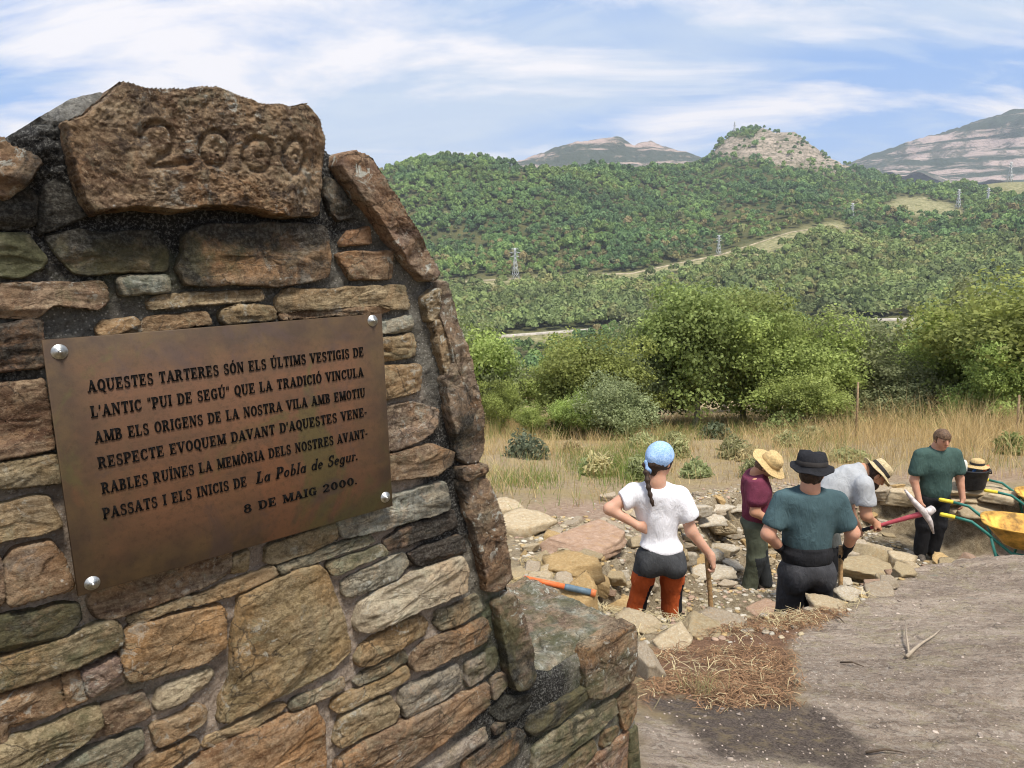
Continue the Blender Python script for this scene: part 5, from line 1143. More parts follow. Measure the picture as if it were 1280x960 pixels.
def mat_rock():
    t = NT("schist"); oi = t.t.nodes.new('ShaderNodeObjectInfo'); c = oi.outputs['Color']; rv = t.t.nodes.new('ShaderNodeVectorMath'); rv.operation = 'ADD'
    t.L.new(t.tc, rv.inputs[0]); t.L.new(oi.outputs['Location'], rv.inputs[1]); v = rv.outputs[0]
    n1 = t.noise(7, 6, .66, .6, v); n2 = t.noise(1, 6, .65, .4, t.map((9, 9, 60), vec=v)); n3 = t.noise(80, 4, .7, 0, v)
    col = t.mix(t.ramp(n1, ((.35, 0), (.66, 1))), t.mix(1., c, (.62, .60, .58), 'MULTIPLY'), c)
    col = t.mix(t.ramp(n2, ((.44, .55), (.62, 0))), col, t.mix(1., c, (.66, .56, .43), 'MULTIPLY'))
    col = t.mix(t.ramp(t.noise(5, 5, .6, .5, v), ((.56, 0), (.70, .55))), col, (.40, .25, .11))
    col = t.mix(t.ramp(n3, ((.32, .6), (.5, 0))), col, t.mix(1., c, (.45, .42, .4), 'MULTIPLY'))
    b = t.bump(n2, .8, .012); b = t.bump(t.noise(40, 7, .7, 0, v), .7, .010, b); t.bump(t.noise(200, 3, .7, 0, v), .4, .003, b)
    return t.done(col, .88, None, .2)
M_ROCK = mat_rock()
PAL = (.58, .49, .34); YEL = (.58, .42, .21); ROS = (.48, .34, .25); GRR = (.50, .43, .33); WHI = (.62, .57, .47); OLR = (.47, .39, .25)
SLAB = [mesh_np("slab", *rock_shape(600 + k, .22, 5), (M_ROCK,)) for k in range(6)]; BLK = [mesh_np("block", *rock_shape(640 + k, .42, 5), (M_ROCK,)) for k in range(8)]; FLT = [mesh_np("flat", *rock_shape(680 + k, .12, 5), (M_ROCK,)) for k in range(5)]
rr = random.Random(3)
def rock(px, py, wpx, dep, th, kind, colr, label, group="loose stones around the dig", rz=None, tilt=(0, 0), lift=.35, name="rock", p=None):
    """stone whose middle rests on the ground seen at that place; width from the photo, depth and thickness in metres"""
    p = hit(px, py) if p is None else p
    w = wpx * p[1] / FPX; me = {'s': SLAB, 'b': BLK, 'f': FLT}[kind]; me = me[rr.randrange(len(me))]; fl = {'s': .22, 'b': .42, 'f': .12}[kind]
    o = link(name, me, None, (p[0], p[1], p[2] + th * lift)); o.scale = (w / 1.72, dep / 1.72, th / (2 * fl)); o.rotation_euler = (math.radians(tilt[0]), math.radians(tilt[1]), rr.uniform(-.5, .5) if rz is None else math.radians(rz))
    v = rr.uniform(.88, 1.12); o.color = (*[min(1, x * v) for x in colr], 1); tag(o, label, "rock", group); return o
R = rock
R(652, 662, 74, .62, .17, 's', PAL, "pale thick slab beside the leaning wall edge", rz=5)
R(626, 642, 50, .5, .16, 's', PAL, "pale slab half hidden behind the wall edge, behind the thick slab")
R(727, 690, 108, .62, .13, 's', ROS, "large pinkish thin slab overhanging the left side of the pit", rz=-8, lift=.75)
R(715, 722, 66, .42, .17, 's', YEL, "yellow orange slab just beyond the orange handled tool", rz=-5)
R(696, 680, 36, .25, .10, 's', YEL, "small yellowish slab on the left rubble above the pink slab")
R(751, 657, 26, .22, .05, 's', GRR, "flat grey stone lying alone on the pink soil")
R(760, 626, 24, .2, .12, 'b', GRR, "small grey stone at the grass edge by the woman's elbow")
R(768, 761, 64, .42, 0.084, 's', YEL, "long yellowish rim stone behind the buttress top", rz=-14, lift=.05)
R(800, 785, 44, .36, 0.084, 's', PAL, "cream rim stone beside the buttress corner", rz=10, lift=.05)
R(838, 802, 56, .42, 0.084, 's', PAL, "flat cream rim slab in front of the woman's left boot", rz=-18, lift=.05)
R(872, 788, 60, .40, 0.072, 's', OLR, "olive rim slab below the wooden shaft", rz=12, lift=.05)
R(905, 781, 46, .32, 0.072, 's', GRR, "grey rim slab between the wooden shaft and the black trousers", rz=4, lift=.05)
R(812, 846, 34, .22, .16, 'b', GRR, "light grey block leaning by the buttress foot", rz=20)
R(955, 765, 56, .34, 0.084, 's', ROS, "rosy rim slab under the maroon shirted worker", rz=8, lift=.05)
R(988, 765, 34, .26, 0.084, 's', PAL, "pale lumpy rim stone left of the black trousers", lift=.05)
R(1036, 761, 58, .34, 0.084, 's', PAL, "broad pale rim stone right of the black trousers", rz=6, lift=.05)
R(1068, 751, 36, .3, 0.084, 's', WHI, "whitish broken rim stone beside the second wooden shaft", lift=.05)
R(1098, 741, 42, .32, 0.084, 's', GRR, "grey angular rim stone at the corner of the rock slab", lift=.05)
R(1085, 705, 44, .5, .24, 's', OLR, "leaning slab against the pit side under the pickaxe, left one", rz=60, tilt=(10, 38))
R(1106, 703, 34, .55, .2, 's', PAL, "leaning slab against the pit side under the pickaxe, right one", rz=65, tilt=(8, 48))
R(1062, 700, 40, .4, .25, 'b', GRR, "grey block in the pit behind the second wooden shaft")
R(1078, 722, 60, .5, .2, 'b', OLR, "olive block low in the pit right of the black trousers")
R(1125, 712, 40, .35, .22, 's', PAL, "pale slab below the boots of the man in green")
R(1134, 628, 52, .36, .24, 'b', PAL, "pale rectangular block beside the man in green", rz=-20)
R(1103, 622, 36, .3, .2, 'b', GRR, "grey lump behind the pickaxe handle")
R(1082, 610, 30, .26, .2, 'b', PAL, "pale lump beyond the bent worker's hat")
R(895, 668, 30, .3, .48, 's', PAL, "upright triangular pale slab left of the maroon shirted worker", tilt=(72, 8), rz=5, lift=.2)
FL = [(880, 655, 46), (862, 675, 44), (905, 692, 44), (880, 700, 40), (912, 668, 36), (868, 640, 44), (900, 640, 40), (925, 640, 34), (856, 700, 36), (893, 720, 44), (915, 712, 34), (846, 660, 40), (940, 655, 30), (872, 722, 34)]
for px, py, w_ in FL: R(px, py, w_, w_ / 100 * .8, .08, 'f', WHI, "flat whitish slab paving the bank between the woman and the maroon shirted worker", "flat paving slabs on the bank", rz=rr.uniform(-30, 30), lift=.6)
for k, (px, py, w_) in enumerate([(1212, 622, 64), (1207, 634, 58), (1222, 642, 60), (1190, 640, 40), (1246, 628, 50)]): R(px, py, w_, .5, .13, 's', PAL, "flat stone stacked under the black tub", "stacked stones under the tub", rz=rr.uniform(-8, 8), lift=.5)
# stones laid bare in the sides of the trench
rgn = np.random.RandomState(17)
PITr = resample(PIT, .09); bc = 0
for q in PITr:
    if q[1] > 7.5 and q[0] > 1.9: continue
    if rgn.rand() < .12: continue
    c = PIT.mean(0); dv = c - q; dv /= np.linalg.norm(dv); s = rgn.uniform(.02, .30); x, y = q + dv * s + rgn.normal(0, .03, 2); z = gsample(np.array([x]), np.array([y]))[0]
    w_ = rgn.uniform(.10, .30); R(0, 0, w_ / (y / FPX), w_ * rgn.uniform(.5, .9), w_ * rgn.uniform(.3, .55), 'b' if rgn.rand() < .55 else 's', [PAL, OLR, GRR, ROS, YEL][rgn.randint(5)], "broken stone sticking out of the trench side", "stones in the trench sides", p=np.array([x, y, z]), tilt=tuple(rgn.normal(0, 18, 2)), lift=.3, rz=rgn.uniform(0, 180)); bc += 1
# rubble on the banks
k = 0
while k < 120:
    px, py = rgn.uniform(640, 1210), rgn.uniform(598, 735)
    p = hit(px, py); zr = gsample(p[0:1], p[1:2], zrub)[0] 
    if zr < .45 or gsample(p[0:1], p[1:2], zrock)[0] > .3: continue
    w_ = rgn.uniform(.08, .26) ** 1.0; k += 1
    R(0, 0, w_ / (p[1] / FPX), w_ * rgn.uniform(.6, .95), w_ * rgn.uniform(.25, .5), 'b' if rgn.rand() < .5 else 's', [PAL, OLR, GRR, PAL, YEL, WHI][rgn.randint(6)], "loose broken stone in the rubble of the trench bank", "rubble stones on the banks", p=p, tilt=tuple(rgn.normal(0, 12, 2)), lift=.25, rz=rgn.uniform(0, 180))
# chips too many to count
def chips(name, XY, size, cols, emb=.2, seed=0):
    n = len(XY); D, F = ICO[2]; D = D[:]; rg = np.random.RandomState(seed); pr = np.array([rock_shape(800 + q, .4, 2, 1.4)[0] for q in range(8)]); S_ = size[:, None, None] / 2
    a = rg.uniform(0, 6.28, n); ca, sa = np.cos(a)[:, None], np.sin(a)[:, None]; P = pr[rg.randint(0, 8, n)] * S_ * np.array([1, .75, .5]); z = gsample(XY[:, 0], XY[:, 1])
    V = np.stack([P[..., 0] * ca - P[..., 1] * sa + XY[:, :1], P[..., 0] * sa + P[..., 1] * ca + XY[:, 1:], P[..., 2] + z[:, None] + emb * size[:, None] * .5], -1)
    m = D.shape[0]; FF = (F[None] + (np.arange(n) * m)[:, None, None]).reshape(-1, 3); o = link(name, mesh_np(name, V.reshape(-1, 3), FF, (M_CHIP,), attrs={'tint': np.repeat(cols, m, 0)}, smooth=False)); tag(o, kind='stuff')
def mat_chip():
    t = NT("stone_chips"); c, _ = t.attr('tint'); n = t.noise(60, 5, .7); t.bump(t.noise(90, 5, .7), .6, .006); return t.done(t.mix(t.ramp(n, ((.3, 0), (.7, 1))), t.mix(1., c, (.6, .57, .54), 'MULTIPLY'), c), .9, None, .15)
M_CHIP = mat_chip()
def zpts(Z, n, x0, x1, y0, y1):
    x = rgn.uniform(x0, x1, n); y = rgn.uniform(y0, y1, n); m = rgn.rand(n) < gsample(x, y, Z); return np.stack([x[m], y[m]], 1)
XY = zpts(np.clip(zrub, 0, 1) ** 1.5, 9000, -.4, 5.5, 4.3, 12.5); CC = np.array([PAL, OLR, GRR, ROS, WHI, YEL]) * .92
chips("rubble", XY, rgn.uniform(.02, .10, len(XY)) ** 1.0, CC[rgn.randint(0, 6, len(XY))] * rgn.uniform(.7, 1.1, (len(XY), 1)), .15, 5)
XY = zpts(np.clip(zpink, 0, 1) * .9, 900, -.4, 8, 7, 14); chips("gravel", XY, rgn.uniform(.015, .06, len(XY)), CC[rgn.randint(0, 6, len(XY))] * .85, .1, 6)
XY = zpts(np.clip(zrock + .6 * zdark + .3 * zlit, 0, 1), 9000, .3, 4.5, 2.0, 7.2); chips("gravel", XY, rgn.uniform(.004, .015, len(XY)) * (1 + 1.4 * (rgn.rand(len(XY)) < .05)), np.array([.42, .35, .29]) * rgn.uniform(.4, 1.4, (len(XY), 1)), .2, 7)
# ------------------------------------------------------------------ tools, tub, barrows, stakes, pylons
M_WOODH = simple("ash_handle", (.36, .22, .10), .6, 0, .25, 40, .2, 120); M_IRON = simple("worn_iron", (.42, .40, .38), .5, .7, .2, 40); M_STRAWH = simple("straw_hat", (.52, .37, .17), .85, 0, .18, 60, .8, 180)
M_RUB = simple("black_rubber", (.028, .028, .03), .65, 0, .25, 25); M_BAND = simple("dark_hat_band", (.03, .026, .024), .8)
def lathe(prof, n=32, m=None, c=(0, 0, 0), wob=0, seed=0, mat=0, oval=1.0):
    m = m or MB(); V = []
    for k, (r, z) in enumerate(prof):
        for q in range(n):
            a = 2 * math.pi * q / n; w = wob * r * vnoise(np.array([[math.cos(a) * 1.5, math.sin(a) * 1.5, seed]]), seed)[0]; V.append((c[0] + r * math.cos(a), c[1] + r * oval * math.sin(a), c[2] + z + w))
    F = [[k * n + q, k * n + (q + 1) % n, (k + 1) * n + (q + 1) % n, (k + 1) * n + q] for k in range(len(prof) - 1) for q in range(n)]
    m.add(V, F, mat); return m
def frame_from(d, up=(0, 0, 1)):
    d = np.array(d, float); d /= np.linalg.norm(d); x = np.cross(up, d); x /= np.linalg.norm(x) + 1e-9; return np.stack([x, np.cross(d, x), d], 1)
def hafted(name, top, bot, label, cat, head=True, r=.017):
    """wooden shaft standing on the ground with a buried iron head"""
    top, bot = np.array(top), np.array(bot); o = empty(name, bot); tag(o, label, cat); d = top - bot; m = MB(); n_ = 8
    m.tube([d * s + .004 * np.array([math.sin(s * 5), 0, 0]) for s in np.linspace(0, 1, n_)], [r * (1.25 - .3 * s if s < .5 else 1.1 - .0 * s) for s in np.linspace(0, 1, n_)], 12); m.build("shaft", M_WOODH, o)
    if head:
        m = MB(); m.tube([(-.20, 0, -.03), (-.09, 0, .015), (0, 0, .03), (.09, 0, .015), (.20, 0, -.03)], [.006, .018, .028, .018, .006], 8); m.build("head", M_IRON, o)
    return o
# pickaxe with the red handle (held by the bent worker)
PICK_A, PICK_B = at(1066, 666, 6.74), at(1160, 640, 6.50)
def pick_red():
    a, b = PICK_A, PICK_B; a, b = np.array(a), np.array(b); o = empty("pickaxe", a); tag(o, "pickaxe with a red and black handle and pale steel head held by the bent worker", "pickaxe"); d = b - a
    m = MB(); m.tube([d * s for s in np.linspace(.22, .98, 9)], [.018, .018, .018, .019, .021, .023, .025, .028, .030], 14); m.build("handle", simple("red_fibreglass", (.42, .075, .095), .5, 0, .2, 12), o)
    m = MB(); m.tube([d * s for s in (-.02, .0, .1, .24)], [.012, .019, .019, .0185], 14); m.build("grip", M_RUB, o)
    h = [at(x, y, Y) - a for x, y, Y in ((1131, 612, 6.60), (1137, 620, 6.57), (1146, 631, 6.53), (1156, 641, 6.50), (1163, 653, 6.47), (1167, 667, 6.45))]
    m = MB(); m.tube(h, [.010, .020, .028, .036, .024, .008], 10); e = at(1166, 636, 6.52) - a; m.tube([d * .96, d * 1.0, e], [.036, .042, .036], 14); m.build("head", simple("pale_steel", (.55, .49, .46), .55, .35, .2, 30), o)
pick_red()
# tool with orange handle lying left of the pit
pa, pb = at(655, 722, 4.85), at(745, 742, 4.75)
for f_, w_, lb in ((.25, 62, "pale slab under the straw covered end of the orange tool"), (.72, 54, "tan slab under the blue grey grip of the orange tool")):
    q = pa + (pb - pa) * f_; zg = gsample(q[:1], q[1:2])[0]; t_ = (q[2] - .02 - zg) + .06; rock(0, 0, w_, .26, t_, 's', (PAL if f_ < .5 else YEL), lb, p=np.array([q[0], q[1] + .02, zg - .06]), lift=.5)
o = empty("hand_tool", pa); tag(o, "orange handled tool with a blue grey grip lying on straw left of the pit", "tool"); d = pb - pa
m = MB(); m.tube([d * s for s in (0, .3, .58)], [.016, .019, .020], 12); m.build("handle", simple("orange_fibreglass", (.62, .15, .045), .5), o)
m = MB(); m.tube([d * s for s in (.56, .6, .8, .93)], [.019, .024, .023, .024], 12); m.build("grip", simple("blue_grey_rubber", (.10, .15, .19), .6), o)
m = MB(); m.tube([d * s for s in (.92, .94, 1.0)], [.020, .027, .025], 12); m.build("end_cap", simple("orange_cap", (.58, .17, .06), .5), o)
# wheelbarrows
M_TRAY = simple("yellow_tray", (.60, .33, .06), .6, 0, .34, 9, .3, 60); M_GREENT = simple("green_tube", (.035, .17, .135), .45, 0, .15, 10); M_YGRIP = simple("yellow_grip", (.72, .56, .05), .55); M_TYRE = simple("tyre", (.02, .02, .02), .85); M_RIM = simple("wheel_rim", (.55, .40, .07), .5)
def barrow():
    o = empty("wheelbarrow"); m = MB(); n = 40
    def loop(L, W, z, xo, p=3.2):
        return [(xo + L / 2 * np.sign(math.cos(a)) * abs(math.cos(a)) ** (2 / p), W / 2 * np.sign(math.sin(a)) * abs(math.sin(a)) ** (2 / p), z + (.07 * max(0, math.cos(a)) if z > .4 else 0)) for a in np.linspace(0, 2 * math.pi, n, endpoint=False)]
    Ls = [loop(.44, .34, .30, .1), (loop(.58, .44, .34, .1)), loop(.92, .64, .555, .10), loop(.99, .69, .56, .10), loop(.99, .69, .545, .10), loop(.93, .65, .535, .10), loop(.57, .43, .325, .1), loop(.42, .32, .285, .1)]
    Vv = [p for l in Ls for p in l]; k = len(Ls); Ff = [[i * n + q, i * n + (q + 1) % n, (i + 1) * n + (q + 1) % n, (i + 1) * n + q] for i in range(k - 1) for q in range(n)]; Ff += [list(range(n))[::-1], [(k - 1) * n + q for q in range(n)]]
    m.add(Vv, Ff); m.build("tray", M_TRAY, o)
    for s in (-1, 1):
        y = .27 * s; f = MB(); f.tube([(-.68, y * 1.05, .615), (-.50, y * 1.05, .585), (-.36, y, .48), (-.1, y * .92, .265), (.25, y * .7, .22), (.62, .07 * s, .20)], .017, 10); hdl = f.build("handle", M_GREENT, o)
        g = MB(); g.tube([(-.81, y * 1.05, .625), (-.79, y * 1.05, .624), (-.66, y * 1.05, .613)], [.018, .024, .023], 12); g.build("grip", M_YGRIP, hdl)
        l = MB(); l.tube([(-.30, y, .42), (-.20, y, .06), (-.16, y, .012), (-.02, y, .012), (.02, y, .26)], .015, 8); l.build("leg", M_GREENT, o)
    w = MB(); R0, r0 = .165, .038; 
    for i in range(28):
        for q in range(10):
            pass
    V2 = [(.64 + (R0 + r0 * math.cos(b)) * math.cos(a), r0 * 1.1 * math.sin(b), .20 + (R0 + r0 * math.cos(b)) * math.sin(a)) for a in np.linspace(0, 6.2832, 28, endpoint=False) for b in np.linspace(0, 6.2832, 10, endpoint=False)]
    w.add(V2, [[i * 10 + q, i * 10 + (q + 1) % 10, ((i + 1) % 28) * 10 + (q + 1) % 10, ((i + 1) % 28) * 10 + q] for i in range(28) for q in range(10)]); wh = w.build("wheel", M_TYRE, o)
    rm = MB(); rm.tube([(.64, -.03, .20), (.64, .03, .20)], .132, 24); rm.tube([(.64, -.08, .20), (.64, .08, .20)], .018, 10); rm.build("rim", M_RIM, wh); return o
GB = "yellow wheelbarrows beside the dig"
b1 = barrow(); g = at(1176, 643, 7.75); rz = math.radians(-30); q = np.array([math.cos(rz) * -.80 - math.sin(rz) * -.28, math.sin(rz) * -.80 + math.cos(rz) * -.28]); zg = g[2] - .622
b1.location = (g[0] - q[0], g[1] - q[1], zg); b1.rotation_euler = (0, 0, rz); tag(b1, "yellow wheelbarrow with green handles nearer the rock slab, both yellow grips in view", "wheelbarrow", GB)
b2 = copy_tree(b1); g = at(1231, 613, 9.0); rz = math.radians(-24); q = np.array([math.cos(rz) * -.80 - math.sin(rz) * -.28, math.sin(rz) * -.80 + math.cos(rz) * -.28]); b2.location = (g[0] - q[0], g[1] - q[1], g[2] - .622); b2.rotation_euler = (0, 0, rz); tag(b2, "yellow wheelbarrow farther back, cut by the right edge of the photo", "wheelbarrow", GB)
# black tub with tools and a straw hat
tb = at(1213, 609, 9.45); tub = empty("tub", tb); tub.scale = (1.1, 1.1, 1.22); tag(tub, "black plastic tub full of hand tools on stacked stones", "tub")
m = lathe([(.0, .004), (.155, .0), (.165, .01), (.182, .12), (.186, .125), (.196, .205), (.208, .208), (.210, .225), (.20, .228), (.188, .215), (.155, .02), (0, .018)], 40, oval=.85); m.build("body", M_RUB, tub)
for s in (-1, 1):
    h = MB(); h.tube([(.205 * s, -.05, .215), (.222 * s, -.045, .17), (.226 * s, 0, .16), (.222 * s, .045, .17), (.205 * s, .05, .215)], .008, 8); h.build("handle", M_RUB, tub)
for nm, c0, pts, rad, lb in (("trowel", (.07, .20, .50), [(-.05, -.04, .12), (.02, -.06, .262), (.10, -.07, .268)], [.012, .02, .015], "blue handled tool lying in the black tub"), ("hand_brush", (.55, .14, .06), [(.05, -.1, .16), (.13, -.09, .25), (.17, -.05, .262)], [.01, .018, .016], "orange red handled tool in the black tub"), ("plastic_bottle", (.72, .70, .62), [(-.11, -.02, .03), (-.115, -.02, .26), (-.115, -.02, .30), (-.115, -.02, .33)], [.035, .036, .032, .014], "whitish upright container in the black tub"), ("plastic_bottle", (.62, .58, .48), [(-.165, -.02, .06), (-.17, -.02, .25), (-.172, -.02, .27)], [.02, .022, .01], "thin beige upright piece at the left rim of the black tub")):
    o = empty(nm, tb); o.scale = (1.08, 1.08, 1.22); tag(o, lb, "tool" if nm != "plastic_bottle" else "container"); m = MB(); m.tube(pts, rad, 12); m.build("handle" if nm != "plastic_bottle" else "body", simple(nm + "_plastic", c0, .5), o)
    if nm == "trowel": m = MB(); m.box((-.09, -.02, .08), (.07, .05, .006)); m.build("blade", M_IRON, o)
def hat(name, loc, label, brim, crown, hgt, mats, Rm=None, wob=.12, seed=0, band=True, cat="hat", sc=1.0):
    o = empty(name, loc); tag(o, label, cat); o.scale = (sc,) * 3
    pr = [(crown * .0, hgt), (crown * .55, hgt * .985), (crown * .86, hgt * .88), (crown * .98, hgt * .55), (crown * 1.03, .012), (crown * 1.15, .0), (brim * .97, -.012), (brim, -.014), (brim, -.020), (crown * 1.1, -.008), (crown * .99, 0), (crown * .93, hgt * .5), (crown * .8, hgt * .84), (0, hgt * .95)]
    lathe(pr, 40, wob=wob, seed=seed).build("brim_and_crown", mats[0], o)
    if band: lathe([(crown * 1.045, .01), (crown * 1.05, .012), (crown * 1.035, .042), (crown * 1.02, .043)], 40).build("hat_band", mats[1], o)
    if Rm is not None: o.rotation_euler = Matrix([list(r_) for r_ in Rm]).to_euler()
    return o
hat("straw_hat", tb + np.array([.055, -.02, .325]), "straw hat with a dark band lying on top of the black tub", .15, .088, .09, (M_STRAWH, M_BAND), wob=.06, seed=4)
# stakes
M_STK = simple("weathered_stake", (.27, .19, .11), .9, 0, .25, 20)
for px, py0, py1, Y, lb in ((1069, 548, 478, 17, "tall thin wooden stake in the dry grass behind the workers"), (1270, 542, 494, 15, "short wooden stake at the right edge in front of the fresh green trees")):
    p = at(px, py0, Y); t_ = at(px, py1, Y); g_ = gsample(p[:1], p[1:2])[0]; o = empty("stake", (p[0], p[1], g_)); tag(o, lb, "stake", "wooden stakes in the field"); m = MB(); m.tube([(0, 0, -.2), (.01, 0, (t_[2] - g_) * .5), (0, .01, t_[2] - g_)], [.03, .028, .022], 7); m.build("post", M_STK, o)
# twig on the rock slab
p0 = hit(1138, 823); tw = [hit(x, y) for x, y in ((1133, 826), (1143, 815), (1152, 808), (1166, 799), (1178, 788))]; o = empty("fallen_branch", p0); tag(o, "dry forked twig lying on the grey rock slab", "twig"); m = MB()
m.tube([q - p0 + np.array([0, 0, .018]) for q in tw], [.011, .010, .008, .006, .003], 7); q = hit(1131, 783); m.tube([hit(1136, 820) - p0 + np.array([0, 0, .015]), (hit(1132, 800) - p0) + np.array([0, 0, .05]), q - p0 + np.array([0, 0, .05])], [.006, .005, .002], 6); m.build("stem", simple("dry_twig", (.33, .27, .20), .9), o)
for (x0, y0, x1, y1) in ((1082, 945, 1130, 946), (1042, 772, 1056, 782), (1050, 830, 1080, 836)):
    a, b = hit(x0, y0), hit(x1, y1); o = empty("fallen_branch", a); tag(o, {1082: "short dark twig at the lower edge of the rock slab", 1042: "thin dark twig at the top of the pine litter", 1050: "thin twig on the rock right of the pine litter"}[x0], "twig"); m = MB(); m.tube([(0, 0, .01), (b - a) * .5 + np.array([0, 0, .025]), b - a + np.array([0, 0, .01])], [.005, .005, .002], 6); m.build("stem", simple("dark_twig", (.09, .065, .045), .9), o)
# pylons and poles
M_GALV = simple("galvanised", (.52, .53, .52), .6, .2, .1, 1)
def pylon(px, py0, py1, Y, label, arms=3):
    b, Y = far_hit(px, py0); b = b.copy(); Yd = b[1]; H = at(px, py1, Yd)[2] - b[2]; H = max(H, 14); o = empty("pylon", b, .4); tag(o, label, "pylon", "power line pylons on the hills"); m = MB(); t = max(.2, Y * .00034); w0, w1 = H * .10, H * .022; zs = [0, .22, .42, .58, .72, .86, 1.0]
    wz = lambda z: w0 + (w1 - w0) * min(1, z / .72)
    for sx in (-1, 1):
        for sy in (-1, 1): m.tube([(sx * wz(z), sy * wz(z), z * H) for z in zs], t, 4)
    for a, c in zip(zs[:-1], zs[1:]):
        for s in (-1, 1):
            m.tube([(-wz(a), s * wz(a), a * H), (wz(c), s * wz(c), c * H)], t * .7, 4); m.tube([(wz(a), s * wz(a), a * H), (-wz(c), s * wz(c), c * H)], t * .7, 4); m.tube([(s * wz(a), -wz(a), a * H), (s * wz(c), wz(c), c * H)], t * .7, 4)
    m.build("mast", M_GALV, o); m = MB()
    for z, L in ((.72, .15), (.84, .19), (.96, .13))[:arms]:
        for s in (-1, 1): m.tube([(s * wz(z), 0, z * H), (s * L * H, 0, z * H + .01 * H)], t * .9, 4); m.tube([(s * w1, 0, (z + .045) * H), (s * L * H, 0, z * H + .01 * H)], t * .7, 4)
    m.build("cross_arms", M_GALV, o)
pylon(644, 350, 310, 930, "nearest pylon, standing on the dirt track left of the others")
pylon(898, 319, 294, 1000, "pylon where the dirt track bends below the clearing")
pylon(1062, 277, 254, 1250, "pylon just right of the grassy clearing")
pylon(1192, 261, 237, 1450, "left pylon of the pair behind the bare rocky knoll")
pylon(1228, 257, 235, 1500, "right pylon of the pair behind the bare rocky knoll")
pylon(1253, 228, 203, 2000, "pylon on the skyline before the far blue mountain")
pylon(914, 170, 152, 2250, "thin mast on the left shoulder of the rocky peak", 1)
b = at(1151, 417, 640); o = empty("roadside_pole", b); tag(o, "white pole standing beside the valley road", "pole"); m = MB(); m.tube([(0, 0, -2), (0, 0, at(1151, 394, 640)[2] - b[2])], .5, 6); m.build("post", simple("white_pole", (.75, .73, .68), .6), o)
# ------------------------------------------------------------------ people: one smooth skin per body, clothes as shells over it
def surf_nets(F, org, h):
    s = F < 0; nx, ny, nz = F.shape
    c = np.zeros((nx - 1, ny - 1, nz - 1), np.uint8)
    for a in (0, 1):
        for b in (0, 1):
            for d in (0, 1): c += s[a:nx - 1 + a, b:ny - 1 + b, d:nz - 1 + d]
    cell = (c > 0) & (c < 8); idx = np.full(cell.shape, -1); idx[cell] = np.arange(cell.sum()); I = np.argwhere(cell); acc = np.zeros((len(I), 3)); cnt = np.zeros(len(I))
    corner = [(a, b, d) for a in (0, 1) for b in (0, 1) for d in (0, 1)]
    for p in corner:
        for ax in range(3):
            if p[ax]: continue
            q = list(p); q[ax] = 1; f0 = F[I[:, 0] + p[0], I[:, 1] + p[1], I[:, 2] + p[2]]; f1 = F[I[:, 0] + q[0], I[:, 1] + q[1], I[:, 2] + q[2]]; m = (f0 < 0) != (f1 < 0)
            t = np.where(m, f0 / np.where(m, f0 - f1, 1), 0); P = np.tile(np.array(p, float), (len(I), 1)); P[:, ax] = t; acc[m] += P[m]; cnt[m] += 1
    V = (I + acc / cnt[:, None]) * h + org; Q = []
    for ax in range(3):
        b, d = (ax + 1) % 3, (ax + 2) % 3; sl0 = [slice(None)] * 3; sl1 = [slice(None)] * 3; sl0[ax] = slice(0, -1); sl1[ax] = slice(1, None); e = s[tuple(sl0)] != s[tuple(sl1)]; E = np.argwhere(e); ok = (E[:, b] > 0) & (E[:, d] > 0) & (E[:, b] < F.shape[b] - 1) & (E[:, d] < F.shape[d] - 1); E = E[ok]
        def g(ob, od): J = E.copy(); J[:, b] -= ob; J[:, d] -= od; return idx[J[:, 0], J[:, 1], J[:, 2]]
        q = np.stack([g(1, 1), g(0, 1), g(0, 0), g(1, 0)], 1); fl = ~s[E[:, 0], E[:, 1], E[:, 2]]; q[fl] = q[fl][:, ::-1]; Q.append(q)
    return V, np.concatenate(Q)
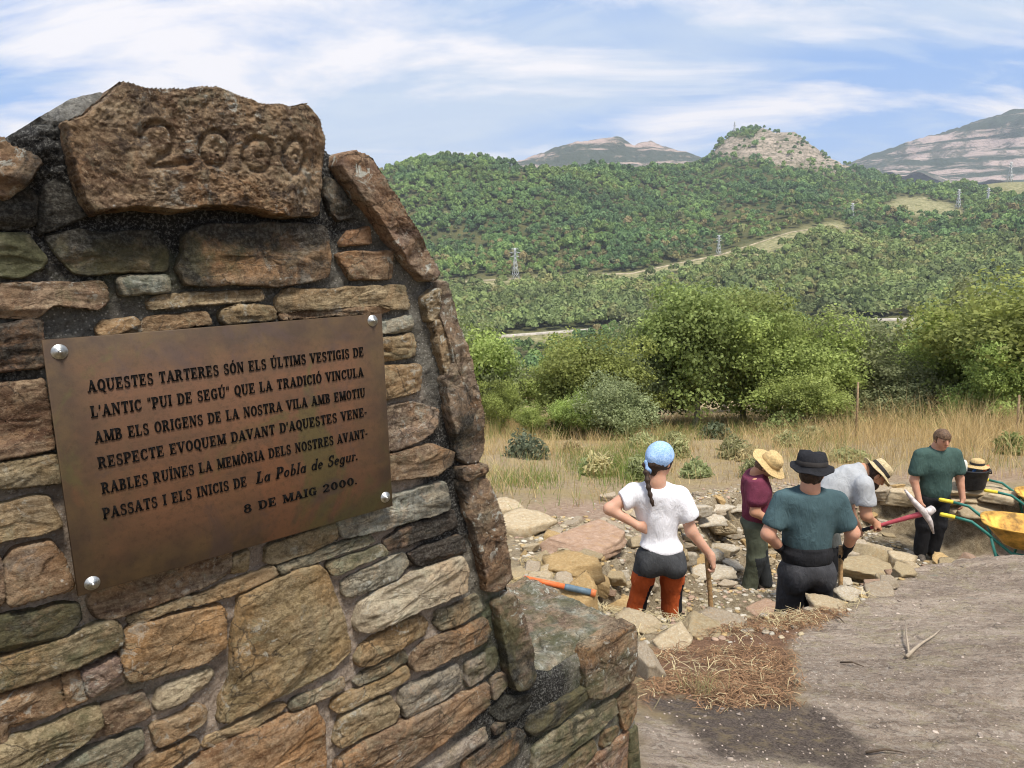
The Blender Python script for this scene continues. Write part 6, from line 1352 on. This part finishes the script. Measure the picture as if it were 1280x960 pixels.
class Sdf:
    def __init__(s, h=.009): s.P = []; s.h = h; s.cuts = []
    def cone(s, a, ra, b, rb, k=.025): s.P.append(('c', np.array(a, float), ra, np.array(b, float), rb, k)); return s
    def chain(s, pts, rs, k=.025):
        for i in range(len(pts) - 1): s.cone(pts[i], rs[i], pts[i + 1], rs[i + 1], k)
        return s
    def ell(s, c, r, R=None, k=.025): s.P.append(('e', np.array(c, float), np.array(r, float), np.eye(3) if R is None else np.array(R), None, k)); return s
    def cut(s, p, n): s.cuts.append((np.array(p, float), np.array(n, float) / np.linalg.norm(n))); return s     # keep the side away from n
    def mesh(s, noise=None, hole=None):
        lo = np.full(3, 1e9); hi = -lo
        for p in s.P:
            if p[0] == 'c': lo = np.minimum(lo, np.minimum(p[1] - p[2], p[3] - p[4])); hi = np.maximum(hi, np.maximum(p[1] + p[2], p[3] + p[4]))
            else: m = p[2].max(); lo = np.minimum(lo, p[1] - m); hi = np.maximum(hi, p[1] + m)
        lo -= .05; hi += .05; n = np.ceil((hi - lo) / s.h).astype(int) + 1; ax = [lo[i] + np.arange(n[i]) * s.h for i in range(3)]; F = np.full(n, .2)
        for p in s.P:
            k = p[5]
            if p[0] == 'c': a = np.minimum(p[1] - p[2], p[3] - p[4]); b = np.maximum(p[1] + p[2], p[3] + p[4])
            else: m = p[2].max(); a = p[1] - m; b = p[1] + m
            mg = .06 + k; i0 = np.clip(((a - mg - lo) / s.h).astype(int), 0, n - 1); i1 = np.clip(((b + mg - lo) / s.h).astype(int) + 2, 1, n); sl = tuple(slice(i0[q], i1[q]) for q in range(3)); X = np.stack(np.meshgrid(*[ax[q][sl[q]] for q in range(3)], indexing='ij'), -1)
            if p[0] == 'c':
                ba = p[3] - p[1]; t = np.clip(((X - p[1]) @ ba) / (ba @ ba + 1e-12), 0, 1); d = np.linalg.norm(X - p[1] - t[..., None] * ba, axis=-1) - (p[2] + (p[4] - p[2]) * t)
            else:
                q = (X - p[1]) @ p[3]; k0 = np.linalg.norm(q / p[2], axis=-1); k1 = np.linalg.norm(q / p[2] ** 2, axis=-1); d = k0 * (k0 - 1) / (k1 + 1e-9)
            f = F[sl]; hh = np.maximum(k - np.abs(f - d), 0) / k; F[sl] = np.minimum(f, d) - hh * hh * k * .25
        X = None
        if noise or s.cuts or hole:
            X = np.stack(np.meshgrid(*ax, indexing='ij'), -1); near = np.abs(F) < .05
            if noise: amp, fr = noise; F[near] += amp * fbm(X[near] * np.array(fr), 3, 5)
            for p, nn in s.cuts: F = np.maximum(F, (X - p) @ nn)
            if hole: F = hole(X, F)
        return surf_nets(F, lo, s.h)
    def build(s, name, mat, parent, noise=None, hole=None, fm=None):
        V, F = s.mesh(noise, hole); mats = mat if isinstance(mat, (list, tuple)) else (mat,); fmat = None
        if fm is not None: fmat = fm(V[F].mean(1))
        return link(name, mesh_np(name, V, F, mats, fmat), parent)
def v3(*a): return np.array(a, float)
def nrm(a): a = np.array(a, float); return a / (np.linalg.norm(a) + 1e-9)
def add_head(s, c, f, up=(0, 0, 1), sc=1.0, neck=None, chin=True):
    f = nrm(f); r_ = nrm(np.cross(f, up)); u = np.cross(r_, f); R = np.stack([r_, f, u], 1); L = lambda a, b, d: c + (r_ * a + f * b + u * d) * sc
    s.ell(c, np.array([.074, .092, .098]) * sc, R, .02); s.cone(L(0, .02, -.05), .058 * sc, L(0, .055, -.095), .034 * sc, .03); s.ell(L(0, .045, -.045), np.array([.058, .045, .06]) * sc, R, .02)
    s.cone(L(0, .090, .012), .009 * sc, L(0, .108, -.026), .014 * sc, .010)
    for q in (-1, 1): s.ell(L(q * .076, -.005, -.015), np.array([.012, .020, .032]) * sc, R, .006); s.cone(L(q * .028, .086, -.066), .006, L(0, .094, -.066), .008, .006); s.ell(L(q * .035, .078, .020), np.array([.024, .012, .008]) * sc, R, .008)
    if neck is not None: s.cone(c + (-.015 * f - .05 * u) * sc, .056 * sc, neck, .062 * sc, .03)
    return L, R
def face_bits(parent, L, R, sc, hairc):
    m = MB(); e = simple("eye", (.03, .022, .018), .3)
    for q in (-1, 1):
        c = L(q * .032, .083, .004); m.tube([c - R[:, 0] * .011, c, c + R[:, 0] * .011], [.003, .006, .003], 8)
    m.build("eye", e, parent); m = MB()
    for q in (-1, 1): m.tube([L(q * .014, .094, .024), L(q * .034, .091, .030), L(q * .052, .080, .024)], [.003, .005, .002], 6)
    m.build("eyebrow", hairc, parent); m = MB(); m.tube([L(-.024, .092, -.062), L(0, .099, -.060), L(.024, .092, -.062)], [.002, .0055, .002], 6); m.build("mouth", simple("lips", (.33, .13, .11), .5), parent)
def add_hand(s, w, d, n, curl=1.0, side=1, sc=1.0):
    """hand from wrist w along d; n = back of the hand; fingers curl towards -n; thumb on side*(d x n)"""
    d = nrm(d); n = nrm(n - d * (n @ d)); t = nrm(np.cross(d, n)) * side
    k = w + d * .085 * sc
    s.cone(w, .026 * sc, w + d * .03, .027 * sc, .02)
    for q, (o, L) in enumerate(((.030, .072), (.010, .080), (-.010, .074), (-.029, .060))):
        b = k + t * o * sc - abs(o) * .25 * d; s.cone(w + d * .02 + t * o * .6, .017 * sc, b, .0125 * sc, .014); p = b; a = .25 * curl
        for g in range(3):
            dd = d * math.cos(a) - n * math.sin(a); e = p + dd * L * sc * (.42, .32, .26)[g]; s.cone(p, .0098 * sc, e, .0088 * sc, .005); p = e; a += (.75, .75, .5)[g] * curl
    p = w + d * .025 + t * .024 * sc; e1 = p + (t * .6 + d * .7 - n * .25 * curl) * .042 * sc; e2 = e1 + (d * .8 - n * .7 * curl - t * .25 * curl) * .034 * sc; s.cone(p, .014 * sc, e1, .0115 * sc, .012); s.cone(e1, .0112 * sc, e2, .0095 * sc, .005)
def skin_mat(name, c):
    t = NT(name); n = t.noise(9, 4, .6); col = t.mix(t.ramp(n, ((.35, 0), (.65, 1))), tuple(x * y for x, y in zip(c, (.88, .80, .76))), c); t.b.inputs['Subsurface Weight'].default_value = .12; t.b.inputs['Subsurface Radius'].default_value = (.02, .008, .004); return t.done(col, .55, None, .3)
def cloth(name, c, var=.16, sc=11, bump=.4):
    t = NT(name); n = t.noise(sc, 5, .6, .6); n2 = t.noise(420, 2, .6); col = t.mix(t.ramp(n, ((.3, 0), (.7, 1))), tuple(max(0, x * (1 - 2 * var)) for x in c), tuple(min(1, x * (1 + var)) for x in c)); col = t.mix(t.ramp(n2, ((.3, .3), (.6, 0))), col, tuple(x * .6 for x in c)); b = t.bump(t.noise(1, 5, .6, 1.6, t.map((16, 16, 7), (.3, .5, 0))), bump, .04); t.bump(n2, .3, .002, b); return t.done(col, .88, None, .15)
SK1 = skin_mat("fair_skin", (.56, .33, .23)); SK2 = skin_mat("tanned_skin", (.50, .27, .165)); SK3 = skin_mat("warm_skin", (.55, .30, .20))  # complexions of their own: fair, tanned and a warm tone between them
HAIR = simple("dark_brown_hair", (.040, .024, .016), .6, 0, .3, 60, .6, 140); HAIR2 = simple("brown_hair", (.13, .078, .046), .6, 0, .3, 60, .6, 140)
BOOT = simple("work_boot", (.09, .075, .06), .8, 0, .2, 30); BLK_ = cloth("black_fabric", (.018, .018, .020))
def boots(s, a, yaw, sc=1.0):
    d = v3(math.sin(yaw), math.cos(yaw), 0); a = np.array(a); s.cone(a, .052 * sc, a + v3(0, 0, -.03), .052 * sc, .02); s.cone(a + v3(0, 0, -.035) - d * .03, .042 * sc, v3(a[0], a[1], .04) + d * .11, .038 * sc, .03); s.cone(v3(a[0], a[1], .036) + d * .10, .038 * sc, v3(a[0], a[1], .034) + d * .15, .033 * sc, .02)
def person(px, pyf, Y, label, h=170):
    p = at(px, pyf, Y); s_ = (at(px, pyf - h, Y)[2] - p[2]) / (h * Y / FPX); o = empty("person", p); o.scale = (s_,) * 3; tag(o, label, "person", None); HS[0] = s_; return o, p
HS = [1.0]

# --- woman with the blue bandana
W, wp = person(822, 837, 5.2, "person in white T-shirt, blue bandana and orange trousers, one hand on her hip", 280)
hc = v3(.005, .02, 1.552); f = nrm((.72, .66, -.05)); nk = v3(-.02, .0, 1.40)
s = Sdf(.0075); Lw, Rw = add_head(s, hc, f, sc=.98, neck=nk); shL, shR = v3(-.175, .01, 1.325), v3(.14, .0, 1.29); elL, haL = v3(-.345, -.03, 1.225), v3(-.155, -.075, 1.115); elR, haR = v3(.215, -.04, 1.05), v3(.345, -.06, .88)
s.cone(nk, .056, v3(-.02, .0, 1.33), .06, .03); s.cone(v3(-.015, 0.01, 1.27), .065, v3(0, 0.01, 1.0), .065, .03); s.cone(shL, .042, shR, .042, .03)
s.chain([shL, elL, haL], [.048, .040, .026], .02); s.chain([shR, elR, haR], [.048, .040, .027], .02)
add_hand(s, haL, (.75, .25, -.35), (-.2, -.9, .2), .8, -1, .95); add_hand(s, haR, (.28, -.05, -.95), (.85, -.35, .25), 1.55, -1, .98)
s.build("body", SK1, W)
s = Sdf(.0085); s.cone(v3(-.10, .0, 1.315), .075, v3(.07, .0, 1.295), .075, .07); s.cone(shL, .070, v3(-.245, -.01, 1.275), .070, .03); s.cone(shR, .070, v3(.195, -.02, 1.165), .072, .03)
s.ell(v3(-.015, .015, 1.20), (.152, .110, .17), None, .07); s.ell(v3(.0, .0, 1.03), (.120, .100, .17), None, .06); s.ell(v3(.01, -.02, .93), (.150, .120, .07), None, .05)
s.cone(nk, .070, v3(-.02, 0, 1.32), .095, .05); s.cut((0, 0, .905), (-.32, -.1, -1)); s.cut((-.02, 0, 1.382), (0, -.25, 1))
s.build("t_shirt", cloth("white_cotton", (.76, .75, .78), .06), W, (.010, (9, 9, 5)), hole=lambda X, F: np.maximum(F, np.where(X[..., 0] > .165, (X - v3(.20, 0, 1.13)) @ nrm((.45, -.1, -1)), np.where(X[..., 0] < -.2, (X - v3(-.262, 0, 1.27)) @ nrm((-1, -.15, -.25)), -1))))
hpL, hpR = v3(-.075, 0, .86), v3(.095, -.01, .85); knL, anL = v3(-.145, .04, .47), v3(-.225, .0, .10); knR, anR = v3(.105, .03, .455), v3(.10, -.03, .10)
s = Sdf(.0085); s.ell(v3(.01, -.03, .87), (.152, .122, .12), None, .05); s.ell(v3(-.07, -.075, .82), (.075, .065, .085), None, .04); s.ell(v3(.09, -.08, .81), (.085, .07, .085), None, .04); s.chain([hpL, v3(-.105, .02, .68), knL, v3(-.185, .0, .30), anL], [.086, .078, .062, .062, .052], .03); s.chain([hpR, v3(.10, .02, .66), knR, v3(.105, -.01, .28), anR], [.086, .080, .064, .064, .054], .03); s.cut((0, 0, .975), (.25, 0, 1))
def fmw(C):
    top = C[:, 2] > .735 - .06 * C[:, 0] + .03 * np.sign(C[:, 0]) * 0 ; inner = (np.abs(C[:, 0] - np.where(C[:, 0] < -.02, np.interp(C[:, 2], [.1, .47, .7], [-.165, -.085, -.03]), np.interp(C[:, 2], [.1, .47, .7], [.165, .165, .185]))) < .030) & (C[:, 2] < .66)
    return np.where(top, 0, np.where(inner, 2, 1))
s.build("trousers", (cloth("charcoal_stretch", (.055, .057, .06)), cloth("orange_canvas", (.44, .085, .022), .1), BLK_), W, (.012, (9, 9, 6)), fm=fmw)
s = Sdf(.009); boots(s, anL, .2); boots(s, anR, .3); s.build("boots", BOOT, W)
s = Sdf(.0065); s.ell(hc + v3(0, 0, .008), (.088, .104, .104), Rw, .02); s.cone(hc - f * .07 - v3(0, 0, .03), .05, hc - f * .075 - v3(0, 0, .075), .030, .02)
s.cut(hc + f * .062, f * .9 + v3(0, 0, -.55)); s.cut(hc - v3(0, 0, .10), (0, 0, -1)); s.build("hair", HAIR, W, (.004, (60, 60, 60)))
def m_band():
    t = NT("blue_print_cotton"); n = t.noise(85, 4, .7, 1.5); t.bump(t.noise(30, 3, .6), .4, .01); return t.done(t.mix(t.ramp(n, ((.46, 0), (.54, 1))), (.22, .37, .64), (.38, .53, .76)), .85)
MBN = m_band(); s = Sdf(.0065); s.ell(hc + v3(0, 0, .018) + f * .002, (.094, .109, .106), Rw, .02); s.cone(hc - f * .085 + v3(0, 0, .02), .028, hc - f * .085 + Rw[:, 0] * .01 - v3(0, 0, .055), .010, .03)
s.cut(hc + v3(0, 0, .012), nrm(f * .35 + v3(0, 0, -1))) if False else s.cut(hc - f * .02 - v3(0, 0, .02), nrm(f * .62 + v3(0, 0, -1)) * 1.0) if False else s.cut(hc + f * .07 + v3(0, 0, .028), nrm(f * .55 - v3(0, 0, 1)) if False else nrm(f * .55 - v3(0, 0, 1)))
bd = s.build("bandana", MBN, W, (.003, (30, 30, 30))); s = Sdf(.006); kq = hc - f * .10 - v3(0, 0, .012) - Rw[:, 0] * .03; s.chain([kq, kq + v3(.012, -.02, -.045), kq + v3(.03, -.02, -.075)], [.020, .018, .006], .01); s.chain([kq, kq + v3(.0, -.015, -.04), kq + v3(.008, -.02, -.07)], [.016, .014, .006], .01); s.build("bandana_knot", MBN, bd)
m = MB(); b0 = hc - f * .095 - Rw[:, 0] * .045 - v3(0, 0, .02); br = [b0 + (v3(-.065, -.125, 1.27) - b0) * t_ + v3(-.012 * math.sin(t_ * 3.1), -.02 * math.sin(t_ * 3.1), 0) for t_ in np.linspace(0, 1, 25)]; m.tube(br, [(.022 + .006 * math.sin(i * 1.55)) * (1 - .5 * (i / 24)) for i in range(25)], 8); m.build("braid", HAIR, W)

# --- broad man in the teal shirt and black bucket hat
T, tp = person(1001, 846, 5.6, "broad person seen from behind in teal T-shirt with black back belt and black gloves", 240)
hc = v3(.015, .01, 1.625); f = nrm((.55, .80, -.12)); nk = v3(.0, -.01, 1.50); s = Sdf(.0078); L, Rt = add_head(s, hc, f, sc=1.03, neck=nk)
shL, shR = v3(-.215, .0, 1.42), v3(.225, .0, 1.39); elL, haL = v3(-.325, -.05, 1.175), v3(-.195, .02, 1.035); SHT = at(1052, 682, 5.70); dR, nR = nrm((-.05, .35, -.93)), nrm((.85, -.45, -.2)); elR = v3(.325, -.04, 1.165); haR = (SHT - v3(0, 0, .05) - tp) / (HS[0] * v3(.95, 1, 1)) - dR * .075 + nR * .034
s.cone(nk, .068, v3(0, 0, 1.42), .07, .03); s.cone(v3(0, 0, 1.33), .085, v3(0, 0, 1.0), .085, .03); s.cone(shL, .05, shR, .05, .03); s.chain([shL, elL, haL], [.050, .052, .034], .02); s.chain([shR, elR, haR], [.050, .054, .034], .02); s.build("body", SK3, T)
s = Sdf(.0095); s.cone(v3(-.14, 0, 1.405), .095, v3(.145, 0, 1.385), .095, .08); s.cone(shL, .072, v3(-.28, -.03, 1.26), .080, .04); s.cone(shR, .072, v3(.28, -.02, 1.235), .080, .04); s.ell(v3(.0, .01, 1.27), (.205, .140, .20), None, .08); s.ell(v3(.0, .01, 1.09), (.185, .145, .17), None, .07)
s.cone(nk, .082, v3(0, 0, 1.40), .12, .06); s.cut((0, 0, 1.02), (0, 0, -1)); s.cut((0, 0, 1.492), (0, -.25, 1)); s.build("t_shirt", cloth("teal_cotton", (.062, .105, .115), .14, 5), T, (.013, (8, 8, 5)), hole=lambda X, F: np.maximum(F, np.where(X[..., 0] > .245, (X - v3(.31, 0, 1.20)) @ nrm((.35, -.1, -1)), np.where(X[..., 0] < -.245, (X - v3(-.30, 0, 1.225)) @ nrm((-.35, -.1, -1)), -1))))
s = Sdf(.0095); s.ell(v3(.0, .0, 1.0), (.195, .162, .16), None, .05); s.cut((0, 0, 1.085), (.06, 0, 1)); s.cut((0, 0, .905), (-.06, 0, -1)); s.build("back_belt", BLK_, T, (.006, (4, 4, 40)))
s = Sdf(.0095); s.ell(v3(.0, -.02, .89), (.192, .165, .13), None, .06); s.ell(v3(-.10, -.07, .83), (.100, .10, .12), None, .05); s.ell(v3(.10, -.07, .83), (.100, .10, .12), None, .05); s.chain([v3(-.10, 0, .84), v3(-.12, .03, .48), v3(-.13, 0, .10)], [.115, .09, .072], .03); s.chain([v3(.105, 0, .84), v3(.125, .03, .48), v3(.14, 0, .10)], [.115, .09, .072], .03); s.cut((0, 0, .965), (0, 0, 1)); s.build("trousers", cloth("dark_grey_canvas", (.048, .048, .052), .2), T, (.015, (7, 7, 5)))
s = Sdf(.01); boots(s, v3(-.13, 0, .10), -.1, 1.05); boots(s, v3(.14, 0, .10), .2, 1.05); s.build("boots", BOOT, T)
GLV = simple("black_glove", (.014, .014, .016), .7, 0, .2, 60)
for w_, d, n_, cu, sd, g_ in ((haL, (.55, .3, -.5), (-.3, -.9, .1), 1.0, -1, 1.12), (haR, dR, nR, 1.7, -1, 1.12)):
    s = Sdf(.007); w_ = np.array(w_); s.cone(w_ - nrm(d) * .03, .042, w_ + nrm(d) * .02, .034, .02); add_hand(s, w_, d, np.array(n_), cu, sd, g_); s.build("glove", GLV, T)
s = Sdf(.007); s.ell(hc - v3(0, 0, .01) - f * .012, (.088, .098, .10), Rt, .02); s.cut(hc + f * .02, nrm(f)); s.cut(hc - v3(0, 0, .105), (0, 0, -1)); s.build("hair", HAIR, T, (.008, (40, 40, 40)))
s = Sdf(.007); s.ell(L(0, .045, -.085), (.06, .06, .05), Rt, .02); s.cut(L(0, 0, -.045), (0, 0, 1)); s.build("beard", HAIR, T, (.005, (60, 60, 60)))
hp = hat("bucket_hat", tp + HS[0] * (hc + v3(0, 0, .035)), "black bucket hat worn by the broad man in teal", .150, .103, .105, (cloth("black_hat_cotton", (.020, .020, .023)), M_BAND), Rm=frame_from((.03, .10, 1), (0, 1, 0)), wob=.25, seed=7, sc=HS[0])
T.scale = (HS[0] * .95, HS[0], HS[0])
# --- worker in maroon with the wide straw hat
M_, mp = person(942, 742, 8.2, "person in maroon T-shirt, olive trousers and wide straw hat looking down")
hc = v3(.075, -.03, 1.47); f = nrm((.62, -.25, -.62)); nk = v3(.0, .0, 1.385); s = Sdf(.0085); L, Rm_ = add_head(s, hc, f, neck=nk); shN, shF = v3(-.055, -.14, 1.315), v3(.02, .16, 1.315); elN, haN = v3(-.075, -.20, 1.02), v3(.115, -.20, .885); elF, haF = v3(.06, .22, 1.02), v3(.22, .08, .88)
s.cone(nk, .056, v3(-.02, 0, 1.30), .06, .03); s.cone(v3(-.0, 0, 1.22), .07, v3(0, 0, .9), .07, .03); s.cone(shN, .045, shF, .045, .03); s.chain([shN, elN, haN], [.054, .046, .030], .02); s.chain([shF, elF, haF], [.054, .046, .030], .02); add_hand(s, haN, (.8, .2, -.4), v3(.2, -.8, .5), 1.2, 1); add_hand(s, haF, (.5, -.5, -.5), v3(.6, .3, .6), 1.2, -1); s.build("body", SK2, M_)
s = Sdf(.0095); s.cone(v3(-.04, -.09, 1.325), .085, v3(.0, .10, 1.325), .085, .07); s.cone(shN, .076, v3(-.068, -.175, 1.15), .084, .04); s.cone(shF, .070, v3(.045, .20, 1.15), .078, .04); s.ell(v3(-.01, 0, 1.19), (.125, .185, .18), None, .07); s.ell(v3(.0, 0, .96), (.125, .165, .22), None, .07); s.cut((0, 0, .79), (0, 0, -1)); s.cut((-.07, -.19, 1.10), (-.1, -.35, -1)) if False else None; s.cone(nk, .072, v3(-.03, 0, 1.30), .10, .05); s.cut((0, 0, 1.385), (-.3, .0, 1)); s.build("t_shirt", cloth("maroon_cotton", (.155, .035, .062), .12), M_, (.013, (8, 8, 5)), hole=None)
mk = MB()
for q in range(7):
    for k_ in range(5):
        if random.random() < .6: mk.box((.1 + .012 * q * .5, -.115 + .004 * k_ - .002 * q, 1.20 - q * .028), (.02, .006, .012))
s = Sdf(.0095); s.ell(v3(-.005, 0, .83), (.128, .158, .10), None, .05); s.chain([v3(-.03, -.085, .80), v3(-.02, -.10, .46), v3(-.075, -.10, .10)], [.10, .082, .068], .03); s.chain([v3(.0, .085, .80), v3(.06, .07, .46), v3(.12, .05, .10)], [.10, .082, .068], .03); s.cut((0, 0, .89), (0, 0, 1)); s.build("trousers", (cloth("olive_canvas", (.095, .105, .072), .15), cloth("dark_knee_panel", (.035, .038, .040))), M_, (.016, (7, 7, 5)), fm=lambda C: ((C[:, 2] < .50) & (C[:, 0] > -.06 + .2 * (.5 - C[:, 2]))).astype(int))
s = Sdf(.01); boots(s, v3(-.075, -.10, .10), 1.4); boots(s, v3(.12, .05, .10), 1.2); s.build("boots", BOOT, M_)
s = Sdf(.008); s.ell(hc - f * .012, (.086, .10, .10), Rm_, .02); s.cut(hc + f * .03, f); s.build("hair", HAIR2, M_, (.006, (40, 40, 40)))
hu = Rm_[:, 2]; hat("straw_hat", mp + HS[0] * (hc * np.array([1.22, 1.12, 1.02]) + hu * .045), "wide brimmed straw hat on the head of the maroon shirted worker", .185, .098, .105, (M_STRAWH, simple("straw_band", (.42, .28, .12), .9)), Rm=frame_from(nrm(hu * .8 + v3(.05, -.25, .25)), (0, 1, 0)), wob=.12, seed=2, sc=HS[0] * 1.13)
M_.scale = (HS[0] * 1.22, HS[0] * 1.12, HS[0] * 1.02)
# --- bent worker in grey
G_, gp = person(1033, 746, 6.8, "person in light grey T-shirt and banded straw hat bending forward with a pickaxe")
hipc = v3(-.10, .0, .84); sc_ = v3(.175, .0, 1.16); nk = v3(.27, -.0, 1.215); hc = v3(.375, -.02, 1.185); f = nrm((.70, -.12, -.70)); upg = nrm((.62, 0, .75)); s = Sdf(.0082); L, Rg = add_head(s, hc, f, upg, neck=nk); shN, shF = v3(.20, -.16, 1.13), v3(.22, .17, 1.13); gl = lambda f_: (PICK_A + (PICK_B - PICK_A) * f_ - gp) / HS[0]; dN, nN = nrm((.80, -.05, -.55)), nrm((.35, -.65, .65)); dF, nF = nrm((.35, -.45, -.8)), nrm((.5, -.7, .45)); elN, elF = v3(.215, -.21, .865), v3(.20, .08, .84); haN = gl(.32) - dN * .072 + nN * .030; haF = gl(.06) - dF * .072 + nF * .030
s.cone(nk, .056, sc_, .055, .03); s.cone(sc_ * .8 + hipc * .2, .07, hipc, .07, .03); s.cone(shN, .042, shF, .042, .03); s.chain([shN, elN, haN], [.056, .048, .031], .02); s.chain([shF, elF, haF], [.056, .048, .031], .02); add_hand(s, haN, dN, nN, 1.7, 1); add_hand(s, haF, dF, nF, 1.7, 1); s.build("body", SK2, G_)
Rb = frame_from(sc_ - hipc, (0, 1, 0)); s = Sdf(.0092); s.cone(shN, .078, shF, .078, .08); s.cone(shN, .080, v3(.212, -.195, .985), .084, .04); s.cone(shF, .072, v3(.22, .16, .98), .080, .04); s.ell(sc_ * .62 + hipc * .38, (.19, .14, .20), Rb, .07); s.ell(sc_ * .25 + hipc * .75, (.175, .135, .18), Rb, .07); s.cut(hipc + v3(-.02, 0, .03), hipc - sc_); s.cone(nk - v3(.02, 0, 0), .074, sc_, .12, .05); s.cut(nk + v3(.0, 0, .0), nk - sc_ + v3(.03, 0, -.02))
s.cut((.22, 0, .955), (.1, 0, -1)) if False else None
s.build("t_shirt", cloth("grey_marl", (.40, .41, .42), .08), G_, (.012, (8, 8, 6)), hole=lambda X, F: np.maximum(F, np.where(X[..., 0] > .14, .965 - X[..., 2], -1)))
s = Sdf(.0095); s.ell(hipc + v3(-.01, 0, .0), (.145, .17, .13), None, .06); s.chain([v3(-.10, -.10, .82), v3(.0, -.10, .46), v3(-.10, -.10, .10)], [.112, .086, .07], .03); s.chain([v3(-.08, .10, .82), v3(.03, .10, .46), v3(.02, .10, .10)], [.112, .086, .07], .03); s.cut(hipc + v3(.0, 0, .06), sc_ - hipc); s.build("trousers", (cloth("grey_work_trousers", (.12, .125, .115), .15), cloth("black_knee_patch", (.03, .03, .032))), G_, (.014, (7, 7, 5)), fm=lambda C: ((C[:, 2] < .56) & (C[:, 2] > .30)).astype(int))
s = Sdf(.01); boots(s, v3(-.10, -.10, .10), 1.5); boots(s, v3(.02, .10, .10), 1.5); s.build("boots", BOOT, G_)
s = Sdf(.0075); s.ell(hc - f * .012, (.084, .10, .10), Rg, .02); s.cut(hc + f * .015, f); s.build("hair", HAIR, G_, (.005, (40, 40, 40)))
s = Sdf(.0075); s.ell(L(0, .035, -.085), (.066, .072, .058), Rg, .02); s.cut(L(0, 0, -.040), Rg[:, 2]); s.build("beard", HAIR, G_, (.006, (60, 60, 60))); face_bits(G_, L, Rg, 1, HAIR)
hat("straw_hat", gp + HS[0] * (hc + Rg[:, 2] * .035), "straw hat with a black band on the head of the bent worker", .158, .095, .10, (simple("pale_straw", (.50, .40, .23), .85, 0, .18, 60, .8, 180), M_BAND), Rm=frame_from(nrm(Rg[:, 2] * .9 + v3(.22, -.1, .0)), (0, 1, 0)), wob=.08, seed=9, sc=HS[0])
# --- standing man in the green shirt
K, kp = person(1160, 698, 9.0, "person standing in green T-shirt and black trousers with brown fringe, looking down")
hc = v3(.03, -.05, 1.545); f = nrm((.05, -.93, -.26)); nk = v3(.015, .0, 1.43); s = Sdf(.0082); L, Rk = add_head(s, hc, f, sc=1.0, neck=nk); shL, shR = v3(-.195, .0, 1.335), v3(.225, .0, 1.325); elL, haL = v3(-.255, -.02, 1.02), v3(-.225, -.11, .785); elR, haR = v3(.305, -.01, 1.03), v3(.315, -.08, .80)
s.cone(nk, .062, v3(.01, .01, 1.35), .085, .04); s.cone(v3(.01, 0, 1.28), .08, v3(.0, 0, .9), .08, .03); s.cone(shL, .045, shR, .045, .03); s.chain([shL, elL, haL], [.060, .048, .032], .02); s.chain([shR, elR, haR], [.060, .048, .032], .02); add_hand(s, haL, (.1, -.15, -.95), v3(-.7, -.6, .1), .9, -1); add_hand(s, haR, (-.05, -.15, -.95), v3(.7, -.6, .1), .7, 1); s.build("body", SK3, K); face_bits(K, L, Rk, 1, HAIR2)
s = Sdf(.0095); s.cone(v3(-.12, 0, 1.34), .085, v3(.145, 0, 1.33), .085, .08); s.cone(shL, .078, v3(-.235, -.01, 1.13), .085, .04); s.cone(shR, .078, v3(.28, -.005, 1.13), .085, .04); s.ell(v3(.015, -.01, 1.17), (.205, .140, .21), None, .08); s.ell(v3(.01, -.01, .92), (.188, .140, .22), None, .07); s.cut((0, 0, .735), (0, 0, -1)); s.cone(nk, .074, v3(.01, .01, 1.33), .11, .05); s.cut((.015, 0, 1.425), (0, -.35, 1)); s.build("t_shirt", cloth("bottle_green_cotton", (.055, .098, .085), .12), K, (.012, (8, 8, 5)), hole=lambda X, F: np.maximum(F, np.where((np.abs(X[..., 0] - .02) > .205) & (X[..., 2] > .99), 1.09 - X[..., 2], -1)))
s = Sdf(.0095); s.ell(v3(.0, .0, .80), (.19, .14, .10), None, .05); s.chain([v3(-.095, 0, .76), v3(-.10, -.02, .45), v3(-.10, .0, .10)], [.112, .088, .074], .03); s.chain([v3(.10, 0, .76), v3(.085, -.02, .45), v3(.05, -.0, .10)], [.112, .088, .074], .03); s.build("trousers", BLK_, K, (.014, (7, 7, 5)))
s = Sdf(.01); boots(s, v3(-.10, 0, .10), 3.5); boots(s, v3(.05, 0, .10), 2.9); s.build("boots", BOOT, K)
s = Sdf(.0075); s.ell(hc - f * .006 + v3(0, 0, .012), (.090, .106, .106), Rk, .02); s.build("hair", HAIR2, K, (.006, (45, 45, 20)), hole=lambda X, F: np.maximum(F, np.minimum((X - hc) @ f - .018, .030 - (X - hc) @ Rk[:, 2])))
# shafts held by the woman and by the man in teal
hafted("mattock", at(884, 691, 5.15), at(889, 775, 5.15), "wooden tool shaft held upright by the woman in white", "tool")
hafted("mattock", SHT, at(1049, 765, 5.62), "wooden tool shaft under the gloved hand of the man in teal", "tool")
# ------------------------------------------------------------------ the air
hz = MB(); hz.box((0, 7000, 454), (29000, 15000, 1290))
hm = bpy.data.materials.new("air"); hm.use_nodes = True; nt = hm.node_tree
for x in list(nt.nodes): nt.nodes.remove(x)
vo = nt.nodes.new('ShaderNodeVolumePrincipled'); vo.inputs['Color'].default_value = (.80, .88, 1.0, 1); vo.inputs['Density'].default_value = HAZE; vo.inputs['Anisotropy'].default_value = 0.0
ou = nt.nodes.new('ShaderNodeOutputMaterial'); nt.links.new(vo.outputs[0], ou.inputs['Volume'])
tag(hz.build("haze", hm, smooth=False), kind='stuff')
